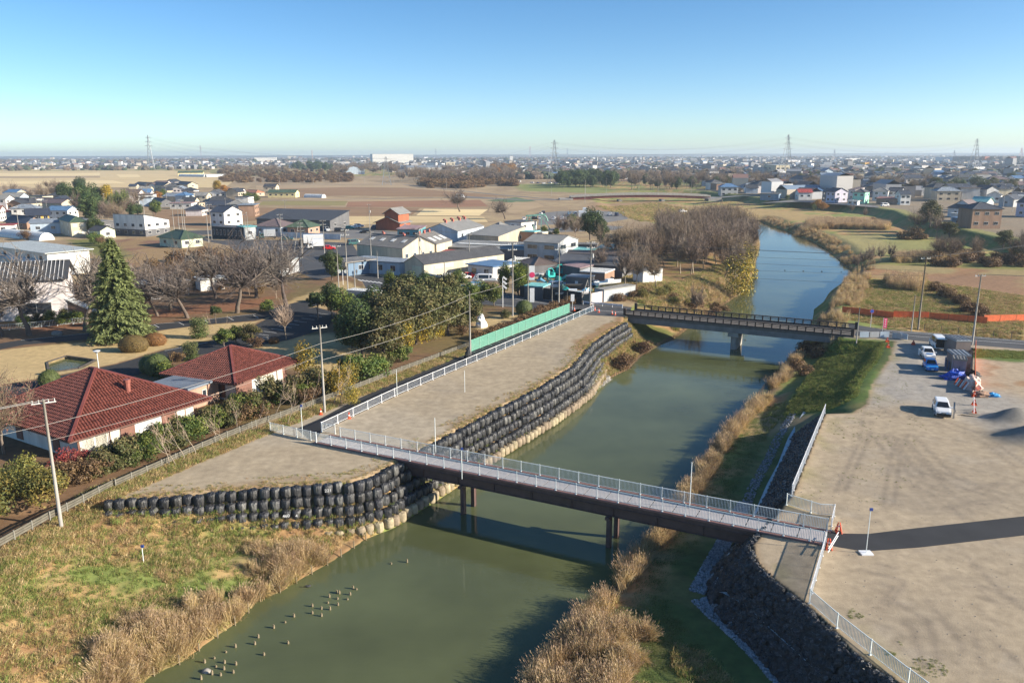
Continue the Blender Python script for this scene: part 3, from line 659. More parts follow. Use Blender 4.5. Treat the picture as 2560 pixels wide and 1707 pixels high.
def scatter(name, X, Y, Z, sc, col, kinds=1, mat=None, tilt=0.):
    n = len(X); me = bpy.data.meshes.new(name); me.vertices.add(n); me.vertices.foreach_set('co', np.stack([X, Y, Z], -1).astype(np.float32).ravel())
    a = me.attributes.new('sc', 'FLOAT', 'POINT'); a.data.foreach_set('value', np.asarray(sc, np.float32))
    a = me.attributes.new('rot', 'FLOAT_VECTOR', 'POINT'); rv = np.stack([rng.normal(size=n) * tilt, rng.normal(size=n) * tilt, rng.random(n) * 6.28], -1).astype(np.float32); a.data.foreach_set('vector', rv.ravel())
    o = link(name, me); ng = bpy.data.node_groups.new(name + '_scatter', 'GeometryNodeTree')
    ng.interface.new_socket('Geometry', in_out='INPUT', socket_type='NodeSocketGeometry'); ng.interface.new_socket('Geometry', in_out='OUTPUT', socket_type='NodeSocketGeometry')
    N = ng.nodes; L = ng.links; gi = N.new('NodeGroupInput'); go = N.new('NodeGroupOutput'); ip = N.new('GeometryNodeInstanceOnPoints'); ci = N.new('GeometryNodeCollectionInfo')
    ci.inputs['Collection'].default_value = col; ci.inputs['Separate Children'].default_value = True; ci.inputs['Reset Children'].default_value = True
    rn = N.new('FunctionNodeRandomValue'); rn.data_type = 'INT'; rn.inputs[4].default_value = 0; rn.inputs[5].default_value = len(col.objects) - 1
    s1 = N.new('GeometryNodeInputNamedAttribute'); s1.data_type = 'FLOAT'; s1.inputs[0].default_value = 'sc'
    s2 = N.new('GeometryNodeInputNamedAttribute'); s2.data_type = 'FLOAT_VECTOR'; s2.inputs[0].default_value = 'rot'
    er = N.new('FunctionNodeEulerToRotation')
    L.new(gi.outputs[0], ip.inputs['Points']); L.new(ci.outputs[0], ip.inputs['Instance']); ip.inputs['Pick Instance'].default_value = True; L.new(rn.outputs[2], ip.inputs['Instance Index'])
    L.new(s1.outputs[0], ip.inputs['Scale']); L.new(s2.outputs[0], er.inputs[0]); L.new(er.outputs[0], ip.inputs['Rotation']); L.new(ip.outputs[0], go.inputs[0])
    md = o.modifiers.new('scatter', 'NODES'); md.node_group = ng; o['kind'] = 'stuff'
    return o
ST = [(.52,.38,.20),(.46,.33,.17),(.58,.44,.25),(.40,.28,.14)]
GRN = [(.20,.26,.06),(.25,.29,.08),(.15,.21,.05)]
reedc = proto_col('reed', [blades(1, 60, 2.5, .6, .022, .5, ST, (.3, (.50,.36,.24))), blades(2, 50, 2.1, .7, .022, .7, ST, (.2, (.50,.36,.24))), blades(3, 60, 1.5, .7, .022, .9, [(.54,.38,.20),(.48,.35,.18),(.34,.32,.10)])])
tuftc = proto_col('tuft', [blades(4, 34, .55, .35, .016, .35, ST), blades(5, 34, .4, .4, .016, .3, [(.52,.35,.17),(.46,.29,.13),(.38,.31,.11)]), blades(6, 34, .5, .35, .016, .4, GRN + [(.40,.34,.12),(.46,.36,.14)])])
greenc = proto_col('green_tuft', [blades(7, 34, .3, .35, .016, .2, GRN), blades(8, 34, .38, .35, .016, .25, GRN + [(.30,.24,.09)])])
shadec = proto_col('bench_tuft', [blades(17, 34, .22, .4, .016, .2, [(.11,.17,.045),(.15,.19,.06),(.09,.14,.04)]), blades(18, 34, .25, .4, .016, .25, [(.17,.18,.07),(.11,.16,.045)])])
def scat(poly, n, h=0., soft=.0, cond=None):
    """random points in a photo-outlined patch of ground"""
    P = poly if isinstance(poly[0], Vector) else GP(poly, h); xs = [p.x for p in P]; ys = [p.y for p in P]; X = rng.uniform(min(xs), max(xs), n * 6); Y = rng.uniform(min(ys), max(ys), n * 6)
    ok = sdist(X, Y, P) < 0; X, Y = X[ok][:n], Y[ok][:n]; return X, Y
def band(line, lo, hi, n, h=WL):
    """points beside a photo line, between lo and hi metres to the landward side"""
    P = [G(p[0], p[1], h) if not isinstance(p, Vector) else p for p in line]; seg = [(P[i], P[i + 1]) for i in range(len(P) - 1)]; Ls = np.array([(b - a).length for a, b in seg]); k = rng.choice(len(seg), n, p=Ls / Ls.sum()); t = rng.random(n); o = rng.uniform(lo, hi, n)
    A = np.array([[a.x, a.y] for a, b in seg]); Bp = np.array([[b.x, b.y] for a, b in seg]); D = (Bp - A)[k]; nn = np.stack([-D[:, 1], D[:, 0]], -1); nn /= np.linalg.norm(nn, axis=1, keepdims=True)
    q = A[k] + D * t[:, None] + nn * o[:, None]; return q[:, 0], q[:, 1]

def joined(key):
    """a tree's meshes as one, for masses of far trees"""
    import bmesh
    bm = bmesh.new(); mats = []
    for _, me in KINDS[key]():
        for f in me.polygons: f.material_index = len(mats)
        mats.append(me.materials[0]); bm.from_mesh(me)
    me = bpy.data.meshes.new('tree_mass'); bm.to_mesh(me); bm.free()
    for m in mats: me.materials.append(m)
    return me
_jn = {}
# ------------------------------------------------------------------ metals, concretes
wpaint = M('white_painted_metal', (.78, .79, .80), rough=.45, var=.06, scale=2)
galv = M('galvanised_rail', (.70, .75, .74), rough=.45, var=.08, scale=2)
rust = M('brown_steel', (.105, .062, .055), rough=.6, var=.25, scale=1.2)
rustl = M('red_oxide_steel', (.24, .125, .105), rough=.6, var=.2, scale=1.2)
deckm = M('bridge_deck', (.42, .39, .385), rough=.8, var=.1, scale=1.)
conc = M('concrete', (.34, .32, .29), rough=.9, var=.2, scale=.8, bump=.01)
dconc = M('weathered_concrete', (.085, .072, .062), rough=.9, var=.35, scale=1.2)
polem = M('pole_concrete', (.33, .31, .28), rough=.85, var=.15, scale=.6)
mint = M('mint_panel', (.18, .45, .34), rough=.5, var=.05, scale=1)
mintp = M('mint_post', (.36, .66, .52), rough=.5, var=.05, scale=1)
orange = M('orange_net', (.78, .16, .05), rough=.7, var=.2, scale=1.5)
conem = M('orange_plastic', (.72, .10, .03), rough=.45, var=.05)
wirem = M('wire', (.05, .05, .05), rough=.7, var=0); wirel = M('pale_wire', (.42, .40, .36), rough=.6, var=0)
dsteel = M('dark_steel', (.06, .055, .05), rough=.6, var=.2)

def railing(name, label, pts, h=1.1, step=2., bal=.125, mat=galv, post=.06, group=None, cat='railing', br=.02, base=.08, closed_end=True):
    """posts, top and bottom rails, and upright bars along points on the ground"""
    pts = [Vector(p) for p in pts]; o = empty(name, label, cat, pts[0], group=group); off = pts[0]; P = [p - off for p in pts]
    pm = MB(); pm.box((0, 0, h / 2), (post, post, h)); pm.box((0, 0, .02), (post * 2.6, post * 2.6, .04)); pm.box((0,0,h),(post*1.2,post*1.2,.03)); pme = pm.mesh('post', False, [mat])
    sp = along(P, step)
    if closed_end and (sp[-1][0] - P[-1]).length > .3: sp.append((P[-1], sp[-1][1]))
    for p, d in sp:
        c = link('post', pme, o, p, math.atan2(d.y, d.x)); CH.setdefault(o.name, []).append(c)
    t = MB(); u = MB()
    for i in range(len(P) - 1):
        z = Vector((0, 0, 1)); t.bar(P[i] + z * (h - .05), P[i + 1] + z * (h - .05), .05, .045); u.bar(P[i] + z * (base + .06), P[i + 1] + z * (base + .06), .035, .03)
    t.build('top_rail', mat, o); u.build('bottom_rail', mat, o)
    b = MB()
    for p, d in along(P, bal): b.tube([p + Vector((0, 0, base + .06)), p + Vector((0, 0, h - .06))], br, 3, cap=False)
    x = b.build('balusters', mat, o); x['kind'] = 'stuff'
    return o

# ------------------------------------------------------------------ the footbridge over the river
A1, A2 = G(792, 1105, .1), G(2059, 1358, .1); Bn = G(2075, 1325, .1); dirb = (A2 - A1).normalized(); nb = Vector((-dirb.y, dirb.x, 0))
WB = abs((Bn - A2).dot(nb)); WB = 2.35
L_B = (A2 - A1).length
fb = empty('footbridge', 'long brown steel footbridge with grey deck crossing the green river in front', 'bridge', A1, math.atan2(dirb.y, dirb.x))
def seg_box(mb, x0, x1, y, w, z0, z1): mb.prism([(x0, y - w / 2), (x1, y - w / 2), (x1, y + w / 2), (x0, y + w / 2)], z0, z1)
pan = MB(); pan.box((0, 0, 0), (1.96, WB - .3, .06)); pme = pan.mesh('deck_panel', False, [deckm])
k = int(L_B / 2)
for i in range(k): c = link('deck_panel', pme, fb, (L_B * (i + .5) / k, WB / 2, -.02)); CH.setdefault(fb.name, []).append(c)
for y in (-.12, WB + .12):
    mb = MB(); seg_box(mb, -.3, L_B + .3, y, .30, -.12, .02); mb.build('edge_beam', rustl, fb)
    mb = MB(); seg_box(mb, -.3, L_B + .3, y, .05, -.5, -.12); seg_box(mb, -.3, L_B + .3, y, .24, -.53, -.5); mb.build('edge_girder', rust, fb)
    g = MB(); yy = y + (.25 if y < 0 else -.25); seg_box(g, 1., L_B - 1, yy, .04, -1.45, -.66); seg_box(g, 1., L_B - 1, yy, .36, -.66, -.62); seg_box(g, 1., L_B - 1, yy, .36, -1.49, -1.45)
    for i in range(13): g.box((1.5 + i * (L_B - 3) / 12, yy - (.1 if y < 0 else -.1), -1.05), (.05, .14, .78))
    g.build('main_girder', rust, fb)
cb = MB()
for i in range(26): cb.box((1 + i * (L_B - 2) / 25, WB / 2, -.56), (.14, WB + .1, .12))
cb.build('cross_beams', rust, fb)
inv = fb.matrix_world.inverted() if False else (Matrix.Translation(A1) @ Matrix.Rotation(math.atan2(dirb.y, dirb.x), 4, 'Z')).inverted()
for px, py in ((1160, 1283), (1521, 1367)):
    w = G(px, py, WL); l = inv @ w
    for y in (.25, WB - .05):
        m = MB(); x = l.x
        m.box((x, y, -3.9), (.34, .34, 4.9)); m.box((x, y - .2, -3.9), (.4, .04, 4.9)); m.box((x, y + .2, -3.9), (.4, .04, 4.9)); m.build('pier_column', rust, fb)
    m = MB(); m.box((l.x, WB / 2, -1.62), (.4, WB + .8, .26)); m.build('pier_cap', rust, fb)
z1 = Vector((0, 0, .02))
railing('footbridge_railing', 'pale metal railing along the near edge of the brown footbridge', [A1 - nb * .1 + z1, A2 - nb * .1 + z1], 1.08)
railing('footbridge_railing', 'pale metal railing along the far, upstream edge of the brown footbridge', [A1 + dirb * 1.2 + nb * (WB + .1) + z1, A2 + nb * (WB + .1) + z1], 1.08)
railing('yard_railing', 'pale metal railing closing the path end left of the footbridge', [G(676, 1078), G(702,1084), G(791, 1103.5)], 1.08)
railing('yard_railing', 'short pale railing joining the footbridge to the white path railing', [G(805, 1079), G(838, 1084)], 1.05, closed_end=True)
railing('path_railing', 'long white railing between the fresh black path and the gravel yard', [G(804, 1078), G(1000, 985), G(1184, 906), G(1484, 777)], 1.1, 2.9, .13, wpaint, .06, br=.02)
railing('bank_railing', 'white railing on the right bank above the black slope, running away from the bridge', [G(2062, 1033), G(1979, 1240)], 1.15, 2.5, .12, wpaint, br=.03)
railing('bank_railing', 'short pale railing at right angles beside the far corner of the bridge end', [G(1966, 1262), G(2048, 1288), G(2085,1290)], 1.1, 2.2, .12, galv)
railing('bank_railing', 'short white railing from the side railing down to the bridge end', [G(2085, 1291), G(2077, 1325)], 1.1, 2., .1, wpaint, br=.03)
railing('bank_railing', 'white railing edge-on from the near bridge corner to the bend', [G(2064, 1362), G(2023, 1508)], 1.15, 2., .1, wpaint, br=.03)
railing('bank_railing', 'pale railing slanting to the bottom edge above the black slope', [G(2023, 1508), G(2095, 1572), G(2180, 1640), G(2255, 1700), G(2400, 1810)], 1.1, 3., .12, galv)

# ------------------------------------------------------------------ mint panel fence
def panel_fence(name, label, cat, pts, h, step, pm, panel, foot=True, panel_name='panel', gap=.06, thick=.03, group=None, bars=False):
    pts = [Vector(p) for p in pts]; o = empty(name, label, cat, pts[0], group=group); P = [p - pts[0] for p in pts]; sp = along(P, step)
    po = MB(); po.box((0, 0, h / 2), (.06, .06, h)); 
    if foot: po.box((0, -.3, .04), (.05, .6, .05))
    pome = po.mesh('post', False, [pm]); pn = MB(); [pn.box((gap + i * .115, 0, h / 2 + .03), (.062, .02, h - .2)) for i in range(int((step - gap) / .115))] if bars else pn.box((step / 2, 0, h / 2 + .03), (step - gap, thick, h - .14))
    
    pn.box((step / 2, 0, h - .04), (step - gap, .05, .04)); pn.box((step / 2, 0, .12), (step - gap, .05, .04)); pnme = pn.mesh(panel_name, False, [panel])
    for i, (p, d) in enumerate(sp):
        r = math.atan2(d.y, d.x); c = link('post', pome, o, p, r); CH.setdefault(o.name, []).append(c)
        if i < len(sp) - 1: c = link(panel_name, pnme, o, p, r); CH.setdefault(o.name, []).append(c)
    return o
panel_fence('panel_fence', 'mint green panel fence beside the black path', 'fence', [G(1179, 879), G(1434, 778)], 1.9, 2.55, mintp, mint, bars=True)

# ------------------------------------------------------------------ wall of filled black bags
bagm = M('black_bag', (.032, .033, .037), rough=.42, var=.5, scale=2.2, bump=.2, bscale=3.2, spec=.5, rnd=.5, hue=(.11, .107, .10), stretch=(1.6, 1.6, .5))
bagt = M('tan_bag', (.31, .25, .165), rough=.8, var=.3, scale=2, bump=.05, bscale=4, rnd=.25)
def bag_mesh(seed, mat):
    g = random.Random(seed); n = 10; rows_ = []
    prof = [(0, .38), (.05, .46), (.28, .50), (.55, .505), (.8, .49), (.93, .44), (.99, .33), (.95, .16), (1.06, .05)]
    ph = g.random() * 6
    for z, r in prof:
        rows_.append([(r * (1 + .05 * math.sin(3 * a + ph) + .05 * math.sin(5 * a + ph * 2 + z * 3)) * math.cos(a), r * (1 + .06 * math.cos(2 * a + ph)) * math.sin(a), z * .96 + (.03 * math.sin(4 * a + ph) if z > .9 else 0)) for a in [2 * math.pi * j / n for j in range(n + 1)]])
    m = MB(); m.grid(rows_); return m.mesh('bag', True, [mat])
bm_b = [bag_mesh(i, bagm) for i in range(5)]; bm_t = [bag_mesh(i + 9, bagt) for i in range(4)]
crestW = [p for p in GP([(272,1250),(388,1242),(485,1236),(569,1227),(640,1222),(782,1212),(880,1206),(930,1192),(966,1172),(1030,1138),(1093,1104),(1136,1080),(1206,1043),(1280,1006),(1341,974),(1433,917),(1476,865),(1525,829),(1565,806)])]
sb = empty('bag_wall', 'stepped retaining wall of black soil bags holding up the gravel yard, tan bags at the water', 'retaining wall', crestW[0]); items = []
def offset(line, o):
    out = []
    for i, p in enumerate(line):
        d = line[min(i + 1, len(line) - 1)] - line[max(i - 1, 0)]; d.normalize(); out.append(p + Vector((d.y, -d.x, 0)) * o)
    return out
for k in range(5):
    ln = offset(crestW, .1 + .6 * k); pts = along(ln, .96); zt = .04 - .88 * k
    X = np.array([p.x for p, d in pts]); Y = np.array([p.y for p, d in pts]); hh = terrain(X, Y, False)[0]
    dd = sdist(X, Y, RIV); A1z = -4.42 + .75 * (1 - np.exp(-np.maximum(dd, 0) / 1.8)); e = np.clip(1 - sdist(X, Y, pA1) / 20., 0, 1) ** 1.35; A1z = A1z + (-.8 - A1z) * e
    for i, (p, d) in enumerate(pts):
        far = p.y > 125
        if far and k > 2: continue
        if zt < A1z[i] + .3: continue
        sz = 1.0 * (.95 + .1 * rng.random()); items.append((math.hypot(p.x, p.y), p.x + rng.normal() * .05, p.y + rng.normal() * .05, zt - .95 + rng.normal() * .04, k >= 4 , d))
items.sort(key=lambda t: t[0]); far_items = items[300:]
def bag_text(px, py, txt):
    best = min(items[:300], key=lambda t: (G(px, py, t[3] + .5) - Vector((t[1], t[2], t[3] + .5))).length); c = Vector((best[1], best[2], best[3] + .42)); f = bpy.data.curves.new('number', 'FONT'); f.body = txt; f.size = .42; f.align_x = 'CENTER'; f.materials.append(wpaint); v = Vector((-c.x, -c.y, 0)).normalized(); t = link('number', f, sb, c + v * .56 - crestW[0]); t.rotation_euler = (math.pi / 2, 0, math.atan2(v.y, v.x) + math.pi / 2)
bag_text(834, 1232, '221'); bag_text(702, 1276, '460'); bag_text(752, 1272, '4')
for i, (_, x, y, z, tan, d) in enumerate(items[:300]):
    me = (bm_t if tan else bm_b)[int(rng.integers(4))]; c = link('bag', me, sb, Vector((x, y, z)) - crestW[0], float(rng.random() * 6.28)); c.rotation_euler[0] = rng.normal() * .06; q_ = .92 + .13 * rng.random(); c.scale = (q_, q_, .92 + .12 * rng.random())
for tan, mt in ((False, bagm), (True, bagt)):
    V = []; F = []; n = 0
    for _, x, y, z, tn, d in far_items:
        if tn != tan: continue
        me = (bm_t if tan else bm_b)[int(rng.integers(4))]; v = np.empty(len(me.vertices) * 3); me.vertices.foreach_get('co', v); v = v.reshape(-1, 3); a = rng.random() * 6.28
        v = np.stack([v[:, 0] * math.cos(a) - v[:, 1] * math.sin(a) + x - crestW[0].x, v[:, 0] * math.sin(a) + v[:, 1] * math.cos(a) + y - crestW[0].y, v[:, 2] + z], -1); f = np.array([p.vertices[:] for p in me.polygons]); V.append(v); F.append(f + n); n += len(v)
    if V: o = link('far_bags', npmesh('far_bags', np.concatenate(V), np.concatenate(F), mt, smooth=True), sb); o['kind'] = 'stuff'
# bank between road bridge and wall: gabion of broken stone
rockm = M('broken_stone', (.30, .28, .25), rough=.9, var=.3, scale=3, rnd=.35); rockd = M('blue_grey_stone', (.27, .28, .30), rough=.85, var=.3, scale=3, rnd=.45)
def rock_mesh(seed, mat, sx=1.):
    g = random.Random(seed); m = MB(); n = 6
    m.grid([[(sx * r * (1 + .25 * g.uniform(-1, 1)) * math.cos(2 * math.pi * (j % n) / n + .3 * i), r * (1 + .25 * math.sin(j % n * 2.1 + seed)) * math.sin(2 * math.pi * (j % n) / n + .3 * i), z) for j in range(n + 1)] for i, (z, r) in enumerate([(-.3, .05), (-.15, .45), (.15, .5), (.35, .28), (.4, .03)])]); return m.mesh('stone', False, [mat])
rockc = proto_col('stone', [rock_mesh(i, rockm) for i in range(4)]); rockdc = proto_col('riprap', [rock_mesh(i + 5, rockd) for i in range(4)])
# net bags of black stone: lumpy slope right bank
blk = M('black_net_bag', (.022, .023, .026), rough=.26, var=.7, scale=2.5, bump=.1, bscale=14, spec=.8, rnd=.8, hue=(.075, .078, .085))  # grey patches and wide tone spread put sky glints into the base colour
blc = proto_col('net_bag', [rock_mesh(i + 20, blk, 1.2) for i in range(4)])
def blackslope(line, w, n):
    X, Y = band(line, -w, -.25, n, 0) if False else band(line, .15, w, n, 0); Z = terrain(X, Y, False)[0]; return X, Y, Z
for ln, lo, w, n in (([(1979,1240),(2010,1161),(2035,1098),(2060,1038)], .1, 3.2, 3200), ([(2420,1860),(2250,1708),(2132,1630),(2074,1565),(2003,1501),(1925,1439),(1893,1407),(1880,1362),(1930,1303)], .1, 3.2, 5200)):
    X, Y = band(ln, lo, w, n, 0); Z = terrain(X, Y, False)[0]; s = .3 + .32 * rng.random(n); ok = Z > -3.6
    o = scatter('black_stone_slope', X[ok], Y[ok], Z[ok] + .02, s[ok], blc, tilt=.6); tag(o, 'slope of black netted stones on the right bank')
ln = offset(GP([(1979,1240),(2010,1161),(2035,1098),(2055,1048)]), -5.6)
# riprap strip and concrete gutter at the foot of the slope
gut = [(2010,1058),(1975,1100),(1948,1160),(1921,1212),(1903,1259),(1868,1330),(1850,1365),(1822,1418),(1797,1470),(1787,1488),(1812,1512),(1850,1546),(1884,1577),(1930,1620),(2000,1690),(2060,1760)]
gc = M('wet_gutter', (.38, .43, .45), rough=.35, var=.3, scale=1.5)
gp = [Vector((p.x, p.y, 0)) for p in GP(gut, -3.5)]; m = MB(); Lr = []; Rr = []
for i, p in enumerate(gp):
    d = gp[min(i + 1, len(gp) - 1)] - gp[max(i - 1, 0)]; d.normalize(); n_ = Vector((-d.y, d.x, 0)) * (.2 + .06 * math.sin(i * 2.)); z = TZ(p.x, p.y) + .14
    Lr.append((p.x + n_.x, p.y + n_.y, z)); Rr.append((p.x - n_.x, p.y - n_.y, z))
m.grid([Rr, Lr]); tag(m.build('gutter', gc), 'narrow wet concrete gutter at the foot of the black slope', 'gutter')
X, Y = band([(p[0] - 6, p[1]) for p in gut[4:]], -1.9, -.6, 5200, -3.6); 
Z = TZv(X, Y); tag(scatter('riprap', X, Y, Z + .03, .08 + .16 * rng.random(len(X)), rockdc, tilt=.6), 'strip of grey broken stone beside the gutter')
X, Y = band([(p[0] - 6, p[1]) for p in gut[:5]], -1.6, -.6, 900, -3.6); Z = TZv(X, Y); tag(scatter('riprap', X, Y, Z + .03, .08 + .14 * rng.random(len(X)), rockdc, tilt=.6), 'grey stones upstream of the footbridge')
X, Y = scat([(1478,935),(1500,920),(1530,935),(1522,944),(1478,978),(1455,985)], 1500, -3.6); Z = TZv(X, Y); tag(scatter('riprap', X, Y, Z + .05, .18 + .3 * rng.random(len(X)), rockc, tilt=.6), 'heap of pale broken stone at the end of the bag wall')

# ------------------------------------------------------------------ the road bridge
B1, B2 = G(1566, 789, 0), G(2124, 842, 0); d2 = (B2 - B1).normalized(); n2_ = Vector((-d2.y, d2.x, 0)); LB2 = (B2 - B1).length; W2 = 6.6
rb = empty('road_bridge', 'dark concrete road bridge crossing the river behind the footbridge', 'bridge', B1, math.atan2(d2.y, d2.x))
m = MB(); m.prism([(-.6, 0), (LB2 + .6, 0), (LB2 + .6, W2), (-.6, W2)], -.35, .05); m.build('deck', M('worn_road_deck', (.13, .115, .10), rough=.9, var=.25, scale=1), rb)
gcon = M('girder_concrete', (.20, .195, .19), rough=.9, var=.25, scale=.5)
for y in (.25, 2.3, 4.3, W2 - .25): m = MB(); seg_box(m, .2, LB2 - .2, y, .4, -1.35, -.35); m.build('girder', gcon, rb)
par = M('brown_parapet', (.062, .045, .037), rough=.8, var=.3, scale=2)
for y, x0 in ((.14, -.5), (W2 - .14, -.2)):
    m = MB(); m.prism([(-.6, y - .14), (LB2 + .6, y - .14), (LB2 + .6, y + .14), (-.6, y + .14)], .052, .27); m.build('parapet_base', par, rb)
    for z, w in ((1.02, .2), (.78, .09), (.55, .09)): m = MB(); seg_box(m, x0, LB2 + .4, y, w, z - w * .4, z + w * .4); m.build('parapet_rail', par, rb)
    pm = MB(); pm.box((0, 0, .6), (.2, .22, .86)); pme = pm.mesh('parapet_post', False, [par]); ep = MB(); ep.box((0, 0, .7), (.5, .36, 1.3)); eme = ep.mesh('parapet_end_post', False, [par])
    for i in range(1, 28): link('parapet_post', pme, rb, (LB2 * i / 28, y, 0))
    for x in (-.4, LB2 + .4): link('parapet_end_post', eme, rb, (x, y, 0))
w = (Matrix.Translation(B1) @ Matrix.Rotation(math.atan2(d2.y, d2.x), 4, 'Z')).inverted() @ G(1829, 876, WL)
m = MB(); pts = [(w.x + .55 * math.cos(a) , W2 / 2 + (2.3 if math.sin(a) > 0 else -2.3) + .55 * math.sin(a)) for a in [i * math.pi / 6 for i in range(12)]]
m.prism(pts, -6.3, -2.1); m.build('pier', conc, rb); m = MB(); m.box((w.x, W2 / 2, -1.76), (1.9, W2 - .3, .7)); m.build('pier_cap', conc, rb)
for x in (-.8, LB2 + .8): m = MB(); m.box((x, W2 / 2, -2.4), (1.6, W2 + 1.2, 4.3)); m.build('abutment', conc, rb)

# ------------------------------------------------------------------ utility poles, lamps, wires
insm = M('insulator', (.55, .55, .53), rough=.3, var=0); trm = M('transformer_grey', (.42, .42, .41), rough=.5, var=.05)
POLES = {}
def pole(key, px, py, qx, qy, label, arms=1, r=.15, tr=False, h=0., az=None, mat=None, group=None, name='utility_pole', cat='utility pole', base=None):
    if base is None: b, H = HT(px, py, qx, qy, h)
    else: b, H = base
    z = TZ(b.x, b.y) if h == 0 and base is None else b.z
    o = empty(name, label, cat, (b.x, b.y, z), (.3 if az is None else az), group)
    m = MB(); m.tube([(0, 0, -.3), (0, 0, H - (z - b.z))], [r, r * .6], 10 if b.y < 200 else 6); m.build('shaft', mat or polem, o, smooth=True); H2 = H - (z - b.z)
    for k in range(arms):
        a = MB(); zz = H2 - .35 - k * 1.1; a.box((0, r * .8, zz), (1.8, .09, .09)); arm_ = a.build('crossarm', insm if b.y < 200 else polem, o); a = MB()
        for x in (-.8, -.35, .35, .8): a.tube([(x, r * .8, zz + .04), (x, r * .8, zz + .3)], [.05, .035], 5)
        a.build('insulators', insm, arm_)
    if tr:
        t = MB(); t.tube([(.38, 0, H2 - 3.4), (.38, 0, H2 - 2.6)], .24, 10); t.tube([(.38, 0, H2 - 2.6), (.38, 0, H2 - 2.5)], [.2, .05], 10); t.box((.12, 0, H2 - 3.), (.3, .08, .1)); t.build('transformer', trm, o)
    POLES[key] = (Vector((b.x, b.y, z)), H2, .3 if az is None else az); return o
def wires(ka, kb, label, n=3, dz=0., r=.018, sag=.02, mat=None, single=False, name='power_line', group='overhead wires', h0=-.05, h1=None):
    (a, ha, ra), (b, hb, rb_) = POLES[ka], POLES[kb]; m = MB(); L = (b - a).length
    offs = [0] if single else [(-.8, 0), (.35, 0), (.8, 0)][:n]
    for q in offs:
        ox = 0 if single else q[0]; A = a + Vector((ox * math.cos(ra), ox * math.sin(ra), ha + h0 + dz)); B_ = b + Vector((ox * math.cos(rb_), ox * math.sin(rb_), hb + (h0 if h1 is None else h1) + dz))
        m.tube([A.lerp(B_, t) - Vector((0, 0, sag * L * 4 * t * (1 - t))) for t in [i / 14 for i in range(15)]], r, 3, cap=False)
    return tag(m.build(name, mat or wirem), label, 'power line', group)
def ghost(key, v, H, az=.3): POLES[key] = (Vector(v), H, az)
pole('p1', 150, 1292, 105, 998, 'nearest grey concrete utility pole, left of the black bag wall', 1, .16, az=.5)
pole('p2', 812, 1030, 803, 813, 'grey concrete utility pole beside an orange cone at the corner of the black path', 1, .15, az=.5)
pole('p3', 1176, 897, 1177, 727, 'grey utility pole at the near end of the mint green fence', 0, .14)
pole('p4', 1282, 790, 1284, 606, 'tall utility pole carrying a transformer among dark bushes behind the mint fence', 2, .15, True)
pole('p5', 1397, 770, 1401, 620, 'slim grey utility pole with a dark wrapped foot beside the road', 1, .14)
pole('p6', 1475, 765, 1476, 602, 'grey utility pole by the low guard rail at the road bridge', 2, .16, True)
pole('p7', 2295, 824, 2316, 642, 'brown wooden utility pole upstream of the right-hand road', 1, .17, h=-1., az=.1, mat=M('old_wood_pole', (.20, .17, .13)))
pole('p8', 2430, 862, 2456, 685, 'grey utility pole behind the sheds of the right-hand yard', 1, .16, az=.1)
pole('p9', 2278, 828, 2285, 738, 'short pale post beside the brown wooden pole', 0, .13, h=-1.)
pole('p10', 2140, 865, 2150, 768, 'thin leaning grey pole at the right end of the road bridge', 0, .1, h=-1.)
pole('p11', 848, 738, 842, 612, 'pale pole at the road junction with twin round mirrors beside it', 1, .13)
pole('p12', 870, 730, 861, 572, 'tall brown pole left of the road junction', 2, .14)
pole('p13', 1050, 690, 1047, 570, 'utility pole with a slanting stay in front of the garage door shed', 2, .15, True)
pole('p14', 929, 668, 926, 578, 'pole standing in front of the big left-hand corrugated shed', 1, .14)
pole('p15', 945, 696, 943, 627, 'short pole by the wall of the blue-roofed lean-to', 0, .13)
pole('p16', 1174, 676, 1172, 584, 'pole with crossarm rising between the corrugated sheds', 1, .14)
pole('p17', 706, 634, 698, 535, 'utility pole left of the green truck', 2, .14)
pole('p18', 755, 645, 749, 556, 'pole with a slanting stay behind the bare trees', 2, .14)
pole('p19', 812, 645, 803, 550, 'dark pole beside the red car', 2, .14)
pole('p20', 756.5, 645, 752, 575, 'second pole close beside the stayed pole', 1, .12)
pole('p21', 925, 584, 919, 510, 'white-topped pole by the black cars', 1, .14, True)
pole('p22', 715, 558, 710, 500, 'pole at the edge of the long slate roof', 1, .13)
pole('p23', 1112, 708, 1110, 652, 'short dark pole beside the yellow-green round tree', 0, .12)
pole('p24', 1130, 740, 1130, 672, 'slim white pole in front of the yellow-green round tree', 0, .09, name='sign_pole', cat='pole')
pole('p25', 888, 725, 885, 655, 'light grey pole carrying a small white box at the junction', 0, .12)
pole('p26', 1320, 778, 1320, 660, 'white pole with a pink and white shop flag', 0, .12, name='flag_pole', cat='pole')
pole('p27', 1380, 765, 1384, 712, 'short pale lamp post behind the mint fence', 0, .09)
pole('p28', 1418, 765, 1419, 730, 'small white-capped post behind the mint fence', 0, .06)
for i, (a, b_, c, d) in enumerate([(48,575,40,515),(108,548,97,495),(96,545,94,495),(118,527,116,500),(265,538,261,484),(14,506,10,475),(370,508,363,460),(361,535,358,498),(418,510,416,466),(436,580,432,510),(449,580,447,520),(458,578,452,498),(463,577,456,500),(522,606,518,512),(530,600,525,510),(538,512,535,485),(568,560,565,495),(616,600,612,535),(622,602,618,530),(296,495,290,476),(330,512,328,498),(640,462,638,430)]):
    pole('q%d' % i, a, b_, c, d, 'slim utility pole among the houses in the left-hand hamlet', 1, .13, group='utility poles of the left-hand hamlet', az=random.uniform(0, 3))
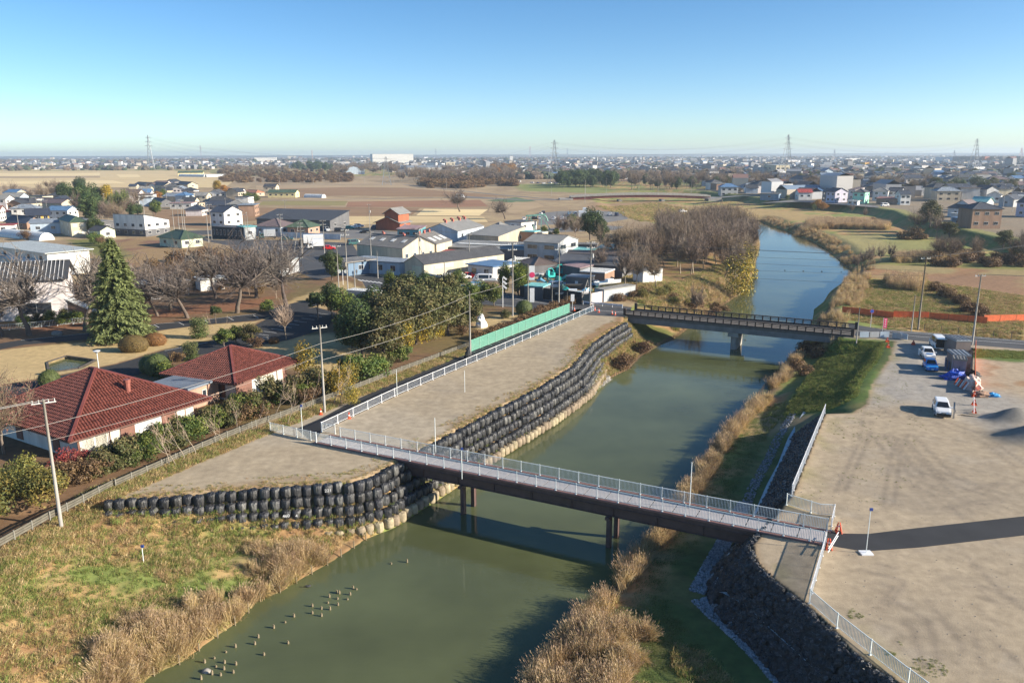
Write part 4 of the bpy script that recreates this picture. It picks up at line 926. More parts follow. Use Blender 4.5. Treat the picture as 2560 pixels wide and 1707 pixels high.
for i, (a, b_, c, d) in enumerate([(850,462,848,436),(912,460,911,440),(1048,466,1047,444),(1116,474,1116,446),(784,462,782,436),(1190,478,1188,454),(699,465,697,433),(985,462,985,440),(1842,488,1844,460),(1462,508,1462,450)]):
    pole('f%d' % i, a, b_, c, d, 'thin pole out in the brown fields', 0, .14, group='poles in the fields', name='field_pole', cat='pole')
for i, (a, b_, c, d, hh) in enumerate([(2398,505,2400,462,2),(2507,522,2515,460,2),(2378,495,2382,455,2),(2225,490,2225,466,2),(2275,478,2278,450,2),(2294,480,2294,455,2),(2068,490,2066,450,2),(2060,488,2064,455,2),(2480,500,2478,450,2),(2460,492,2462,455,2),(2530,530,2535,500,2),(2165,480,2163,455,2),(2190,476,2192,452,2),(2445,470,2444,450,2),(1995,482,1993,460,2),(1945,478,1944,455,2),(2520,500,2522,470,2),(2100,470,2100,440,2)]):
    pole('r%d' % i, a, b_, c, d, 'slim utility pole among the houses on the right bank', 1, .14, group='utility poles of the right bank', h=hh, az=random.uniform(0, 3))
for k, (a, b_, H) in {'t13': ((1060, 690), (1122, 697), 0)}.items(): pass
def stay(px, py, qx, qy, label, par_=None):
    pb, H = HT(px, py, px, qy, 0); b = pb; t = G(qx, py, 0); m = MB(); m.tube([(0, 0, -.2), (t.x - b.x, 0, H)], .1, 6); return tag(m.build('pole_stay', polem, loc=b), label, 'pole stay')
stay(1080, 690, 1051, 616, 'slanting stay against the pole before the garage door shed')
stay(733, 645, 749, 568, 'slanting stay against the pole behind the bare trees')
stay(1450, 756, 1468, 700, 'white slanting stay beside the pole at the guard rail')
ghost('g0', G(-420, 1440, 0), 10.); ghost('gl', Vector((-70, 40, 0)), 9.5, .5); ghost('gr', Vector((150, 128, 0)), 10., .1); ghost('gr2', Vector((170, 215, 0)), 12., .1)
wires('gl', 'p1', 'pale wires running off the left edge from the nearest pole', 3, mat=wirel, h0=-.05, sag=.005)
wires('p1', 'p2', 'pale wire from the nearest pole over the red tiled roofs', single=True, mat=wirel, h0=-2.2, r=.02, sag=.012)
wires('p1', 'p2', 'lower pale wire passing the red tiled roofs', single=True, mat=wirel, h0=-3.6, r=.015, sag=.018)
wires('gl', 'p1', 'pale wire low on the left edge', single=True, mat=wirel, h0=-2.2, r=.02, sag=.01)
wires('p2', 'p3', 'pale cable from the path corner pole towards the mint fence', single=True, mat=wirel, h0=-2.2, h1=-.6, r=.022, sag=.02)
wires('p2', 'p3', 'lower cable over the olive trees', single=True, mat=wirel, h0=-4.2, h1=-3., r=.022, sag=.015)
wires('p3', 'p26', 'pale cable from the mint fence pole to the shop flag pole', single=True, mat=wirel, h0=-.6, h1=-2., r=.022, sag=.01)
wires('p26', 'p5', 'cable from the shop flag pole to the slim pole', single=True, mat=wirel, h0=-2.5, h1=-3.5, r=.03, sag=.01)
for k, (h0, h1) in enumerate(((-1.5, -1.2), (-2.6, -2.5), (-4.4, -3.4), (-5.6, -5.2))):
    wires('p6', 'p7', 'dark wires spanning the river above the road bridge', single=True, h0=h0, h1=h1, r=.024, sag=.004, group='dark wires spanning the river')
wires('p6', 'p7', 'bundle of three dark wires spanning the river', 3, r=.02, sag=.004); wires('p7', 'gr2', 'wires running off the right edge from the brown pole', 3, r=.018, sag=.008)
wires('p8', 'gr', 'wires running off the right edge behind the yard sheds', 3, r=.018, sag=.008); wires('p8', 'p10', 'thin wire along the right-hand road', single=True, h0=-3, h1=-.3, r=.02, sag=.01)
for a, b_ in (('p4', 'p5'), ('p5', 'p6'), ('p16', 'p4'), ('p13', 'p16'), ('p13', 'p14'), ('p14', 'p19'), ('p19', 'p18'), ('p18', 'p17'), ('p12', 'p13'), ('p17', 'p22'), ('p21', 'p14'), ('p12', 'p19')):
    wires(a, b_, 'thin dark wires strung between poles along the road', 3, r=.018, sag=.015, group='wires along the road')
for i in range(0, 20, 2): wires('q%d' % i, 'q%d' % (i + 1), 'thin wires between hamlet poles', 2, r=.015, group='wires in the hamlet')
for i in range(0, 16, 2): wires('r%d' % i, 'r%d' % (i + 1), 'thin wires between right bank poles', 2, r=.015, group='wires on the right bank')
for px, py, ty, lb, h in ((1155,1197,1119,'slim grey survey post with a blue head rising from the middle of the footbridge',.1),(1724,1270,1155,'slim grey post standing on the far side of the footbridge by the right bank reeds',.1),(1089,1130,1044,'slim grey post by the top of the bag wall',.1),(2165,1383,1270,'slim post with blue head on a white base plate beside the right-hand path',0.),(757,1093,1012,'slim grey post with blue head by the path railing left of the bridge',0.),(358,1396,1353,'short post with a small blue plate in the meadow',-2.),(1162,980,926,'slim pale post at the edge of the black path',0.),(993,990,924,'thin pale post against the white path railing',0.),(1282,838,812,'thin post between mint fence and black path',0.),(1378,800,773,'thin post near the far end of the mint fence',0.)):
    b, H = HT(px, py, px, ty, h); 
    if h == -2.: b.z = TZ(b.x, b.y)
    o = empty('marker_post', lb, 'post', b); m = MB(); m.tube([(0, 0, 0), (0, 0, H)], .035, 6); m.build('shaft', galv, o)
    if 'blue' in lb: m = MB(); m.box((.05, 0, H - .1), (.22, .14, .2)); m.build('head', M('blue_plastic', (.03, .06, .25), rough=.4, var=.05), o)
    if 'white base' in lb: m = MB(); m.box((0, 0, .05), (.9, .7, .1)); m.build('base_plate', wpaint, o)

# ------------------------------------------------------------------ net fence of the garden, weed-backed
netm = M('grey_slab_fence', (.12, .11, .085), rough=.9, var=.35, scale=1.5); netp = M('fence_post_grey', (.20, .19, .16), rough=.8, var=.2)
def block_fence(label, pts, h, step=1.8):
    o = empty('block_fence', label, 'fence', pts[0], group=None); P = [p - pts[0] for p in pts]; pm = MB(); pm.box((0, 0, h / 2), (.1, .1, h)); pme = pm.mesh('post', False, [netp])
    sl = []
    for k in range(3): q = MB(); q.box((step / 2, 0, .22 + k * (h - .15) / 3), (step - .12, .05, (h - .3) / 3)); sl.append(q.mesh('slab', False, [netm]))
    sp = along(P, step)
    for i, (p, d) in enumerate(sp):
        r = math.atan2(d.y, d.x); link('post', pme, o, p, r)
        for s_ in sl: link('slab', s_, o, p, r)
    return o
block_fence('low grey slab fence between the garden shrubs and the meadow at left', GP([(-60,1402),(90,1318),(250,1235),(420,1160),(560,1098),(640,1066)]), .8)
block_fence('low grey slab fence between the garden shrubs and the black path', GP([(640,1066),(700,1045),(850,988),(1000,930),(1168,868)]), .8)

# ------------------------------------------------------------------ orange net fence and guard rail, wire fence
o = panel_fence('orange_net_fence', 'bright orange net fence strung across the dry grass upstream of the road', 'fence', GP([(2105,782),(2200,793),(2300,796),(2420,806),(2560,803),(2700,800)], -1.), 1.35, 3.2, M('net_post', (.4, .12, .05)), orange, foot=False, panel_name='net', gap=.05, thick=.02)
wf = empty('wire_fence', 'low dark wire fence on the verge of the right-hand road', 'fence', G(2310, 826)); P = [p - G(2310, 826) for p in GP([(2310,826),(2440,838),(2560,847),(2700,856)])]
pm = MB(); pm.box((0, 0, .5), (.07, .07, 1.1)); pme = pm.mesh('post', False, [dsteel])
for p, d in along(P, 2.6): link('post', pme, wf, p)
for z in (.4, .75, 1.):
    m = MB(); m.tube([p + Vector((0, 0, z)) for p in P], .015, 3); m.build('wire', dsteel, wf)
gr_ = empty('guard_rail', 'pale steel guard rail on the far side of the road before the bridge', 'guard rail', G(1458, 762)); a = Vector((0, 0, 0)); b = G(1556, 771) - G(1458, 762)
for z in (.72, .55): m = MB(); m.bar(a + Vector((0, 0, z)), b + Vector((0, 0, z)), .06, .14); m.build('rail', M('rail_blue_white', (.55,.60,.68), rough=.5), gr_)
for i in range(5): m = MB(); p = a.lerp(b, i / 4); m.box((p.x, p.y + .1, .4), (.12, .12, .8)); m.build('post', wpaint, gr_)

# ------------------------------------------------------------------ wooden stakes along the banks and in the water
stk = M('weathered_stake', (.24, .19, .12), rough=.9, var=.3, scale=4); stkd = M('dark_wet_stake', (.10, .075, .05), rough=.8, var=.3)
sm_ = MB(); sm_.tube([(0, 0, -1.2), (.02, .01, .7)], [.06, .05], 6); stme = sm_.mesh('stake', False, [stk]); sd_ = MB(); sd_.tube([(0, 0, -1.2), (.02, 0, .75)], [.05, .045], 5); sdme = sd_.mesh('stake', False, [stkd])
dw = MB(); dw.tube([(0, 0, -1.), (.01, 0, .14), (.01, 0, .24)], [.08, .08, .04], 7); stub = dw.mesh('stump', True, [stk])
for p, d in along(offset([G(*q, WL) for q in waterL[1:14]], .25), 1.75):
    if p.y < 96: tag(link('bank_stake', stme, None, (p.x, p.y, WL + random.uniform(-.1, .15)), random.random() * 6), 'pale wooden stake at the water line below the left bank', 'stake', 'stakes along the left water line')
for line, st in (((waterL[18:26]), .8), ([(2020,860),(1982,903),(1950,940),(1920,975),(1880,1025)], .7), ([(2067,806),(2050,830),(2020,860)], 1.)):
    for p, d in along(offset([G(*q, WL) for q in line], .35 if line[0][0] < 1900 else .6), st):
        tag(link('bank_stake', sdme, None, (p.x, p.y, WL + random.uniform(-.05, .2)), random.random() * 6), 'dark wet stake in the row along the bank upstream', 'stake', 'dark stakes along the upstream banks')
pts = [(978,1409),(1018,1405)] + [(640 + x / 3.092, 1200 + y / 3.092) for x, y in ((752,838),(778,845),(625,868),(645,876),(728,885),(568,903),(630,918),(708,922),(557,948),(635,965),(437,975),(506,995),(573,1000),(437,1030),(506,1050),(294,1055),(226,1100),(138,1142),(18,1215),(249,1262),(63,1350))] + [(x / 3.092, 1200 + y / 3.092) for x, y in ((1822,1290),(1970,1268),(1657,1378),(1583,1410),(1736,1412),(1670,1442),(1826,1425),(1732,1462),(1805,1488),(1705,1508),(1555,1538),(1640,1500),(1748,1330))]
for q in pts:
    p = G(*q, WL); tag(link('pile_stump', stub, None, (p.x, p.y, WL + random.uniform(-.1, .12)), random.random() * 6), 'cut-off wooden pile standing in the green water', 'pile', 'cut-off piles standing in the water')
m = MB(); m.sphere((0, 0, -.02), (.34, .28, .24), 9, 6); p = G(516, 1678, WL); tag(m.build('rock', rockm, loc=p, smooth=True), 'lone pale rock in the water among the piles', 'rock')
# ------------------------------------------------------------------ buildings
def wallm(k, rgb, var=.2): return M('wall_' + k, rgb, rough=.85, var=var, scale=.6, stretch=(1, 1, .25))
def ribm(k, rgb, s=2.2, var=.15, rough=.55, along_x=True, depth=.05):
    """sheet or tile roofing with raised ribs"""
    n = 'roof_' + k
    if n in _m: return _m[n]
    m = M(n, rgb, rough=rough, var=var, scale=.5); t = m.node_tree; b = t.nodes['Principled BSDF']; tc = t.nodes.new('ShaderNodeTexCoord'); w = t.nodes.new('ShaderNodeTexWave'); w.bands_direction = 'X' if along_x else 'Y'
    w.inputs['Scale'].default_value = s; w.inputs['Distortion'].default_value = 0; bp = t.nodes.new('ShaderNodeBump'); bp.inputs['Distance'].default_value = depth; t.links.new(tc.outputs['Object'], w.inputs['Vector']); t.links.new(w.outputs[0], bp.inputs['Height']); t.links.new(bp.outputs[0], b.inputs['Normal']); sr = b.inputs['Base Color'].links[0].from_socket; mr = t.nodes.new('ShaderNodeMapRange'); mr.inputs[3].default_value = .72; mr.inputs[4].default_value = 1.12; mx = t.nodes.new('ShaderNodeMix'); mx.data_type = 'RGBA'; mx.blend_type = 'MULTIPLY'; mx.inputs[0].default_value = 1; t.links.new(w.outputs[0], mr.inputs[0]); t.links.new(sr, mx.inputs[6]); t.links.new(mr.outputs[0], mx.inputs[7]); t.links.new(mx.outputs[2], b.inputs['Base Color']); return m  # colour bands follow the wave: weathering plus rib shading put into the base colour
glass = M('window_glass', (.03, .035, .045), rough=.12, var=.1, spec=.8); glassb = M('bluish_glass', (.06, .08, .11), rough=.15, var=.1, spec=.8)
frm = M('window_frame', (.55, .54, .52), rough=.5, var=.05); curt = M('curtain_white', (.62, .60, .52), rough=.9, var=.2, scale=4, stretch=(6, 6, .2))
WC = {k: wallm(k, c) for k, c in dict(white=(.66,.65,.62), cream=(.52,.46,.34), pink=(.66,.60,.58), grey=(.40,.41,.42), blue=(.42,.50,.58), dblue=(.16,.24,.34), black=(.035,.037,.04), orange=(.62,.36,.07), brown=(.30,.19,.13), tan=(.46,.39,.29), lav=(.48,.46,.55), mint=(.30,.62,.48), yellow=(.72,.62,.32), rust=(.34,.10,.05), teal=(.12,.34,.38), green=(.52,.56,.42), dark=(.12,.12,.125), sheet=(.38,.40,.41), brick=(.40,.25,.18)).items()}
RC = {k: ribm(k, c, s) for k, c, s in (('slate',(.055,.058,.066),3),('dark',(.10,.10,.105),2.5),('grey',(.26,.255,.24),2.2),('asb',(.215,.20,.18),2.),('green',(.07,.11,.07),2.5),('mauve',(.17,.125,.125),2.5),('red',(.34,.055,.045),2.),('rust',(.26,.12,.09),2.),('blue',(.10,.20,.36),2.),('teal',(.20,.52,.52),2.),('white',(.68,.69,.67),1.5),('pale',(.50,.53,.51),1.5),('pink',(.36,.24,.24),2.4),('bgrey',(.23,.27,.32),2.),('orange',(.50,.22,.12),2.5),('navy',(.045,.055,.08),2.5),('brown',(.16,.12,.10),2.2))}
_wc = {}
def winmesh(w, h, gl=None, k=1):
    key = (round(w, 1), round(h, 1), gl.name if gl else 'g')
    if key not in _wc:
        m = MB(); m.mat(frm); m.box((0, 0, 0), (w + .12, .05, h + .12)); m.mat(gl or glass); n = 2 if w > 1.1 else 1
        for i in range(n): m.box((-w / 2 + w * (i + .5) / n, -.03, 0), (w / n - .07, .03, h - .06))
        _wc[key] = m.mesh('window')
    return _wc[key]
def add_win(o, x, y, z, rz, w, h, gl=None, name='window'):
    c = link(name, winmesh(w, h, gl), o, (x, y, z), rz); CH.setdefault(o.name, []).append(c); return c
def frame(C_, U_, V_, v=None, lv=0., base=0.):
    c = G(*C_, lv); u = G(*U_, lv)
    if c.y > 900: s_ = 1 if u.x > c.x else -1; k_ = c.y / u.y; u = Vector((u.x * k_, c.y, u.z)); u.y += .25 * (u.x - c.x)
    d = u - c; d.z = 0; L = d.length; d.normalize(); n = Vector((-d.y, d.x, 0))
    if V_ is not None: w = (G(*V_, lv) - c).dot(n)
    else: w = v if n.y > 0 else -v
    if w < 0: flip = True
    else: flip = False
    return Vector((c.x, c.y, base)), math.atan2(d.y, d.x), L, w
def roof_on(o, Lx, w, h, kind, rise, rm, ov=.45, th=.14, name='roof', x0=0., z_extra=0.):
    m = MB(); a, b = min(0, w) - ov, max(0, w) + ov; xa, xb = x0 - ov, Lx + ov; z = h + .003; my = w / 2; sl = rise / (abs(w) / 2 + .001)
    def slab(pts): 
        n = len(m.v); m.v += [tuple(p) for p in pts] + [(p[0], p[1], p[2] - th) for p in pts]; k = len(pts)
        m.f.append(tuple(range(n, n + k))); m.f.append(tuple(range(n + 2 * k - 1, n + k - 1, -1))); m.m += [m.mi] * 2
        for i in range(k): m.f.append((n + i, n + k + i, n + k + (i + 1) % k, n + (i + 1) % k)); m.m.append(m.mi)
    if kind == 'flat': m.box(((xa + xb) / 2, (a + b) / 2, z + .12), (xb - xa, b - a, .24))
    elif kind == 'gable':
        e = z - ov * sl + th; r = z + rise + th
        slab([(xa, a, e), (xb, a, e), (xb, my, r), (xa, my, r)]); slab([(xa, my, r), (xb, my, r), (xb, b, e), (xa, b, e)]); m.box(((xa + xb) / 2, my, r + .02), (xb - xa, .35, .12))
    elif kind == 'gabley':
        mx = (x0 + Lx) / 2; s2 = rise / ((Lx - x0) / 2); e = z - ov * s2 + th; r = z + rise + th
        slab([(xa, b, e), (xa, a, e), (mx, a, r), (mx, b, r)]); slab([(mx, b, r), (mx, a, r), (xb, a, e), (xb, b, e)]); m.box((mx, (a + b) / 2, r + .02), (.35, b - a, .12))
    elif kind == 'hip':
        k = min((b - a) / 2, (xb - xa) / 2 - .02); e = z + th - .1; r = z + rise + th; p = [(xa, a, e), (xb, a, e), (xb, b, e), (xa, b, e)]
        if (b - a) <= (xb - xa): q1, q2 = (xa + k, my, r), (xb - k, my, r); F_ = [[p[0], p[1], q2, q1], [p[1], p[2], q2], [p[2], p[3], q1, q2], [p[3], p[0], q1]]; ed = [(p[0], q1), (p[1], q2), (p[2], q2), (p[3], q1), (q1, q2)]
        else: mx = (xa + xb) / 2; k = (xb - xa) / 2; q1, q2 = (mx, a + k, r), (mx, b - k, r); F_ = [[p[0], p[1], q1], [p[1], p[2], q2, q1], [p[2], p[3], q2], [p[3], p[0], q1, q2]]; ed = [(p[0], q1), (p[1], q1), (p[2], q2), (p[3], q2), (q1, q2)]
        for f in F_: slab(f)
        for s_, t_ in ed: m.bar(Vector(s_) + Vector((0, 0, .04)), Vector(t_) + Vector((0, 0, .04)), .26, .12)
    elif kind in ('up', 'down'):
        lo, hi = (0, rise) if kind == 'up' else (rise, 0)
        if w < 0: lo, hi = hi, lo
        slab([(xa, a, z + lo + th), (xb, a, z + lo + th), (xb, b, z + hi + th), (xa, b, z + hi + th)])
    elif kind in ('xup', 'xdown'):
        lo, hi = (0, rise) if kind == 'xup' else (rise, 0); slab([(xa, a, z + lo + th), (xb, a, z + hi + th), (xb, b, z + hi + th), (xa, b, z + lo + th)])
    return m.build(name, rm, o)
def walls_on(o, Lx, w, h, kind, rise, wm_, z0=0., name='wall', x0=0.):
    m = MB(); a, b = min(0, w), max(0, w); m.prism([(x0, a), (Lx, a), (Lx, b), (x0, b)], z0, h, top=True)
    if kind == 'gable':
        for x in (x0, Lx - .02): m.face([(x + .01, a, h), (x + .01, b, h), (x + .01, (a + b) / 2, h + rise)])
    if kind == 'gabley':
        for y in (a, b): m.face([(x0, y, h), (Lx, y, h), ((x0 + Lx) / 2, y, h + rise)])
    if kind in ('up', 'down'):
        hi = b if (kind == 'up') == (w > 0) else a; lo = a if hi == b else b
        for x in (x0, Lx): m.face([(x, lo, h), (x, hi, h), (x, hi, h + rise)])
        m.face([(x0, hi, h), (Lx, hi, h), (Lx, hi, h + rise), (x0, hi, h + rise)])
    if kind in ('xup', 'xdown'):
        hi = Lx if kind == 'xup' else x0; lo = x0 if hi == Lx else Lx
        for y in (a, b): m.face([(lo, y, h), (hi, y, h), (hi, y, h + rise)])
        m.face([(hi, a, h), (hi, b, h), (hi, b, h + rise), (hi, a, h + rise)])
    return m.build(name, wm_, o)
def bld(label, C_, U_, V_=None, v=8., lv=0., h=3., roof='gable', rise=1.5, wc='white', rc='grey', win=(3, 2), fl=1, name='house', cat='house', base=0., ov=.45, ww=1.5, wh=1.1, gl=None, lower=None, group=None, root=None, z0=None):
    """a building from three corner pixels at level lv: near corner, end of its long side, end of its other side"""
    org, rz, L, w = frame(C_, U_, V_, v, lv + base, base)
    o = root or empty(name, label, cat, org, rz, group)
    wm_ = WC.get(wc) or wc; rm = RC.get(rc) or rc
    walls_on(o, L, w, h, roof, rise, wm_, z0=-.5 if z0 is None else z0)
    if lower: m = MB(); a, b = min(0, w), max(0, w); m.prism([(-.03, a - .03), (L + .03, a - .03), (L + .03, b + .03), (-.03, b + .03)], -.5, lower[0]); m.build('lower_wall', WC[lower[1]], o)
    roof_on(o, L, w, h, roof, rise, rm, ov)
    fh = h / fl
    for f in range(fl):
        z = f * fh + fh * .55; s = 1 if w > 0 else -1; hh = min(wh, fh * .45)
        for i in range(win[0]): add_win(o, L * (i + .5) / win[0], -.03 * s, z, 0 if s > 0 else math.pi, min(ww, L / win[0] * .6), hh, gl)
        for i in range(win[1]):
            for x, r in ((-.03, -math.pi / 2), (L + .03, math.pi / 2)): add_win(o, x, w * (i + .5) / win[1], z, r, min(ww, abs(w) / win[1] * .55), hh, gl)
    return o, L, w

# ---- near garden: two red tiled houses and the link between them
tilem = M('red_tile', (.15, .046, .033), rough=.65, var=.5, scale=2.4, spec=.35); ridgem = M('red_ridge', (.18, .05, .04), rough=.6, var=.2)
def tile_roof(o, P, tiles_name='roof_tiles'):
    """P: faces as (eave a, eave b, top points...) in local space; real tile humps row by row"""
    V = []; F = []; n = 0
    for f in P:
        a, b, t1, t2 = [Vector(q) for q in f]; e = (b - a); Le = e.length; ex = e / Le; up = ((t1 + t2) / 2 - (a + b) / 2); up -= ex * up.dot(ex); Lu = up.length; uy = up / Lu; nz = ex.cross(uy).normalized()
        if nz.z < 0: nz = -nz
        rows_ = int(Lu / .42); xa = (t2 - a).dot(ex); xb = (t1 - a).dot(ex)
        for r in range(rows_):
            y = Lu * r / rows_; t = (r + .5) / rows_; lo = xa * t; hi = Le + (xb - Le) * t; k = int((hi - lo) / .32)
            for i in range(k):
                x = lo + (hi - lo) * (i + .5) / k; c = a + ex * x + uy * y + nz * .02; hw = .15; l = Lu / rows_ * 1.04
                q = [c - ex * hw, c - ex * hw * .5 + nz * .11, c + ex * hw * .5 + nz * .11, c + ex * hw]
                V += [tuple(p + nz * .035) for p in q] + [tuple(p + uy * l) for p in q] + [tuple(q[0]), tuple(q[3])]
                F += [(n, n + 1, n + 5, n + 4), (n + 1, n + 2, n + 6, n + 5), (n + 2, n + 3, n + 7, n + 6), (n + 8, n + 9, n + 3, n), (n, n + 3, n + 2, n + 1)]; n += 10
    c = link(tiles_name, npmesh(tiles_name, np.array(V), np.array(F), tilem), o); c['kind'] = 'stuff'; CH.setdefault(o.name, []).append(c); return c
def red_house(label, F_, R_, L_, he, rise, wins, chim=None):
    f, r, l = G(*F_, he), G(*R_, he), G(*L_, he); d = (r - f); Lx = d.length; d.normalize(); n = Vector((-d.y, d.x, 0)); w = (l - f).dot(n); o = empty('red_roof_house', label, 'house', (f.x, f.y, 0), math.atan2(d.y, d.x))
    iv = 1.5; s = 1 if w > 0 else -1; m = MB(); m.prism([(iv, s * iv), (Lx - iv, s * iv), (Lx - iv, w - s * iv), (iv, w - s * iv)], -.4, he + .2); m.build('wall', WC['white'], o)
    k = min(abs(w), Lx) / 2; z = he; zt = he + rise; A, B, C2, D = (0, 0, z), (Lx, 0, z), (Lx, w, z), (0, w, z)
    if Lx >= abs(w): q1, q2 = (k, w / 2, zt), (Lx - k, w / 2, zt)
    else: q1, q2 = (Lx / 2, s * k, zt), (Lx / 2, w - s * k, zt)
    if Lx >= abs(w): fc = [(A, B, q2, q1), (B, C2, q2, q2), (C2, D, q1, q2), (D, A, q1, q1)]; ed = [(A, q1), (B, q2), (C2, q2), (D, q1), (q1, q2)]
    else: fc = [(A, B, q1, q1), (B, C2, q2, q1), (C2, D, q2, q2), (D, A, q1, q2)]; ed = [(A, q1), (B, q1), (C2, q2), (D, q2), (q1, q2)]
    m = MB()
    for q in fc: m.face(q if q[2] != q[3] else q[:3])
    m.face([A, D, C2, B]); rf = m.build('roof', ridgem, o); tile_roof(rf, fc)
    for a, b in ed: m = MB(); m.bar(Vector(a) + Vector((0, 0, .1)), Vector(b) + Vector((0, 0, .1)), .3, .2); m.build('ridge', ridgem, rf)
    gt_ = MB(); cs = [A, B, C2, D]
    for i in range(4): gt_.bar(Vector(cs[i]) - Vector((0, 0, .06)), Vector(cs[(i + 1) % 4]) - Vector((0, 0, .06)), .12, .12)
    gt_.build('gutter', M('gutter_brown', (.16, .09, .07)), rf)
    if w < 0: pass
    bd = M('brown_boarding', (.20, .10, .075), rough=.8, var=.2, scale=3)
    for x0, x1, kind in wins:
        xx = iv + (Lx - 2 * iv) * x0; x2 = iv + (Lx - 2 * iv) * x1
        if kind == 'b': m = MB(); m.box(((xx + x2) / 2, s * (iv - .05), he / 2), (x2 - xx, .1, he)); m.build('boarding', bd, o)
        else:
            m = MB(); m.mat(M('wood_frame', (.20, .10, .07))); m.box(((xx + x2) / 2, s * (iv - .04), he / 2 + .1), (x2 - xx, .1, he - .2)); m.mat(curt)
            for i in range(kind): a_ = xx + (x2 - xx) * (i + .06) / kind; b_ = xx + (x2 - xx) * (i + .94) / kind; m.box(((a_ + b_) / 2, s * (iv - .1), he / 2 + .12), (b_ - a_, .04, he - .5))
            m.build('window', None, o)
    for y in (.3, .7): m = MB(); m.box((iv - .05, w * y, he / 2), (.1, 1.2, he * .8)); m.build('shutter', bd, o)
    if chim: p = (Matrix.Translation((f.x, f.y, 0)) @ Matrix.Rotation(math.atan2(d.y, d.x), 4, 'Z')).inverted() @ G(*chim[0], chim[1]); m = MB(); m.box((p.x, p.y, p.z - .1), (1.3, 1.1, .5)); m.tube([(p.x, p.y, p.z), (p.x, p.y, p.z + 2.)], .3, 10); m.tube([(p.x, p.y, p.z + 1.7), (p.x, p.y, p.z + 2.05)], .38, 10); m.build('chimney', M('red_flue', (.24, .08, .06), rough=.5), rf)
    return o
red_house('large house with red tiled pyramid roof and chimney at lower left', (174,1106), (530,997), (-71,1036), 2.7, 4.3, [(0,.24,1),(.02,.24,2),(.25,.33,1),(.34,.46,'b'),(.7,.82,'b'),(.83,1.,2)], ((322,993), 4.2))
red_house('smaller house with red tiled pyramid roof right of the large one', (589,962), (753,902), (445,921), 2.7, 2.9, [(.0,.3,'b'),(.45,.6,1),(.62,.78,2),(.8,.92,1),(.92,1.,'b')])
o, L, w = bld('low brick link with flat blue-grey roof between the two red-roofed houses', (470,975), (545,950), (376,963), lv=2.6, h=2.6, roof='flat', wc='brick', rc='bgrey', win=(1, 0), ww=.6, name='link_building', cat='building', ov=.3)
# ---- left of the frame
o, L, w = bld('pinkish white warehouse with black ribbed roof at the left edge', (173,792), (-140,814), None, 12, 0, 7.6, 'gable', 2.5, 'pink', 'slate', win=(0, 0), name='warehouse', cat='warehouse', ov=.7)
rib = MB()
for i in range(int(L / .7)):
    x = .3 + i * .7; rib.bar((x, -.75 * (1 if w > 0 else -1), 7.6 - .2), (x, w / 2, 7.6 + 2.8), .09, .1)
rib.build('roof_ribs', M('pale_ribs', (.55, .55, .55), var=.4, scale=3), o)
add_win(o, 6, -.03 * (1 if w > 0 else -1), 4.6, 0 if w > 0 else math.pi, 2.2, 1.4); add_win(o, 5.2, -.03 * (1 if w > 0 else -1), 2., 0 if w > 0 else math.pi, 5., 2.1)
o, L, w = bld('two-storey white block with flat pale green roof and blue balconies', (117,634), (222,624), (26,608), lv=6., h=6., roof='flat', wc='white', rc='pale', win=(0, 5), fl=2, name='apartment_block', cat='apartment block', ov=.9)
for z in (.9, 3.7): m = MB(); m.box((-.9, w / 2, z), (.08, abs(w), 1.)); m.box((-.5, w / 2, z - .5), (.9, abs(w), .12)); m.build('balcony', WC['blue'], o)
m = MB(); P = [G(x, y, 0) for x, y in ((172,792),(262,790))]; hh = empty('stair_shed', 'low wedge-shaped shed with slanting white roof right of the warehouse', 'shed', P[0], 0)
d = P[1] - P[0]; m.face([(0, 0, 0), (d.x, 0, 0), (0, 0, 3.2)]); m.build('wall', WC['brown'], hh); m = MB(); m.bar((-.3, .9, 3.5), (d.x + .5, .9, .1), 2.2, .12); m.build('roof', RC['white'], hh)
railing('garden_railing', 'thin pale railing below the warehouse wall', [G(-60, 832), G(60, 822), G(290, 800)], 1.1, 2.5, .25, galv)
def tunnel(label, a, b, r, mat, name='polytunnel', hr=1., group=None):
    A, B = G(*a, 0), G(*b, 0); d = B - A; L = d.length; o = empty(name, label, 'polytunnel', A, math.atan2(d.y, d.x), group); m = MB(); n = 9
    m.grid([[(x, r * math.cos(math.pi * j / n), r * hr * math.sin(math.pi * j / n)) for j in range(n + 1)] for x in [L * i / 8 for i in range(9)]]); m.face([(0, r * math.cos(math.pi * j / n), r * hr * math.sin(math.pi * j / n)) for j in range(n + 1)]); m.face([(L, r * math.cos(math.pi * j / n), r * hr * math.sin(math.pi * j / n)) for j in range(n, -1, -1)]); m.build('film', mat, o)
    m = MB()
    for i in range(int(L / 2) + 1): m.tube([(min(L, i * 2.), (r + .02) * math.cos(math.pi * j / n), (r * hr + .02) * math.sin(math.pi * j / n)) for j in range(n + 1)], .03, 3)
    m.build('hoops', galv, o); return o
film = M('greenhouse_film', (.55, .56, .56), rough=.35, var=.15, scale=.8)
tunnel('curved white polytunnel in the garden plot at left', (118,601), (15,590), 2.8, film); 
tunnel('silver polytunnel beside the yellow house', (765,494), (810,495), 2.6, film)
tunnel('long silver polytunnel far beyond the hamlet', (452,442), (515,443), 4., film); tunnel('second long silver polytunnel right of the first', (515,443), (572,442), 4., film)
B = bld
o, L, w = B('orange two-storey traditional house with navy tiled roof', (69,537), (122,535), None, 8, 5.8, 5.8, 'gable', 2.2, 'orange', 'navy', (3, 1), 2, ov=.9); B('', (69,556), (20,553), None, 7, 3., 3., 'gable', 1.6, 'orange', 'navy', (1, 1), root=o) if 0 else None
B('low navy-roofed wing left of the orange house', (66,556), (14,552), None, 7, 3., 3., 'gable', 2.2, 'brown', 'navy', (2, 1), ov=.8)
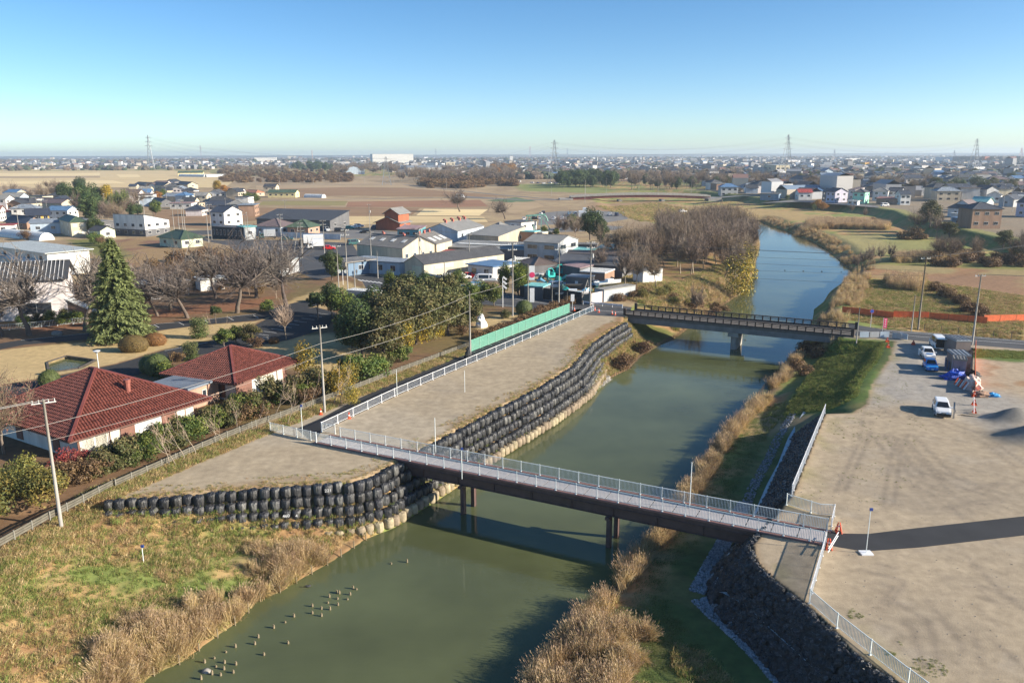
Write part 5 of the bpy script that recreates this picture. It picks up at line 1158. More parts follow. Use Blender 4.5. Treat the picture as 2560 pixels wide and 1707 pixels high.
B('cream two-storey house with dark green hip roof behind the polytunnel', (176,556), (216,554), (152,548), lv=5.6, h=5.6, roof='hip', rise=1.8, wc='cream', rc='green', win=(2, 2), fl=2, gl=curt)
B('pale blue-grey house with long light roof left of the cream one', (74,558), (150,556), None, 8, 4.4, 4.4, 'gable', 1.2, 'blue', 'bgrey', (2, 1))
B('grey flat-roofed shed right of the cream two-storey house', (217,558), (286,553), (208,544), lv=4., h=4., roof='flat', wc='dark', rc='grey', win=(2, 1), name='shed', cat='shed')
B('dark-roofed low house in front of the grey shed', (222,575), (250,577), None, 6, 3., 3., 'gable', 1.4, 'green', 'slate', (1, 1))
o, L, w = B('modern white block with sloping roof line and charcoal ground floor', (365,592), (288,588), (424,585), h=5.2, roof='down', rise=2.9, wc='white', rc='bgrey', win=(4, 3), fl=2, name='office_block', cat='office block', lower=(2.6, 'dark'), ov=.1) if 0 else B('modern white block with sloping roof line and charcoal ground floor', (365,592), (288,588), (424,585), h=5.4, roof='down', rise=2.7, wc='white', rc='bgrey', win=(4, 3), fl=2, name='office_block', cat='office block', lower=(2.6, 'dark'), ov=.1)
B('small pale green house with dark green hip roof before the bare trees', (453,598), (506,593), (404,592), lv=3., h=3., roof='hip', rise=2.3, wc='green', rc='green', win=(2, 2), ov=.7)
B('tall white house with solar panels on its dark roof', (562,566), (529,564), (596,561), h=6., roof='gable', rise=2.4, wc='white', rc='navy', win=(2, 2), fl=2)
o, L, w = B('black flat-roofed shop with upright white-framed windows', (605,600), (531,595), (628,595), h=4.2, roof='flat', wc='black', rc='dark', win=(8, 1), name='shop', cat='shop', ww=.8, wh=2.2, ov=.1)
B('small grey shed with teal sheet on top right of the black shop', (612,600), (641,598), None, 6, 0, 4.6, 'flat', 0, 'sheet', 'teal', (1, 1), name='shed', cat='shed')
B('long white house with purple-red roof edge', (478,508), (424,508), (496,506), lv=3.4, h=3.4, roof='flat', wc='white', rc='pink', win=(3, 1)); B('long cream house with blue-grey roof', (474,492), (407,491), None, 9, 4, 4, 'gable', 2, 'cream', 'bgrey', (3, 1))
B('white traditional house with wide dark hip roof behind the tall white house', (584,502), (522,504), None, 10, 4.4, 4.4, 'hip', 2.6, 'white', 'slate', (3, 2), ov=.9); B('dark house with solar roof below the orange trees', (400,507), (372,504), None, 8, 2.8, 2.8, 'gable', 2.2, 'dark', 'navy', (1, 1))
B('small house with dark gable behind the long white one', (486,503), (452,503), None, 7, 3, 3, 'gable', 2.2, 'cream', 'slate', (1, 1)); B('cream two-storey house with grey gable roof beside the ginkgo', (516,489), (487,489), None, 7, 5.4, 5.4, 'gable', 1.8, 'cream', 'grey', (2, 1), 2)
B('white two-storey house with grey gable right of the ginkgo', (552,483), (520,483), None, 8, 5.6, 5.6, 'gabley', 2.2, 'white', 'dark', (2, 1), 2); B('house with solar-panelled roof and two white windows', (603,481), (567,481), None, 9, 5.4, 5.4, 'gable', 2.4, 'pink', 'navy', (2, 1), 2)
B('low building with orange tiled roof at the hamlet edge', (640,482), (606,480), None, 7, 2.6, 2.6, 'hip', 1.6, 'tan', 'orange', (1, 1))
for k, (a, b_, c, d, h, rf, wcl) in enumerate([(410,464,374,462,5.4,'gable','cream'),(431,465,412,463,4,'gabley','white'),(455,475,419,473,4,'hip','white'),(469,462,440,460,5.4,'gable','cream'),(417,476,389,474,4,'gabley','tan'),(372,463,335,461,3,'gable','brown')]):
    B('%s-walled traditional house with black tiled %s roof in the far cluster' % (wcl, 'hipped' if rf == 'hip' else 'gabled'), (a, b_), (c, d), None, 9, h, h, rf, 2.2, wcl, 'slate', (2, 1), 1 if h < 5 else 2, group='traditional houses in the far cluster')
B('long cream barn with green roof among far polytunnels', (507,432), (450,432), None, 14, 5, 5, 'gable', 2.4, 'yellow', 'green', (1, 1), name='barn', cat='barn')
B('white two-storey house at the left edge of the hamlet', (17,524), (-20,524), None, 8, 0, 6, 'gable', 2, 'pink', 'grey', (2, 2), 2); B('cream house with broad black hip roof at left', (75,524), (20,523), None, 9, 0, 3.6, 'hip', 2.6, 'cream', 'slate', (2, 2), ov=.9)
B('cream two-storey house with black hip roof before the grove', (176,512), (120,511), None, 9, 0, 5.4, 'hip', 2.4, 'cream', 'slate', (4, 2), 2); B('house with long mauve gable roof', (156,527), (107,525), None, 8, 0, 4.2, 'gable', 2, 'cream', 'mauve', (2, 1))
B('cream lean-to with red roof end at the left edge', (78,546), (16,544), None, 6, 0, 3.6, 'flat', 0, 'cream', 'white', (0, 0)); B('low shed with bright red roof at the left edge', (28,545), (-20,545), None, 6, 0, 3., 'up', .8, 'grey', 'red', (1, 1), name='shed', cat='shed'); B('long white low shed with red roof edge at the left edge', (39,582), (-20,584), None, 5, 0, 3.2, 'flat', 0, 'white', 'red', (1, 1), name='shed', cat='shed')
B('small mauve-roofed house by the green bush at left', (165,541), (128,539), None, 6, 0, 3.4, 'hip', 1.4, 'cream', 'mauve', (2, 1))
# ---- middle
B('very long low building with slate grey roof behind the parked cars', (826,577), (643,571), None, 15, 0, 4., 'up', 3.2, 'dark', 'slate', (6, 2), name='hall', cat='hall')
B('pale house with mauve hip roof behind the blue-white wall', (700,567), (640,565), (724,561), lv=3.2, h=3.2, roof='hip', rise=2.4, wc='blue', rc='mauve', win=(3, 2), ov=.6); B('brick house with green hip roof behind the blue-white wall', (770,569), (718,568), (812,564), lv=3., h=3., roof='hip', rise=2.6, wc='brick', rc='green', win=(2, 2), ov=.6)
panel_fence('boundary_wall', 'long plain blue-white boundary wall behind the trucks', 'wall', [G(596, 588), G(640, 591), G(869, 601)], 2.1, 4.0, WC['blue'], WC['blue'], foot=False, gap=.02, thick=.12)
B('yellow low house with dark green roof in the brown fields', (739,494), (670,494), None, 9, 0, 3.6, 'gable', 1.8, 'yellow', 'green', (5, 1)); B('cream two-tier traditional house behind the yellow one', (690,486), (660,486), None, 8, 0, 6., 'gable', 2, 'cream', 'slate', (2, 1), 2)
o, L, w = B('rust-red traditional house with two stacked grey gables', (1000,577), (940,575), None, 9, 0, 3.2, 'gabley', 2.2, 'rust', 'grey', (0, 1), ov=.9)
walls_on(o, L * .62, w, 7., 'gabley', 1.9, WC['rust'], z0=3., name='upper_wall', x0=L * .05); roof_on(o, L * .62, w, 7., 'gabley', 1.9, RC['grey'], .8, name='upper_roof', x0=L * .05)
B('teal shed with faded pink corrugated roof', (994,594), (1046,596), None, 6, 0, 3.1, 'up', 1., 'teal', 'pink', (3, 0), name='shed', cat='shed')
def vents(o, pts, s=1.):
    for x, y, z in pts: m = MB(); m.box((x, y, z + .5 * s), (.7 * s, .7 * s, 1.1 * s)); m.tube([(x, y, z + .9 * s), (x + .5 * s, y, z + 1.3 * s), (x + .9 * s, y, z + 1.0 * s)], .28 * s, 6); m.build('roof_vent', M('vent_red', (.40, .12, .09), rough=.6, var=.3), o)
def skylights(o, L, w, h, rise, n, x0=.1, x1=.9, t=.45, sx=1.4, sy=1.5, side=1):
    sl = rise / (abs(w) / 2); s = 1 if w > 0 else -1
    for i in range(n):
        x = L * (x0 + (x1 - x0) * i / max(1, n - 1)); y = w / 2 * t if side > 0 else w - w / 2 * t; z = h + rise * t + .2; m = MB(); dy = s * sy / 2 * side; m.bar((x, y - dy, z - sl * abs(dy)), (x, y + dy, z + sl * abs(dy)), sx, .06); m.build('skylight', RC['white'], o)
o, L, w = B('big blue-grey gabled workshop with rusty roof vents', (1144,579), (1057,576), (1197,565), lv=3.7, h=3.7, roof='gabley', rise=2.4, wc='blue', rc='grey', win=(0, 3), name='workshop', cat='workshop', ov=.2); vents(o, [(L / 2, w * t, 6.) for t in (.2, .45, .7, .9)], 1.1)
B('dark shed with pitched grey roof and lit end wall right of the big workshop', (1246,592), (1168,587), (1263,579), lv=3.4, h=3.4, roof='up', rise=2.2, wc='tan', rc='grey', win=(0, 0), name='shed', cat='shed', ov=.2)
o, L, w = B('large grey corrugated shed with cream gable wall and four skylights', (1006,622), (892,611), (1089,612), lv=4.8, h=4.8, roof='gable', rise=2.6, wc='cream', rc='asb', win=(0, 4), name='warehouse', cat='warehouse', ov=.15, ww=1.1, gl=glassb); skylights(o, L, w, 4.8, 2.6, 4, .15, .85, .55); vents(o, [(L * .3, w / 2, 7.2), (L * .75, w / 2, 7.2)], .8)
o, L, w = B('grey corrugated shed with three square skylights behind the cream gable', (1091,611), (1130,601), None, 12, 4.8, 4.8, 'gable', 2.5, 'cream', 'asb', (0, 0), name='warehouse', cat='warehouse', ov=.15); skylights(o, L, w, 4.8, 2.5, 3, .2, .85, .4, 2.2, 2.2); vents(o, [(L * t, w / 2, 7.) for t in (.1, .4, .7)], .9)
B('low building with flat blue-grey roof before the large corrugated shed', (998,658), (872,649), None, 7, 3.2, 3.2, 'flat', 0, 'blue', 'bgrey', (4, 1), name='shed', cat='shed', wh=1.4)
o, L, w = B('long cream-walled shed with dark roof and roller shutter end', (1060,662), (1260,635), (1008,656), lv=3.6, h=3.6, roof='gable', rise=1.9, wc='cream', rc='dark', win=(0, 0), name='warehouse', cat='warehouse', ov=.15)
for x0, x1 in ((.12, .22), (.24, .34), (.66, .76), (.78, .9)): add_win(o, L * (x0 + x1) / 2, -.03 * (1 if w > 0 else -1), 2.7, 0 if w > 0 else math.pi, L * (x1 - x0), .8, WC['grey'])
m = MB(); m.box((-.06, w * .35, 1.5), (.1, 3.6, 3.)); m.build('roller_shutter', WC['green'], o)
o, L, w = B('low long grey roof with a pale translucent strip behind the dark-roofed shed', (1109,618), (1330,627), (1122,604), lv=3., h=3., roof='up', rise=.6, wc='dark', rc='grey', win=(0, 0), name='shed', cat='shed', ov=.2)
m = MB(); m.box((L * .52, w * .45, 3.55), (L * .9, abs(w) * .18, .1)); m.build('roof_strip', RC['white'], o)
B('strip of faded red corrugated roof in front of the pale-striped roof', (1103,630), (1190,634), None, 3.2, 2.7, 2.7, 'up', .3, 'dark', 'red', (0, 0), name='lean_to', cat='shed', ov=.1)
B('small white office with flat blue roof behind the white van', (1232,668), (1170,661), (1285,657), lv=3., h=3., roof='flat', wc='white', rc='blue', win=(2, 2), name='office', cat='office', ov=.5, wh=1.3)
B('two-storey prefab with grey roof and long windows in the boat yard', (1395,609), (1310,604), (1416,597), lv=5.6, h=5.6, roof='gable', rise=1.6, wc='sheet', rc='grey', win=(2, 2), fl=2, name='prefab_office', cat='office', ov=.2, ww=3.2, wh=1.2)
B('long dark low building with teal roof edge behind the prefab', (1336,581), (1263,578), None, 5, 4, 4, 'flat', 0, 'brown', 'teal', (1, 0), name='shed', cat='shed', ov=.1); B('small cream box shed beside the teal-edged building', (1356,583), (1338,582), None, 4, 3.6, 3.6, 'flat', 0, 'cream', 'tan' if 0 else 'pale', (0, 0), name='shed', cat='shed', ov=.05)
B('low house with pale grey hip roof below the spreading bare tree', (1250,575), (1211,572), (1278,570), lv=3.2, h=3.2, roof='hip', rise=2.2, wc='grey', rc='grey', win=(2, 1)); B('cream house with flat dark roof by the green crane', (1303,557), (1261,554), (1323,552), lv=3.4, h=3.4, roof='flat', wc='white', rc='dark', win=(3, 2), ov=.3)
B('wide dark grey roof spreading over the boat yard', (1380,657), (1556,667), (1402,634), lv=3., h=3., roof='gable', rise=1.3, wc='dark', rc='dark', win=(0, 0), name='workshop', cat='workshop', ov=.2); B('reddish brown roof behind the wide dark one', (1416,636), (1590,640), None, 5, 3, 3, 'up', .6, 'dark', 'brown', (0, 0), name='workshop', cat='workshop', ov=.1)
B('dark brown pyramid roof among the boats', (1335,664), (1398,659), None, 9, 3, 3, 'hip', 1.3, 'dark', 'brown', (0, 0), name='open_shed', cat='shed', ov=.1)
o, L, w = B('low roof of alternating white and dark strips', (1262,657), (1322,659), (1278,645), lv=2.8, h=2.8, roof='flat', wc='dark', rc='dark', win=(0, 0), name='shed', cat='shed', ov=.1)
for i in range(12): m = MB(); m.box((L * (i + .5) / 12, w / 2, 3.1), (L / 24, abs(w) + .1, .06)); m.build('roof_strip', RC['white'], o)
B('open shed with purple-pink roof in the boat yard', (1450,671), (1407,663), (1462,664), lv=2.8, h=2.8, roof='up', rise=.4, wc='dark', rc='pink', win=(0, 0), name='shed', cat='shed', ov=.1); B('low shed with white flat roof in the boat yard', (1450,680), (1512,684), None, 7, 2.5, 2.5, 'flat', 0, 'brown', 'white', (0, 0), name='shed', cat='shed', ov=.1)
B('flat blue-grey canopy on white posts in the boat yard', (1415,692), (1470,696), None, 4, 2.7, 2.7, 'flat', 0, 'dark', 'bgrey', (0, 0), name='canopy', cat='canopy', ov=.1)
B('low shed with teal sheet roof behind the dark road fence', (1357,719), (1311,716), None, 4.5, 2.6, 2.6, 'flat', 0, 'dark', 'teal', (0, 0), name='shed', cat='shed', ov=.1)
panel_fence('panel_fence', 'dark blue-black panel fence along the far side of the road', 'fence', [G(1300, 742), G(1400, 753), G(1476, 763)], 2.5, 2.2, WC['black'], WC['black'], foot=False, gap=.05, thick=.06)
panel_fence('panel_fence', 'rusty pinkish sheet fence right of the last yard pole', 'fence', [G(1478, 762), G(1511, 755)], 2.4, 1.2, WC['brick'], WC['pink'], foot=False, gap=.08, thick=.05)
B('pale box container with a boat lying on its roof', (1510,727), (1487,723), (1553,709), lv=2.4, h=2.4, roof='flat', wc='sheet', rc='grey', win=(0, 0), name='container', cat='container', ov=.03); B('small shed hung with white sheeting before the bare wood', (1608,679), (1583,674), (1632,670), lv=3., h=3., roof='up', rise=.3, wc='white', rc='asb', win=(0, 0), name='shed', cat='shed', ov=.1)
B('turquoise corrugated lean-to roof left of the last yard buildings', (1425,625), (1480,628), None, 4, 2.8, 2.8, 'up', .4, 'dark', 'teal', (0, 0), name='lean_to', cat='shed', ov=.1); B('shed with patched turquoise roof right of the lean-to', (1492,620), (1552,623), None, 6, 3.2, 3.2, 'up', .6, 'dark', 'teal', (0, 0), name='shed', cat='shed', ov=.1); B('dark flat shed behind the turquoise lean-to', (1440,612), (1492,613), None, 5, 3, 3, 'flat', 0, 'dark', 'asb', (0, 0), name='shed', cat='shed', ov=.1)
o, L, w = B('roadside shop with pale canopy roof and cream sign band at the junction', (829,651), (870,657), None, 8, 3.4, 3.4, 'flat', 0, 'dblue', 'tan' if 0 else 'asb', (2, 1), name='shop', cat='shop', ov=.6)
m = MB(); m.box((L / 2, -1.1 if w > 0 else 1.1, 3.1), (L + 1.2, .12, 1.)); m.build('sign_band', WC['cream'], o)
o, L, w = B('white gate wall with six grey lockers beside the road junction', (868,754), (938,760), None, 2.5, 0, 2.3, 'flat', 0, 'white', 'white', (0, 0), name='locker_wall', cat='shed', ov=.15)
for i in range(6): m = MB(); m.box((L * (i + .6) / 6.2, -.05 if w > 0 else .05, 1.1), (L / 7.4, .06, 1.8)); m.build('locker_door', WC['grey'], o)
m = MB(); m.box((L * .8, -.09, .25), (L * .3, .04, .3)); m.build('red_band', RC['red'], o)
B('gate hut with flat white roof half hidden by the dark shrubs', (900,776), (952,768), None, 4, 2.6, 2.6, 'flat', 0, 'white', 'white', (1, 1), name='gate_hut', cat='hut', ov=.3)
o, L, w = B('convenience store with green and white sign band behind the big bare cherry', (702,692), (640,690), None, 10, 0, 3.4, 'flat', 0, 'grey', 'pale', (3, 1), name='store', cat='shop', wh=2.); m = MB(); m.box((L / 2, -.2 if w > 0 else .2, 3.1), (L * .6, .1, .7)); m.build('sign_band', M('sign_green', (.02, .35, .18), rough=.4, var=.05), o)
B('low white-roofed depot behind the cedar and bare trees', (372,716), (470,702), None, 6, 3., 3., 'up', .5, 'white', 'white', (0, 0), name='depot', cat='depot'); B('second white-roofed depot shed farther right', (500,700), (560,695), None, 5, 2.6, 2.6, 'flat', 0, 'white', 'white', (0, 0), name='depot', cat='depot')
# ---- right bank, on the embankment
for q in [('dark blue garage with tan flat roof at the levee end',(1946,500),(1900,499),8,3.6,'flat',0,'dblue','asb',(1,1),1),('pale house with bright red roof on the levee',(2030,500),(1996,500),8,4.6,'gable',1.8,'white','red',(2,1),1),('white house with blue roof right of the red-roofed one',(2060,497),(2037,497),8,4.8,'hip',1.8,'white','blue',(2,1),2),('narrow dark-roofed house beside the lavender one',(2084,503),(2064,503),7,5.6,'gabley',1.8,'dark','navy',(1,1),2),('lavender two-storey house with dark gable roof',(2117,506),(2086,507),7,6.2,'gabley',2.,'lav','navy',(2,2),2),('pinkish house half hidden left of the mint one',(2136,500),(2119,499),8,6.,'up',1.5,'pink','mauve',(1,1),2),('mint green two-storey house with dark hip roof',(2160,510),(2130,509),9,6.4,'hip',1.8,'mint','dark',(2,2),2),('white house with grey gable roof right of the mint one',(2218,503),(2180,502),8,5.8,'hip',2.,'white','grey',(2,1),2),('white house with navy roof next along the embankment',(2250,503),(2218,502),8,5.8,'gable',2.,'white','navy',(2,1),2),('low red-brown roofed building before the white houses',(2246,512),(2190,510),6,3.,'up',.8,'brick','rust',(1,1),1),('small white shed before the mint house',(2143,513),(2119,512),3,2.2,'flat',0,'white','white',(2,0),1),('white house with black gable beside the large dark tree',(2275,513),(2250,513),8,5.8,'gable',2.2,'white','navy',(2,1),2),('house with mauve-brown roof behind the blue sheds',(2420,533),(2386,531),8,4.,'gabley',2.,'blue','mauve',(1,1),1),('house with bright teal roof on the embankment',(2464,528),(2424,526),8,4.6,'gable',2.,'grey','teal',(2,1),1),('low pink house with slate roof on the embankment',(2407,545),(2368,541),7,4.,'gable',1.4,'pink','slate',(1,1),1),('brown two-storey house with blue roof',(2456,556),(2424,552),7,6.,'hip',1.3,'brown','blue',(2,2),2),('large brick-brown two-storey house with dark blue roof',(2500,572),(2462,566),11,7.4,'hip',2.2,'brown','navy',(3,3),2),('blue low sheds with flat blue roofs on the embankment',(2440,571),(2378,563),5,3.,'up',.5,'dblue','blue',(2,1),1),('pale-roofed shed behind the blue sheds',(2410,556),(2376,552),4,3.2,'flat',0,'pink','white',(0,0),1),('dark-roofed long white house behind the large tree',(2448,500),(2385,498),9,4.6,'gabley',2.,'white','navy',(3,1),1),('white-gabled house with dark roof in the second row',(2500,508),(2464,507),8,4.4,'gabley',2.,'white','dark',(2,1),1),('dark gabled house in the second row at right',(2532,518),(2496,516),8,4.2,'gabley',2.,'grey','navy',(1,1),1),('white flat-fronted garage at the right edge',(2562,508),(2520,507),7,4.,'flat',0,'white','white',(1,1),1),('pale grey boxy block at right',(2523,487),(2486,486),9,6.,'down',1.,'white','bgrey',(1,1),2),('lavender two-storey house cut by the right edge',(2590,545),(2538,541),8,6.4,'gable',2.,'lav','navy',(2,2),2),('pale house with slanted white gable on the right',(2378,489),(2350,488),8,5.6,'gabley',2.,'white','slate',(2,1),2)]:
    B(q[0], q[1], q[2], None, q[3], 0, q[4], q[5], q[6], q[7], q[8], q[9], q[10], base=2.)

# ---- the towns on the plain: separate houses nearer in, one mass far off
cols = ['white', 'cream', 'grey', 'tan', 'white', 'blue', 'pink', 'brown']; rcs = ['slate', 'navy', 'dark', 'slate', 'navy', 'mauve', 'grey', 'bgrey', 'rust', 'brown', 'slate', 'blue']
hm = {}
def far_house_mesh(wc, rc, kind, fl, s):
    k = (wc, rc, kind, fl, s)
    if k not in hm:
        t = empty('tmp', 'x', 'x'); Lx = 9 + s * 2.; w = 8.
        a = walls_on(t, Lx, w, 2.8 * fl + .4, kind, 2., WC[wc]); b = roof_on(t, Lx, w, 2.8 * fl + .4, kind, 2., RC[rc], .6); hm[k] = [('wall', a.data), ('roof', b.data)]
        m = MB(); m.mat(glass)
        for f in range(fl):
            for i in range(3): m.box((Lx * (i + .5) / 3, -.02, 1.6 + 2.8 * f), (1.6, .08, 1.1))
            for i in range(2): m.box((Lx + .02, w * (i + .5) / 2, 1.6 + 2.8 * f), (.08, 1.4, 1.1))
        hm[k].append(('window', m.mesh('window')))
        for x in (a, b, t): bpy.data.objects.remove(x)
    return hm[k]
occ = []
def town(n, x0, x1, y0, y1, label, group, h=0., smin=.9, smax=1.3, gap=13.):
    c = 0; tr = 0
    while c < n and tr < n * 12:
        tr += 1; p = G(random.uniform(x0, x1), y0 + (y1 - y0) * random.random() ** .8, h)
        if any((p.x - q[0]) ** 2 + (p.y - q[1]) ** 2 < gap * gap for q in occ): continue
        occ.append((p.x, p.y)); c += 1
        wc_, rc_, kd = k_ = random.choice(cols), random.choice(rcs), random.choice(('gable', 'hip', 'gabley', 'gable', 'flat')); k = far_house_mesh(wc_, rc_, kd, random.choice((1, 2, 2)), random.choice((0, 1, 2)))
        o = empty('house', '%s-walled %s with %s %s roof' % (wc_, label, rc_, {'gabley': 'gabled', 'gable': 'gabled', 'hip': 'hipped', 'flat': 'flat'}[kd]), 'house', p, random.choice((0, math.pi / 2)) + random.uniform(-.25, .25), group); s = random.uniform(smin, smax); o.scale = (s, s, s)
        for pn, me in k: link(pn, me, o)
town(70, 2290, 2590, 443, 505, 'small house in the dense right bank town', 'houses of the right bank town', 2., gap=15)
town(70, 1960, 2300, 428, 474, 'house in the town behind the levee', 'houses behind the levee', 2., gap=15)
town(50, 1560, 1960, 418, 458, 'house in the town beyond the far bridge', 'houses beyond the far bridge', 0., gap=17)
town(24, 1800, 2000, 474, 492, 'house among the bare trees near the far bridge', 'houses by the far bridge', 0., gap=15)
town(40, 1300, 1700, 416, 444, 'house in the distant middle town', 'houses in the distant middle town', 0., gap=20)
town(16, 330, 470, 470, 520, 'tiled house in the left hamlet', 'smaller houses of the left hamlet', 0., .8, 1.1, 13); town(10, 0, 160, 505, 560, 'tiled house at the left of the hamlet', 'smaller houses at far left', 0., .8, 1.1, 13); town(8, 480, 660, 485, 545, 'tiled house at the field side of the hamlet', 'smaller houses at the field side', 0., .8, 1.1, 13)
town(30, 300, 470, 440, 500, 'small tiled house at the back of the left hamlet', 'houses at the back of the hamlet', 0., gap=20) if 0 else None
# mass of far roofs and trees
def farmass(name, label, n, Y0, Y1, big=1., xl=None):
    Y = Y0 * (Y1 / Y0) ** rng.random(n); X = (rng.random(n) * 2 - 1) * .78 * Y
    if xl: X = Y * (xl[0] + (xl[1] - xl[0]) * rng.random(n))
    dens = fbm(X, Y * .35, 700., 3); k = dens > .42; X, Y = X[k], Y[k]
    if xl: q = np.array([(0., 0.)] + occ); ok = np.array([((q[:, 0] - a) ** 2 + (q[:, 1] - b) ** 2).min() > 190 for a, b in zip(X, Y)]) & (sdist(X, Y, pD) < -12) | (Y > 700) & np.array([((q[:, 0] - a) ** 2 + (q[:, 1] - b) ** 2).min() > 190 for a, b in zip(X, Y)]); X, Y = X[ok], Y[ok]
    ok = ~((X < -.15 * Y) & (Y < 1900)); X, Y = X[ok], Y[ok]; n = len(X); a = rng.random(n) * 3.14; L = (8 + rng.exponential(5, n)) * big; w = (8 + rng.exponential(3, n)) * big; h = 4 + rng.exponential(2.2, n); r = 1.5 + rng.random(n) * 1.5
    ca, sa = np.cos(a), np.sin(a); base = [(-1, -1, 0), (1, -1, 0), (1, 1, 0), (-1, 1, 0), (-1, -1, 1), (1, -1, 1), (1, 1, 1), (-1, 1, 1), (-1, 0, 2), (1, 0, 2)]; V = np.empty((n, 10, 3))
    for i, (bx, by, bz) in enumerate(base):
        x = bx * L / 2; y = by * w / 2; V[:, i, 0] = X + x * ca - y * sa; V[:, i, 1] = Y + x * sa + y * ca; V[:, i, 2] = -1 if bz == 0 else h + (r if bz == 2 else 0)
    Fq = np.array([(0, 1, 5, 4), (2, 3, 7, 6), (1, 2, 6, 5), (3, 0, 4, 7), (4, 5, 9, 8), (6, 7, 8, 9)]); F = (Fq[None] + np.arange(n)[:, None, None] * 10).reshape(-1, 4)
    wc = np.array([(.42,.41,.40),(.40,.35,.28),(.25,.26,.28),(.30,.27,.23),(.62,.62,.62),(.18,.18,.19)])[rng.integers(0, 6, n)]; rc = np.array([(.07,.075,.09),(.10,.10,.11),(.055,.06,.08),(.30,.30,.31),(.22,.13,.11),(.16,.22,.30),(.30,.31,.33),(.08,.08,.09)])[rng.integers(0, 8, n)]
    me = npmesh(name, V.reshape(-1, 3), F, M('far_roofs_and_walls', vcol='tint', rough=.7, var=.1, scale=.02)); at = me.color_attributes.new('tint', 'FLOAT_COLOR', 'CORNER'); cc = np.ones((n, 6, 4, 4), np.float32); cc[:, :4, :, :3] = wc[:, None, None, :]; cc[:, 4:, :, :3] = rc[:, None, None, :]; at.data.foreach_set('color', cc.ravel())
    tag(link(name, me), label, kind='stuff')
farmass('town_roofs', 'roofs packed between the nearer houses of the right bank town', 620, 520, 1350, 1., (.24, .68)); farmass('far_town', 'mass of far-off roofs filling the plain', 7500, 1350, 5200); farmass('far_town', 'hazy mass of roofs near the horizon', 7500, 4200, 11000, 1.8)
def fartrees(name, label, n, Y0, Y1, s, thr, xr=.8, f=900., cond=None, cols=((.05,.065,.03),(.09,.07,.045),(.12,.085,.06)), xlim=None):
    Y = Y0 * (Y1 / Y0) ** rng.random(n); X = (rng.random(n) * 2 - 1) * xr * Y
    if xlim: X = Y * (xlim[0] + (xlim[1] - xlim[0]) * rng.random(n))
    k = fbm(X * .5 + 99, Y + 55, f, 3) > thr; X, Y = X[k], Y[k]; n = len(X); R_ = s * (.6 + .9 * rng.random(n))
    ico = bpy.data.meshes.new('t'); import bmesh; bm = bmesh.new(); bmesh.ops.create_icosphere(bm, subdivisions=2, radius=1); bm.to_mesh(ico); bm.free(); v = np.empty(len(ico.vertices) * 3); ico.vertices.foreach_get('co', v); v = v.reshape(-1, 3); f_ = np.array([p.vertices[:] for p in ico.polygons])
    q = v[None] * (1 + .45 * (rng.random((n, len(v), 1)) - .5)); V = q * R_[:, None, None] * [1.2, 1.2, .85]; V[:, :, 0] += X[:, None]; V[:, :, 1] += Y[:, None]; V[:, :, 2] += (R_ * .55)[:, None]
    F = (f_[None] + (np.arange(n) * len(v))[:, None, None]).reshape(-1, 3); c = np.array(cols)[rng.integers(0, len(cols), n)]; c = np.repeat(c[:, None] * (.8 + .4 * rng.random((n, 1, 1))), len(v), 1).reshape(-1, 3)
    tag(link(name, npmesh(name, V.reshape(-1, 3), F, M('far_foliage', vcol='tint', rough=.9, var=.4, scale=.25), c)), label, kind='stuff')
fartrees('far_trees', 'scattered dark trees among the far roofs', 6000, 1000, 4000, 4.4, .42, xlim=(-.1, .8)); fartrees('far_trees', 'belts of trees near the horizon', 6000, 3200, 9000, 8., .36)
fartrees('far_trees', 'dark line of trees along the left plain', 800, 1750, 2600, 4.6, .3, xlim=(-.8, -.12))
m = MB(); P = []
for i in range(121):
    x = -9000 + 150 * i; P.append([(x, 8800, -5), (x, 9000, 20 + 14 * float(fbm(np.array([x * 1.]), np.array([0.]), 1200., 4)[0]) + random.uniform(0, 3)), (x, 9800, 30)])
m.grid([[r[j] for r in P] for j in range(3)]); tag(m.build('hills', M('wooded_hills', (.05, .06, .035), rough=.95, var=.3, scale=.01)), kind='structure')

# ---- works, factories and other big sheds out on the plain
def far(label, C_, U_, v, h, wc, rc, roof='flat', name='factory', cat='factory', rise=3., win=(0, 0), base=0., fl=1, ww=4): return B(label, C_, U_, None, v, 0, h, roof, rise, wc, rc, win, fl, name=name, cat=cat, base=base, ov=.3, ww=ww, wh=2)
far('huge white windowless warehouse block on the horizon', (1034,413), (936,411), 90, 33, 'white', 'white', name='warehouse', cat='warehouse'); far('white extension right of the huge white warehouse', (1072,415), (1034,414), 50, 13, 'white', 'white')
far('white gabled works below the huge warehouse', (1048,421), (1012,420), 30, 9, 'white', 'white', 'gabley', rise=6); far('long white works building with blue-grey roof', (1104,437), (1022,436), 25, 11, 'white', 'bgrey', 'gable', win=(8, 2)); far('white two-block works building to the right', (1150,435), (1104,434), 20, 9, 'white', 'white', win=(5, 2)); far('cream stair tower of the works', (1138,427), (1116,427), 15, 16, 'cream', 'white', win=(2, 2), fl=2); far('pale low building at the works edge', (1190,440), (1150,438), 16, 7, 'pink', 'grey')
far('blue-grey hangar with pale arched roof beyond the fields', (912,436), (862,434), 26, 9, 'blue', 'white', 'gabley', name='hangar', cat='hangar'); far('white factory wing with pink stripe at left horizon', (692,408), (640,406), 40, 22, 'white', 'white'); far('long pale factory wing with pink stripe', (760,408), (692,407), 40, 9, 'pink', 'pink'); far('cream tower block of the left factory', (741,399), (721,399), 30, 26, 'cream', 'white'); far('white silo block left of the chimney factory', (640,396), (600,395), 40, 20, 'white', 'white'); far('low white factory right of the tall chimney', (806,394), (772,394), 60, 18, 'white', 'white'); far('long grey factory roof left of the huge white block', (850,402), (784,402), 60, 10, 'grey', 'bgrey')
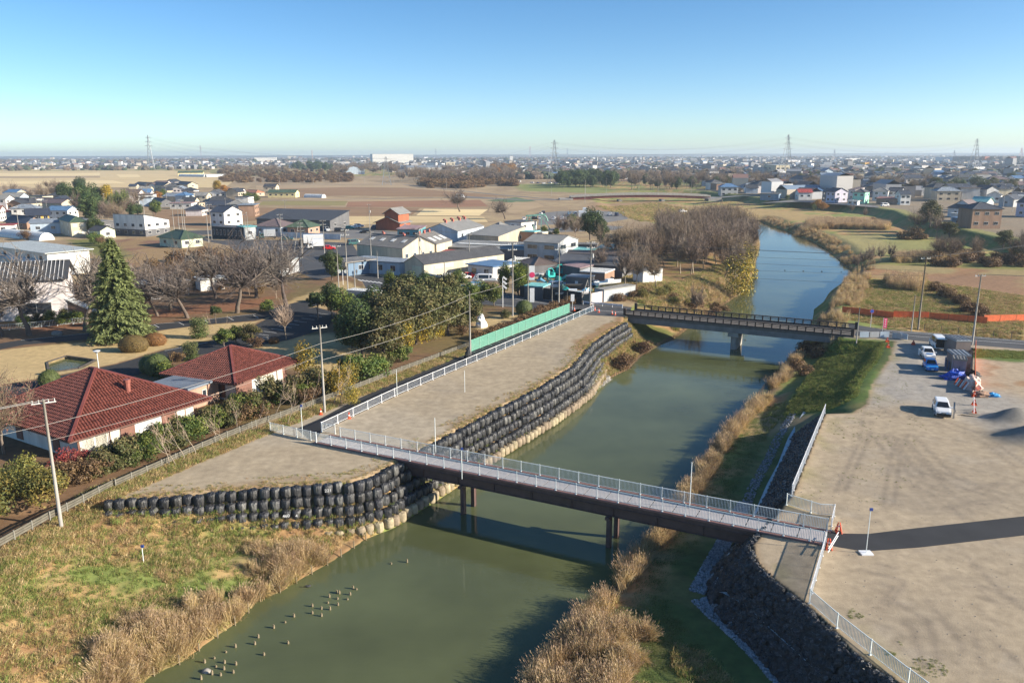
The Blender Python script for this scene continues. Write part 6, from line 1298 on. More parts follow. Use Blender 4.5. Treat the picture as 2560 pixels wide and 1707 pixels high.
m = MB(); b, H = HT(781, 400, 781, 375, 0); m.tube([(0, 0, 0), (0, 0, H)], [3.2, 2.2], 8); tag(m.build('factory_chimney', WC['brick'], loc=b), 'red-brown factory chimney on the left horizon', 'chimney')
m = MB(); b, H = HT(1498, 392, 1498, 375, 0); m.tube([(0, 0, 0), (0, 0, H)], [6, 5], 8); tag(m.build('factory_chimney', WC['white'], loc=b), 'thin white chimney on the horizon right of centre', 'chimney')
far('cream substation building beside the pylon', (1972,450), (1935,449), 25, 17, 'cream', 'tan' if 0 else 'pale', win=(3, 1), name='substation', cat='substation', fl=2); far('blue-grey annex left of the substation', (1935,449), (1905,448), 25, 14, 'grey', 'dark', name='substation_annex', cat='substation')
far('wide building with orange sign wall and grey roof', (2218,425), (2172,425), 40, 9, 'grey', 'pale', name='store', cat='shop'); far('orange fronted block at the end of the grey roof', (2172,424), (2160,424), 14, 13, 'orange', 'orange', name='store', cat='shop'); far('green-walled store with pale green roof', (2385,434), (2330,433), 30, 7, 'teal', 'teal', name='store', cat='shop'); far('cream three-storey block in the right fields', (2311,442), (2295,442), 12, 11, 'cream', 'white', win=(3, 2), fl=3, name='block', cat='building'); far('low white yard building left of the cream block', (2295,443), (2272,442), 10, 4, 'cream', 'white', name='shed', cat='shed')
for i, (c, w_) in enumerate((('dark', 'leftmost dark'), ('rust', 'leftmost red'), ('dark', 'dark section right of the first red'), ('dark', 'middle dark'), ('rust', 'middle red'), ('dark', 'rightmost dark'), ('rust', 'rightmost red'))): far('%s part of the long mall on the right horizon' % w_, (2455 + i * 22, 409), (2436 + i * 22, 409), 90, 20, c, 'dark', name='mall_section', cat='mall')
far('pale grey hall left of the dark and red mall', (2434,408), (2385,407), 90, 18, 'blue', 'bgrey', name='hall', cat='hall'); far('white long roof in the middle distance', (1465,420), (1425,420), 30, 9, 'white', 'white'); far('white hall with curved roof far right of centre', (1900,424), (1860,422), 40, 10, 'white', 'white', 'gable'); far('white low hall farther right', (1680,424), (1645,423), 30, 7, 'pink', 'white'); far('pale grey hall with blue wall by the smoke', (1630,424), (1600,423), 30, 7, 'blue', 'white')
for k, (x0, x1, yy, h) in enumerate([(0,120,410,5),(140,175,410,6),(60,100,412,7),(250,300,408,5),(1290,1340,393,20),(1345,1382,391,24),(1330,1400,402,8),(1990,2000,386,20),(2120,2150,404,12),(1500,1525,398,12),(440,470,400,10),(520,600,401,9)]): far('pale works hall far out on the plain', (x1, yy), (x0, yy), 40, h, random.choice(('white', 'grey', 'blue')), random.choice(('white', 'bgrey')), name='works_hall', cat='hall').__class__ if 0 else B('pale works hall far out on the plain', (x1, yy), (x0, yy), None, 40, 0, h, 'flat', 0, random.choice(('white', 'grey', 'blue')), random.choice(('white', 'bgrey')), (0, 0), name='works_hall', cat='hall', group='pale works halls on the plain')
# expressway on stilts
for lb, x0, x1, y, Hh in (('pale elevated expressway across the left plain', -400, 640, 402, 9.), ('pale elevated expressway right of the white warehouse', 1160, 1570, 408, 9.)):
    A, Bq = G(x0, y + 1, 0), G(x1, y + 3, 0); d = Bq - A; L = d.length; o = empty('viaduct', lb, 'viaduct', A, math.atan2(d.y, d.x)); m = MB(); m.box((L / 2, 0, Hh), (L, 16, 2.2)); m.build('deck', conc, o); m = MB()
    for i in range(int(L / 45)): m.box((i * 45 + 10, 0, Hh / 2 - 1), (3, 8, Hh - 1))
    m.build('piers', conc, o)['kind'] = 'stuff'
# ---- far road bridge over the river
Ba, Bb = G(1425, 499, 0), G(1772, 497, 0); d = Bb - Ba; L = d.length; fbb = empty('far_bridge', 'far concrete bridge with red-brown girders, seen beyond the wooded bank', 'bridge', Ba, math.atan2(d.y, d.x)); zt = 3.8
arc = lambda t: 1.8 + 1.5 * math.sin(math.pi * t) ** .8
for nm, mt, w, z0, z1 in (('deck', conc, 9., -.3, .25), ('girder', M('red_girder', (.28, .09, .07), rough=.6), 7., -2., -.3)):
    m = MB()
    for i in range(20):
        t0, t1 = i / 20, (i + 1) / 20; m.bar((L * t0, 0, arc(t0) + (z0 + z1) / 2), (L * t1, 0, arc(t1) + (z0 + z1) / 2), w, z1 - z0)
    m.build(nm, mt, fbb)
for s in (-1, 1):
    m = MB()
    for i in range(20): m.bar((L * i / 20, s * 4.4, arc(i / 20) + .6), (L * (i + 1) / 20, s * 4.4, arc((i + 1) / 20) + .6), .2, .6)
    m.build('parapet', conc, fbb)
for px in (1550, 1660): x = (G(px, 500, 0) - Ba).length; m = MB(); m.box((x, 0, -.8), (2.2, 9, 1.2)); m.box((x, 0, -3.5), (2., 4.5, 6)); m.build('pier', conc, fbb)
for x, r in ((-3, .0), (L + 3, .0)): m = MB(); m.box((x, 0, -.8), (9, 10, 3.4)); m.build('abutment', conc, fbb)
strip('road_far', [(1160,492),(1300,500),(1425,500)], 8, asphp, .1); strip('road_far_right', [(1765,497),(1850,490),(1920,492),(2000,496)], 7, asphp, .12, 2.); strip('field_lane', [(640,502),(820,500),(960,497),(1160,494),(1290,500)], 4, asphp, .08); strip('field_lane', [(640,462),(900,461),(1010,462),(1240,487),(1400,500)], 3.5, asphp, .09)
for x, y, t in ((1378,490,466),(1463,492,448),(1515,490,446),(1597,484,447),(1645,484,450),(1728,484,448),(1824,488,458),(1800,485,445),(1890,480,455)): pole('fl%d' % x, x, y, x, t, 'lamp post along the far bridge', 0, .14, group='lamp posts of the far bridge', name='lamp_post', cat='lamp post')
# ---- pylons
def pylon(label, px, py, ty, w, col, group=None, arms=3, detail=True):
    b, H = HT(px, py, px, ty, 0); o = empty('pylon', label, 'pylon', b, .2, group); m = MB(); leg = lambda z: w / 2 * (1 - z / H) ** 1.15 * .9 + .5
    t = max(.3, b.y * .0005); N_ = 9 if detail else 4
    zs = [H * (1 - (1 - i / N_) ** 1.3) for i in range(N_ + 1)]
    for sx, sy in ((-1, -1), (1, -1), (1, 1), (-1, 1)):
        for i in range(N_): a, c = zs[i], zs[i + 1]; m.tube([(sx * leg(a), sy * leg(a), a), (sx * leg(c), sy * leg(c), c)], t * .5, 3, cap=False)
    m.build('legs', col, o); m = MB()
    for i in range(N_):
        a, c = zs[i], zs[i + 1]; A, C3 = leg(a), leg(c)
        for q in (((-A, -A, a), (C3, -C3, c)), ((A, -A, a), (-C3, -C3, c)), ((A, -A, a), (C3, C3, c)), ((A, A, a), (C3, -C3, c))): m.tube(q, t * .28, 3, cap=False)
    m.build('bracing', col, o); m = MB()
    for k in range(arms):
        z = H * (.93 - .12 * k); r = H * (.085 + .012 * k)
        for s in (-1, 1): m.tube([(0, 0, z + 1.2), (s * r, 0, z)], t * .3, 3); m.tube([(s * leg(z), 0, z - .6), (s * r, 0, z)], t * .3, 3)
    m.build('crossarms', col, o); return b, H
pg = M('pylon_grey', (.32, .34, .36), rough=.5, metal=.3, var=.05); pr = M('pylon_red_white', (.62, .42, .40), rough=.5, var=.1)
pyl = [pylon('lattice pylon left of the huge white warehouse in the fields', 967, 463, 392, 9, pg), pylon('tall lattice pylon in the centre of the horizon', 1385, 457, 350, 12, pg), pylon('tallest lattice pylon right of centre beside the substation', 1963, 450, 337, 14, pg), pylon('lattice pylon towards the right edge', 2432, 436, 347, 14, pg), pylon('lattice pylon on the left beyond the paddies', 378, 424, 338, 14, pg)]
for x, y, t in ((30,392,362),(116,392,362),(503,392,364),(1325,394,366),(1090,394,372),(1418,394,372),(2085,398,374),(2384,398,376),(2550,406,370)): pylon('faint far pylon on the horizon', x, y, t, 14, pr if x in (30, 116, 503, 1325, 2550) else pg, 'faint pylons along the horizon', detail=False)
def pwire(a, b, lb):
    (pa, ha), (pb, hb) = a, b
    for k in range(3):
        m = MB(); s = (pa.y + pb.y) / 2 * .00006
        for sd in (-1, 1): A = pa + Vector((sd * 6, 0, ha * (.93 - .12 * k))); Bq = pb + Vector((sd * 6, 0, hb * (.93 - .12 * k))); m.tube([A.lerp(Bq, t) - Vector((0, 0, 40 * t * (1 - t))) for t in [i / 16 for i in range(17)]], s, 3, cap=False)
        tag(m.build('power_line', pg), lb, 'power line', 'high-tension wires')
pwire(pyl[1], pyl[2], 'high-tension wires between the pylons'); pwire(pyl[2], pyl[3], 'high-tension wires between the pylons'); pwire(pyl[0], pyl[4], 'high-tension wires between the pylons'); pwire(pyl[0], pyl[1], 'high-tension wires between the pylons')
# green crane
gcr = M('crane_green', (.18, .38, .30), rough=.6, var=.3); b = G(1345, 575, 0); o = empty('gantry_crane', 'faded green gantry crane by the far truck park', 'crane', b); s = 1991 / G(1345, 575, 0).y
for x, x2 in ((-6.5, -3.8), (-1.3, -3.2), (5., 1.8), (1.2, 1.4)): m = MB(); m.bar((x, 0, 0), (x2, 0, 5.6), .35); m.build('leg', gcr, o)
m = MB(); m.bar((-5, 0, 5.7), (3, 0, 6.3), .6); m.tube([(2, 0, 6.2), (3.2, 0, 5.4), (4, 0, 3.6)], .35, 6); m.build('beam', gcr, o)
# sheds in the right yard
sh = WC['brick']; 
def shed(label, C_, U_, lv, v, h, mat, rc, doors=0, name='site_hut', cat='site hut'):
    o, L, w = B(label, C_, U_, None, v, lv, h, 'flat', 0, mat, rc, (0, 0), name=name, cat=cat, ov=.06)
    for i in range(5): m = MB(); m.box((L * i / 4, w / 2, h + .27), (.06, abs(w), .06)); m.build('roof_rib', WC['dark'], o)
    return o, L, w
plum = wallm('plum', (.27, .20, .22))
shed('site hut with ribbed pale roof nearest the road', (2392,854), (2429,854), 2.3, 3.4, 2.3, wallm('hut_dark', (.18, .15, .14)), 'bgrey'); shed('middle site hut with ribbed pale roof', (2386,890), (2429,892), 2.3, 3.2, 2.3, wallm('hut_brown', (.22, .15, .13)), 'bgrey')
o, L, w = shed('plum coloured storage container with double doors', (2384,900), (2418,903), 2.3, 2., 2.3, plum, 'asb', name='storage_container', cat='container')
for i in range(2): m = MB(); m.box((L * (.26 + .48 * i), -.04, 1.1), (L * .42, .05, 2.)); m.build('door', plum, o)
# ------------------------------------------------------------------ vehicles
tyre = M('tyre', (.02, .02, .02), rough=.8, var=.1); cglass = M('car_glass', (.015, .017, .02), rough=.08, var=0, spec=.8); lampm = M('head_lamp', (.65, .66, .68), rough=.15, var=0); redl = M('tail_lamp', (.35, .02, .02), rough=.2, var=0)
def paint(k, c): return M('paint_' + k, c, rough=.25, var=.03, spec=.6)
KIN = {'hatch': [(-1.95,.55,.56),(-1.9,.85,.9),(-1.55,.92,1.45),(-.9,.92,1.5),(.1,.9,1.48),(.75,.9,.95),(1.55,.8,.82),(1.95,.55,.58)],
       'wagon': [(-2.15,.55,.56),(-2.1,.9,1.0),(-1.95,.95,1.46),(-.8,.93,1.5),(.2,.92,1.46),(1.0,.92,.96),(1.9,.78,.8),(2.15,.5,.52)],
       'sedan': [(-2.2,.6,.62),(-2.1,.95,.97),(-1.4,.98,1.0),(-.9,.95,1.4),(.2,.92,1.42),(.95,.92,.95),(1.9,.8,.82),(2.2,.5,.52)],
       'van': [(-2.2,.5,.52),(-2.15,1.0,1.85),(-1.6,1.0,1.95),(.9,1.,1.95),(1.5,1.,1.75),(2.0,.98,1.02),(2.2,.6,.62)],
       'minivan': [(-2.2,.5,.52),(-2.12,1.0,1.6),(-1.8,1.,1.75),(.4,.98,1.75),(1.3,.98,1.1),(1.95,.85,.88),(2.2,.5,.52)]}
_car = {}
hb_ = MB(); hb_.tube([(0, -.02, 0), (0, .02, 0)], .19, 10); hubm = hb_.mesh('hubcap', False, [M('hub_silver', (.5, .5, .52), rough=.3)])
def car_parts(kind, col, wd=.84):
    key = (kind, col)
    if key in _car: return _car[key]
    K = KIN[kind]; m = MB(); rows_ = []
    for x, bz, tz in K:
        e = .93 if abs(x) > 1.85 else 1.; tw = wd * (.8 if tz - bz > .2 else .97) * e; rows_.append([(x, -wd * e, .28), (x, -wd * e * 1.02, (bz + .28) / 2), (x, -wd * e, bz), (x, -tw, tz - .03), (x, -tw * .8, tz), (x, tw * .8, tz), (x, tw, tz - .03), (x, wd * e, bz), (x, wd * e * 1.02, (bz + .28) / 2), (x, wd * e, .28), (x, -wd * e, .28)])
    m.grid(rows_); m.face(rows_[0][:-1]); m.face(rows_[-1][:-1][::-1]); body = m.mesh('body', False, [paint(col, CARC[col])])
    g = MB(); up = [i for i, k in enumerate(K) if k[2] - k[1] > .3]; a, b = up[0], up[-1]
    def P(i, j, off=.012): p = Vector(rows_[i][j]); return Vector((p.x, p.y * (1 + off), p.z + .004))
    for s, (jb, jt) in ((0, (2, 3)), (1, (7, 6))):
        for i in range(a, b): q0, q1, r0, r1 = P(i, jb), P(i + 1, jb), P(i, jt), P(i + 1, jt); f = lambda u, v_: q0.lerp(q1, u).lerp(r0.lerp(r1, u), v_); g.face([f(.07, .1), f(.93, .1), f(.93, .88), f(.07, .88)])
    for i, n_ in ((b, b + 1), (a, a - 1)):
        if 0 <= n_ < len(K):
            q0, q1, r0, r1 = Vector(rows_[n_][2]), Vector(rows_[n_][7]), Vector(rows_[i][4]), Vector(rows_[i][5]); 
            if i == b: q0.z = q1.z = K[n_][2]; nrm = Vector((.02, 0, .02))
            else: nrm = Vector((-.02, 0, .01)); q0.z = q1.z = max(K[n_][1], 1.0)
            f = lambda u, v_: q0.lerp(q1, u).lerp(r0.lerp(r1, u), v_) + nrm; g.face([f(.08, .06), f(.92, .06), f(.94, .94), f(.06, .94)])
    gm_ = g.mesh('glass', False, [cglass]); w = MB(); w.tube([(0, -.1, 0), (0, .1, 0)], .31, 12); wme = w.mesh('wheel', False, [tyre]); l = MB(); l.box((0, 0, 0), (.12, .34, .16)); lme = l.mesh('headlight', False, [lampm]); t = MB(); t.box((0, 0, 0), (.06, .2, .3)); tme = t.mesh('tail_light', False, [redl]); mi = MB(); mi.box((0, 0, 0), (.12, .2, .14)); mme = mi.mesh('mirror', False, [paint(col, CARC[col])]); pl = MB(); pl.box((0, 0, 0), (.04, .34, .17)); plm = pl.mesh('number_plate', False, [wpaint])
    _car[key] = (body, gm_, wme, lme, tme, mme, plm, K); return _car[key]
CARC = dict(white=(.78,.78,.77), blue=(.02,.22,.60), red=(.60,.02,.02), black=(.015,.016,.02), silver=(.42,.44,.46), teal=(.02,.28,.28), navy=(.02,.03,.08), dgreen=(.04,.12,.12), lblue=(.16,.38,.55))
def car(label, px, py, kind, col, rz, h=0., group=None, s=1., name='car', cat='car'):
    p = G(px, py, h) if not isinstance(px, Vector) else px; body, g, wme, lme, tme, mme, plm, K = car_parts(kind, col); o = empty(name, label, cat, (p.x, p.y, h), R(rz), group); o.scale = (s, s, s); xe = K[-1][0]
    for n_, me, loc in [('body', body, (0, 0, 0)), ('glass', g, (0, 0, 0))] + [('wheel', wme, (x, y, .31)) for x in (-1.3 if kind != 'van' else -1.35, 1.3) for y in (-.78, .78)] + [('headlight', lme, (xe - .12, y, .66)) for y in (-.6, .6)] + [('tail_light', tme, (-xe + .03, y, .85)) for y in (-.7, .7)] + [('mirror', mme, (.85, y, 1.02)) for y in (-.95, .95)] + [('number_plate', plm, (xe, 0, .42))]:
        c = link(n_, me, o, loc)
        if n_ == 'wheel' and loc[1] != 0 and p.y < 140: link('hubcap', hubm, c, (0, .11 if loc[1] > 0 else -.11, 0))
    if kind == 'wagon' and p.y < 140: m = MB(); m.box((xe - .03, 0, .42), (.12, 1.5, .26)); m.build('bumper', tyre, o); m = MB(); m.box((xe - .25, 0, .62), (.5, .5, .05)); m.build('grille', tyre, o)
    return o
def truck(label, px, py, rz, cab='white', box='white', L=6., H=2.5, h=0., group=None):
    p = G(px, py, h); o = empty('truck', label, 'truck', (p.x, p.y, h), R(rz), group); m = MB(); m.box((0, 0, 1. + H / 2), (L - 1.9, 2.1, H)); m.build('cargo_box', paint(box, CARC[box]), o); m = MB()
    P2 = [(L / 2 - .95, .5), (L / 2 - .95, 2.2), (L / 2 + .35, 2.15), (L / 2 + .75, 1.25), (L / 2 + .8, .5)]; a = [(x, -.95, z) for x, z in P2]; b = [(x, .95, z) for x, z in P2]; m.face(a); m.face(b[::-1])
    for i in range(5): m.face([a[i], b[i], b[(i + 1) % 5], a[(i + 1) % 5]])
    m.build('cab', paint(cab, CARC[cab]), o); m = MB(); m.face([(L / 2 + .38, -.85, 2.05), (L / 2 + .38, .85, 2.05), (L / 2 + .78, .85, 1.28), (L / 2 + .78, -.85, 1.28)])
    for s in (-1, 1): m.box((L / 2 - .2, s * .96, 1.65), (.8, .03, .6))
    m.build('glass', cglass, o); m = MB(); m.box((0, 0, .8), (L - .6, .9, .3)); m.build('chassis', dsteel, o)
    w = MB(); w.tube([(0, -.13, 0), (0, .13, 0)], .42, 12); wm2 = w.mesh('wheel', False, [tyre])
    for x in (-L / 2 + 1.3, L / 2 - .3):
        for y in (-.9, .9): link('wheel', wm2, o, (x, y, .42))
    return o
car('white estate car standing alone on the gravel of the right yard', 2353, 1032, 'wagon', 'white', -112)
car('bright blue hatchback nose to tail behind the white car', 2325, 922, 'hatch', 'blue', -108, s=.93)
o = car('white car with blue striped bonnet and open door behind the blue hatchback', 2318, 893, 'hatch', 'white', -106, s=.97); m = MB(); m.box((1.2, 0, .9), (.7, .9, .02)); m.build('blue_bonnet_cover', paint('blue', CARC['blue']), o); m = MB(); m.box((.3, -1.3, .85), (.9, .05, .9)); m.build('door', paint('white', CARC['white']), o)
o = car('white van with raised tailgate and dark open back by the huts', 2343, 868, 'van', 'white', 75); m = MB(); m.box((-2.2, 0, 1.1), (.05, 1.5, 1.3)); m.build('boot_shade_panel', cglass, o); m = MB(); m.box((-2.7, 0, 2.), (1.1, 1.6, .06)); m.build('tailgate', paint('white', CARC['white']), o)  # dark panel stands in for the shade inside the open boot
car('small bright red car beside the white box trucks', 824, 624, 'hatch', 'red', 10); truck('white box truck with black cab next to the red car', 785, 614, 190, 'black', 'white', 8.5, 2.8); truck('smaller white box truck in front of the other', 797, 622, 195, 'white', 'white', 5.5, 2.2)
truck('grey-green box truck by the blue-white wall', 675, 597, 195, 'dgreen', 'silver', 6., 2.5); car('dark car with open tailgate near the grey-green truck', 720, 601, 'wagon', 'dgreen', 5); car('silver minivan before the slate-roofed hall', 732, 577, 'minivan', 'silver', -70) if 0 else car('silver minivan before the slate-roofed hall', 817, 578, 'minivan', 'silver', -60)
for lb, x, y, k, c, r in (('black minivan left in the apron',850,580,'minivan','black',5),('teal hatchback in the apron',876,573,'hatch','teal',5),('white car behind the teal hatchback',890,570,'sedan','white',5),('dark navy wagon at the back of the apron',898,568,'wagon','navy',5),('black sedan in the middle of the apron',912,583,'wagon','black',185),('black van behind the low hedge',940,574,'van','navy',185),('blue pickup hidden by the corrugated shed',885,612,'van','dgreen',30)): car(lb, x, y, k, c, r)
car('white van with raised rear window beside the moored boat', 1206, 707, 'van', 'white', 175, s=1.12); car('white compact behind the round tree', 1158, 697, 'hatch', 'white', 20); car('red car half hidden behind the white van', 1178, 695, 'hatch', 'red', 0); car('light blue kei truck cab behind the blue boat', 1185, 722, 'van', 'lblue', 170, s=.8); car('white pickup in the boat yard', 1387, 720, 'van', 'white', 190, s=.85)
for i, (x, y, k, c) in enumerate([(1384,549,'hatch','white'),(1405,549,'hatch','white'),(1428,550,'minivan','white'),(1472,551,'hatch','silver'),(1423,536,'wagon','lblue'),(1438,538,'minivan','silver'),(1480,539,'minivan','navy'),(1524,539,'hatch','white'),(1542,540,'minivan','navy'),(1352,538,'sedan','white'),(1350,548,'wagon','white'),(1336,548,'van','black'),(1358,534,'wagon','black'),(1310,550,'sedan','white')]): car('%s %s in the far truck park' % ({'lblue': 'light blue', 'navy': 'dark blue'}.get(c, c), {'hatch': 'hatchback', 'wagon': 'estate car', 'sedan': 'saloon'}.get(k, k)), x, y, k, c, 80 + random.uniform(-15, 15), group='cars in the far truck park')
for lb, x, y in (('tallest white box lorry in the far truck park',1462,540),('white box lorry before the tallest one',1452,549),('white box lorry at the right of the far truck park',1496,549)): truck(lb, x, y, 85, 'white', 'white', 7., 3.)
for i, (x, y) in enumerate([(1290,428),(1300,455),(1330,458),(1345,459),(1360,460),(1375,459),(1390,460)]): car('small parked car beside the central pylon', x, y, random.choice(('sedan', 'wagon')), random.choice(('white', 'silver', 'navy')), random.uniform(0, 180), group='cars beside the central pylon')
car('green and white bus on the field road', 1150, 496, 'van', 'white', 0, s=1.5, name='bus', cat='bus'); car('white car on the dry bank below the far bridge', 1707, 531, 'wagon', 'white', 20); car('white van parked on the levee among the houses', 2212, 516, 'van', 'white', 10, h=2.)
for i in range(9): car('vehicle parked on the depot behind the bare trees', 430 + i * 24, 708 - i * 1.5, random.choice(('van', 'hatch')), random.choice(('white', 'white', 'silver', 'red')), random.uniform(-20, 20), group='vehicles in the depot behind the bare trees')
# boats
def boat(label, px, py, h, L, rz, hull='white', tilt=0.):
    p = G(px, py, h); o = empty('boat', label, 'boat', p, R(rz)); m = MB(); R_ = []
    for i in range(9):
        t = i / 8; x = -L / 2 + L * t; w = L * .16 * (1 - max(0, (t - .45) / .55) ** 2.2) + .02; k = .25 * t * t; R_.append([(x, -w, .75 + k), (x, -w * .75, .3), (x, 0, .02 + k), (x, w * .75, .3), (x, w, .75 + k)])
    m.grid(R_); m.face([r for r in R_[0]]); m.build('hull', paint(hull, CARC[hull]), o, smooth=True); m = MB(); m.grid([[(r[0][0] * .94, r[0][1] * .85, .6 + .2 * i / 8), (r[4][0] * .94, r[4][1] * .85, .6 + .2 * i / 8)] for i, r in enumerate(R_)]); m.build('deck', M('boat_deck', (.35, .5, .55), rough=.5), o)
    m = MB(); m.prism([(-L * .1, -L * .09), (L * .15, -L * .07), (L * .15, L * .07), (-L * .1, L * .09)], .7, 1.3); m.build('cabin', paint('white', CARC['white']), o); return o
boat('white boat lying on the roof of the pale container', 1522, 712, 2.7, 6.5, 30); boat('white boat with teal deck behind the white wall', 1118, 696, .6, 9, 12); boat('small white motor boat behind the white van', 1233, 708, .3, 5, -10); boat('blue boat beside the round yellow-green tree', 1186, 722, .1, 6, 0, 'lblue'); boat('white-hulled boat left in the crowded yard', 1325, 692, .5, 7, -8); boat('covered white boat behind the dark road fence', 1430, 738, 1.2, 7, -5); boat('grey boat under the blue-grey canopy', 1445, 716, .6, 7, -5, 'silver'); boat('white boat at the back of the yard', 1345, 675, .6, 6, 10); boat('blue sheeted boat beside the container', 1488, 715, .6, 5, 20, 'blue')
teal_ = M('teal_machine', (.02, .48, .44), rough=.5, var=.2)
for lb, x, y in (('bright teal machinery in the boat yard',1376,700),('second bright teal machine with a hoop in the boat yard',1400,690)): b = G(x, y, 0); o = empty('yard_machine', lb, 'machine', b, .5); m = MB(); m.box((0, 0, 1.), (2., 1.4, .5)); m.box((-.7, 0, 1.7), (.6, 1., 1.5)); m.box((.8, 0, 1.4), (.5, 1.2, .9)); m.build('body', teal_, o); m = MB(); m.tube([(-1, 0, 2), (-.6, 0, 2.8), (.4, 0, 2.9), (1, 0, 2.)], .12, 6); m.build('hoop', teal_, o)
junk = ['white', 'silver', 'lblue', 'teal', 'red', 'dgreen']
for i in range(46):
    x, y = random.uniform(1300, 1500), random.uniform(672, 735); b = G(x, y, 0); m = MB(); k = i % 3
    if k == 0: m.prism([(-.8, -.4), (.9, -.5), (.8, .5), (-.7, .4)], 0, random.uniform(.5, 1.3)); m.box((0, 0, 1.), (.5, .3, .9))
    elif k == 1: m.tube([(-1, 0, .3), (0, .2, .9), (1, 0, .4)], [.3, .42, .25], 7)
    else: m.box((0, 0, .5), (1.4, .8, .2)); m.box((.4, .1, .8), (.3, .5, .5)); m.bar((-.7, 0, .5), (.2, .2, 1.4), .12)
    c = random.choice(junk); tag(m.build('boat_yard_scrap', paint(c, CARC[c]), loc=b, rz=random.uniform(0, 3)), 'heap of boat parts and scrap in the crowded yard', 'scrap heap', 'scrap in the boat yard')
B_ = bld('low white wall of the boat yard along the road', (1058,703), (1115,714), None, .3, 0, 1.9, 'flat', 0, 'white', 'white', (0, 0), name='boundary_wall', cat='wall', ov=.02)
# ------------------------------------------------------------------ right yard clutter
def cone_pair(label, a, bpt, h=0.): pass
cm = MB(); cm.mat(conem); cm.box((0, 0, .03), (.42, .42, .06)); cm.tube([(0, 0, .06), (0, 0, .8)], [.16, .035], 8); cm.mat(wpaint); cm.tube([(0, 0, .35), (0, 0, .5)], [.118, .09], 8); cme = cm.mesh('cone_body')
def barricade(label, px, py, rz=0., s=1.): 
    b = G(px, py, 0); o = empty('barricade', label, 'barricade', b, R(rz)); o.scale = (s, s, s)
    for y in (-.3, .3):
        m = MB(); m.face([(-.45, y, 0), (.45, y, 0), (0, y * .3, 1.25)]); m.face([(.45, y, 0), (-.45, y, 0), (0, y * .3, 1.25)]); m.bar((-.45, y, 0), (0, y * .3, 1.25), .08); m.bar((.45, y, 0), (0, y * .3, 1.25), .08); m.bar((-.4, y, .1), (.4, y, .1), .1); m.build('leaf', conem, o)
    m = MB(); m.box((0, 0, .75), (.3, .5, .06)); m.build('plate', wpaint, o); return o
a = barricade('orange folding barricade on the far side of the path beside the footbridge', 2096, 1330, 80, .7); b = barricade('orange folding barricade on the near side of the path beside the footbridge', 2071, 1371, 80, .7)
m = MB(); A, C4 = G(2096, 1330, .75), G(2071, 1371, .75)
for z in (0, .3): m.tube([A - Vector((0, 0, z)), C4 - Vector((0, 0, z))], .035, 6)
tag(m.build('barrier_bar', wpaint), 'pair of white bars between the two orange barricades by the footbridge', 'barrier bar')
for lb, x, y in (('orange barricade at the lower end of the yard net',2435,1035),('orange barricade above the lowest one',2435,1013),('orange barricade at the foot of the yard net',2435,992),('orange barricade at the bridge corner of the right yard',2218,855),('orange barricade below the one at the bridge corner',2220,869),('orange barricade alone on the yard entrance',2283,862)): barricade(lb, x, y, 0, .62)
m = MB(); m.tube([G(2435, 1033, .8), G(2435, 992, .8)], .035, 6); tag(m.build('barrier_bar', wpaint), 'white bar linking the barricades below the yard net', 'barrier bar')
for lb, x, y in (('orange traffic cone at the foot of the path corner pole',802,1036),('pink and orange cone against the white path railing',873,1046),('red cone at the far end of the path',1436,777)): tag(link('traffic_cone', cme, None, G(x, y, 0)), lb, 'cone')
for i, (x, y) in enumerate([(1487,776),(1497,781),(1530,786),(1538,788)]): tag(link('traffic_cone', cme, None, G(x, y, 0)), 'post-like cone closing the gravel yard from the road', 'cone', 'cones at the road end of the gravel yard')
panel_fence('net_fence', 'orange net fence running through the right yard beside the huts', 'fence', [G(2436, 985), G(2436, 920), G(2438, 868)], 1.3, 2.6, M('net_post'), orange, foot=False, panel_name='net', gap=.05, thick=.02)
def lump(name, label, cat, px, py, r, mat, seed=1, h=0.):
    g = np.random.default_rng(seed); m = MB(); k = 12
    m.grid([[(r[0] * math.sin(math.pi * i / 14) * math.cos(2 * math.pi * (j % k) / k) * (1 + .22 * g.normal()), r[1] * math.sin(math.pi * i / 14) * math.sin(2 * math.pi * (j % k) / k) * (1 + .2 * g.normal()), r[2] * math.cos(math.pi * i / 14) * (1 + .12 * g.normal())) for j in range(k)] for i in range(8)]); v = m.v; k8 = k
    for i in range(7): m.f.append((i * k + k - 1, i * k, (i + 1) * k, (i + 1) * k + k - 1)); m.m.append(0)
    return tag(m.build(name, mat, loc=G(px, py, h), smooth=False), label, cat)
btarp = M('blue_tarpaulin', (.01, .07, .45), rough=.4, var=.3, scale=3, bump=.05)
lump('blue_tarp_pile', 'heap covered with royal blue tarpaulin below the plum container', 'tarpaulin', 2386, 947, (1.5, .9, 1.2), btarp, 2); lump('white_sacks', 'pale pink-white heap of filled sacks against the orange net', 'sacks', 2428, 970, (1.1, 1.2, 1.7), M('pale_sacks', (.62, .48, .42), rough=.8, var=.35, scale=2.5), 3); lump('dark_bundle', 'dark heap of rolled netting beside the container', 'bundle', 2425, 940, (1.2, .9, .9), WC['black'], 4); lump('brown_bundle', 'brown bundle of old sheets right of the net', 'bundle', 2452, 990, (1.1, .8, .7), WC['brown'], 5); lump('blue_bundle', 'light blue folded tarpaulin at the right of the net', 'tarpaulin', 2478, 990, (1.0, .6, .45), M('light_blue_tarp', (.02, .22, .50), rough=.45, var=.2), 6); lump('dark_wrap', 'dark and white wrapping tied round the pole foot at the mint fence', 'wrapping', 1171, 898, (.5, .5, 1.9), WC['black'], 7); lump('white_sheet', 'white sheet draped at the right end of the olive grove', 'sheet', 1203, 818, (1.0, .6, 2.2), M('white_sheet', (.8, .8, .8), var=.1), 8)
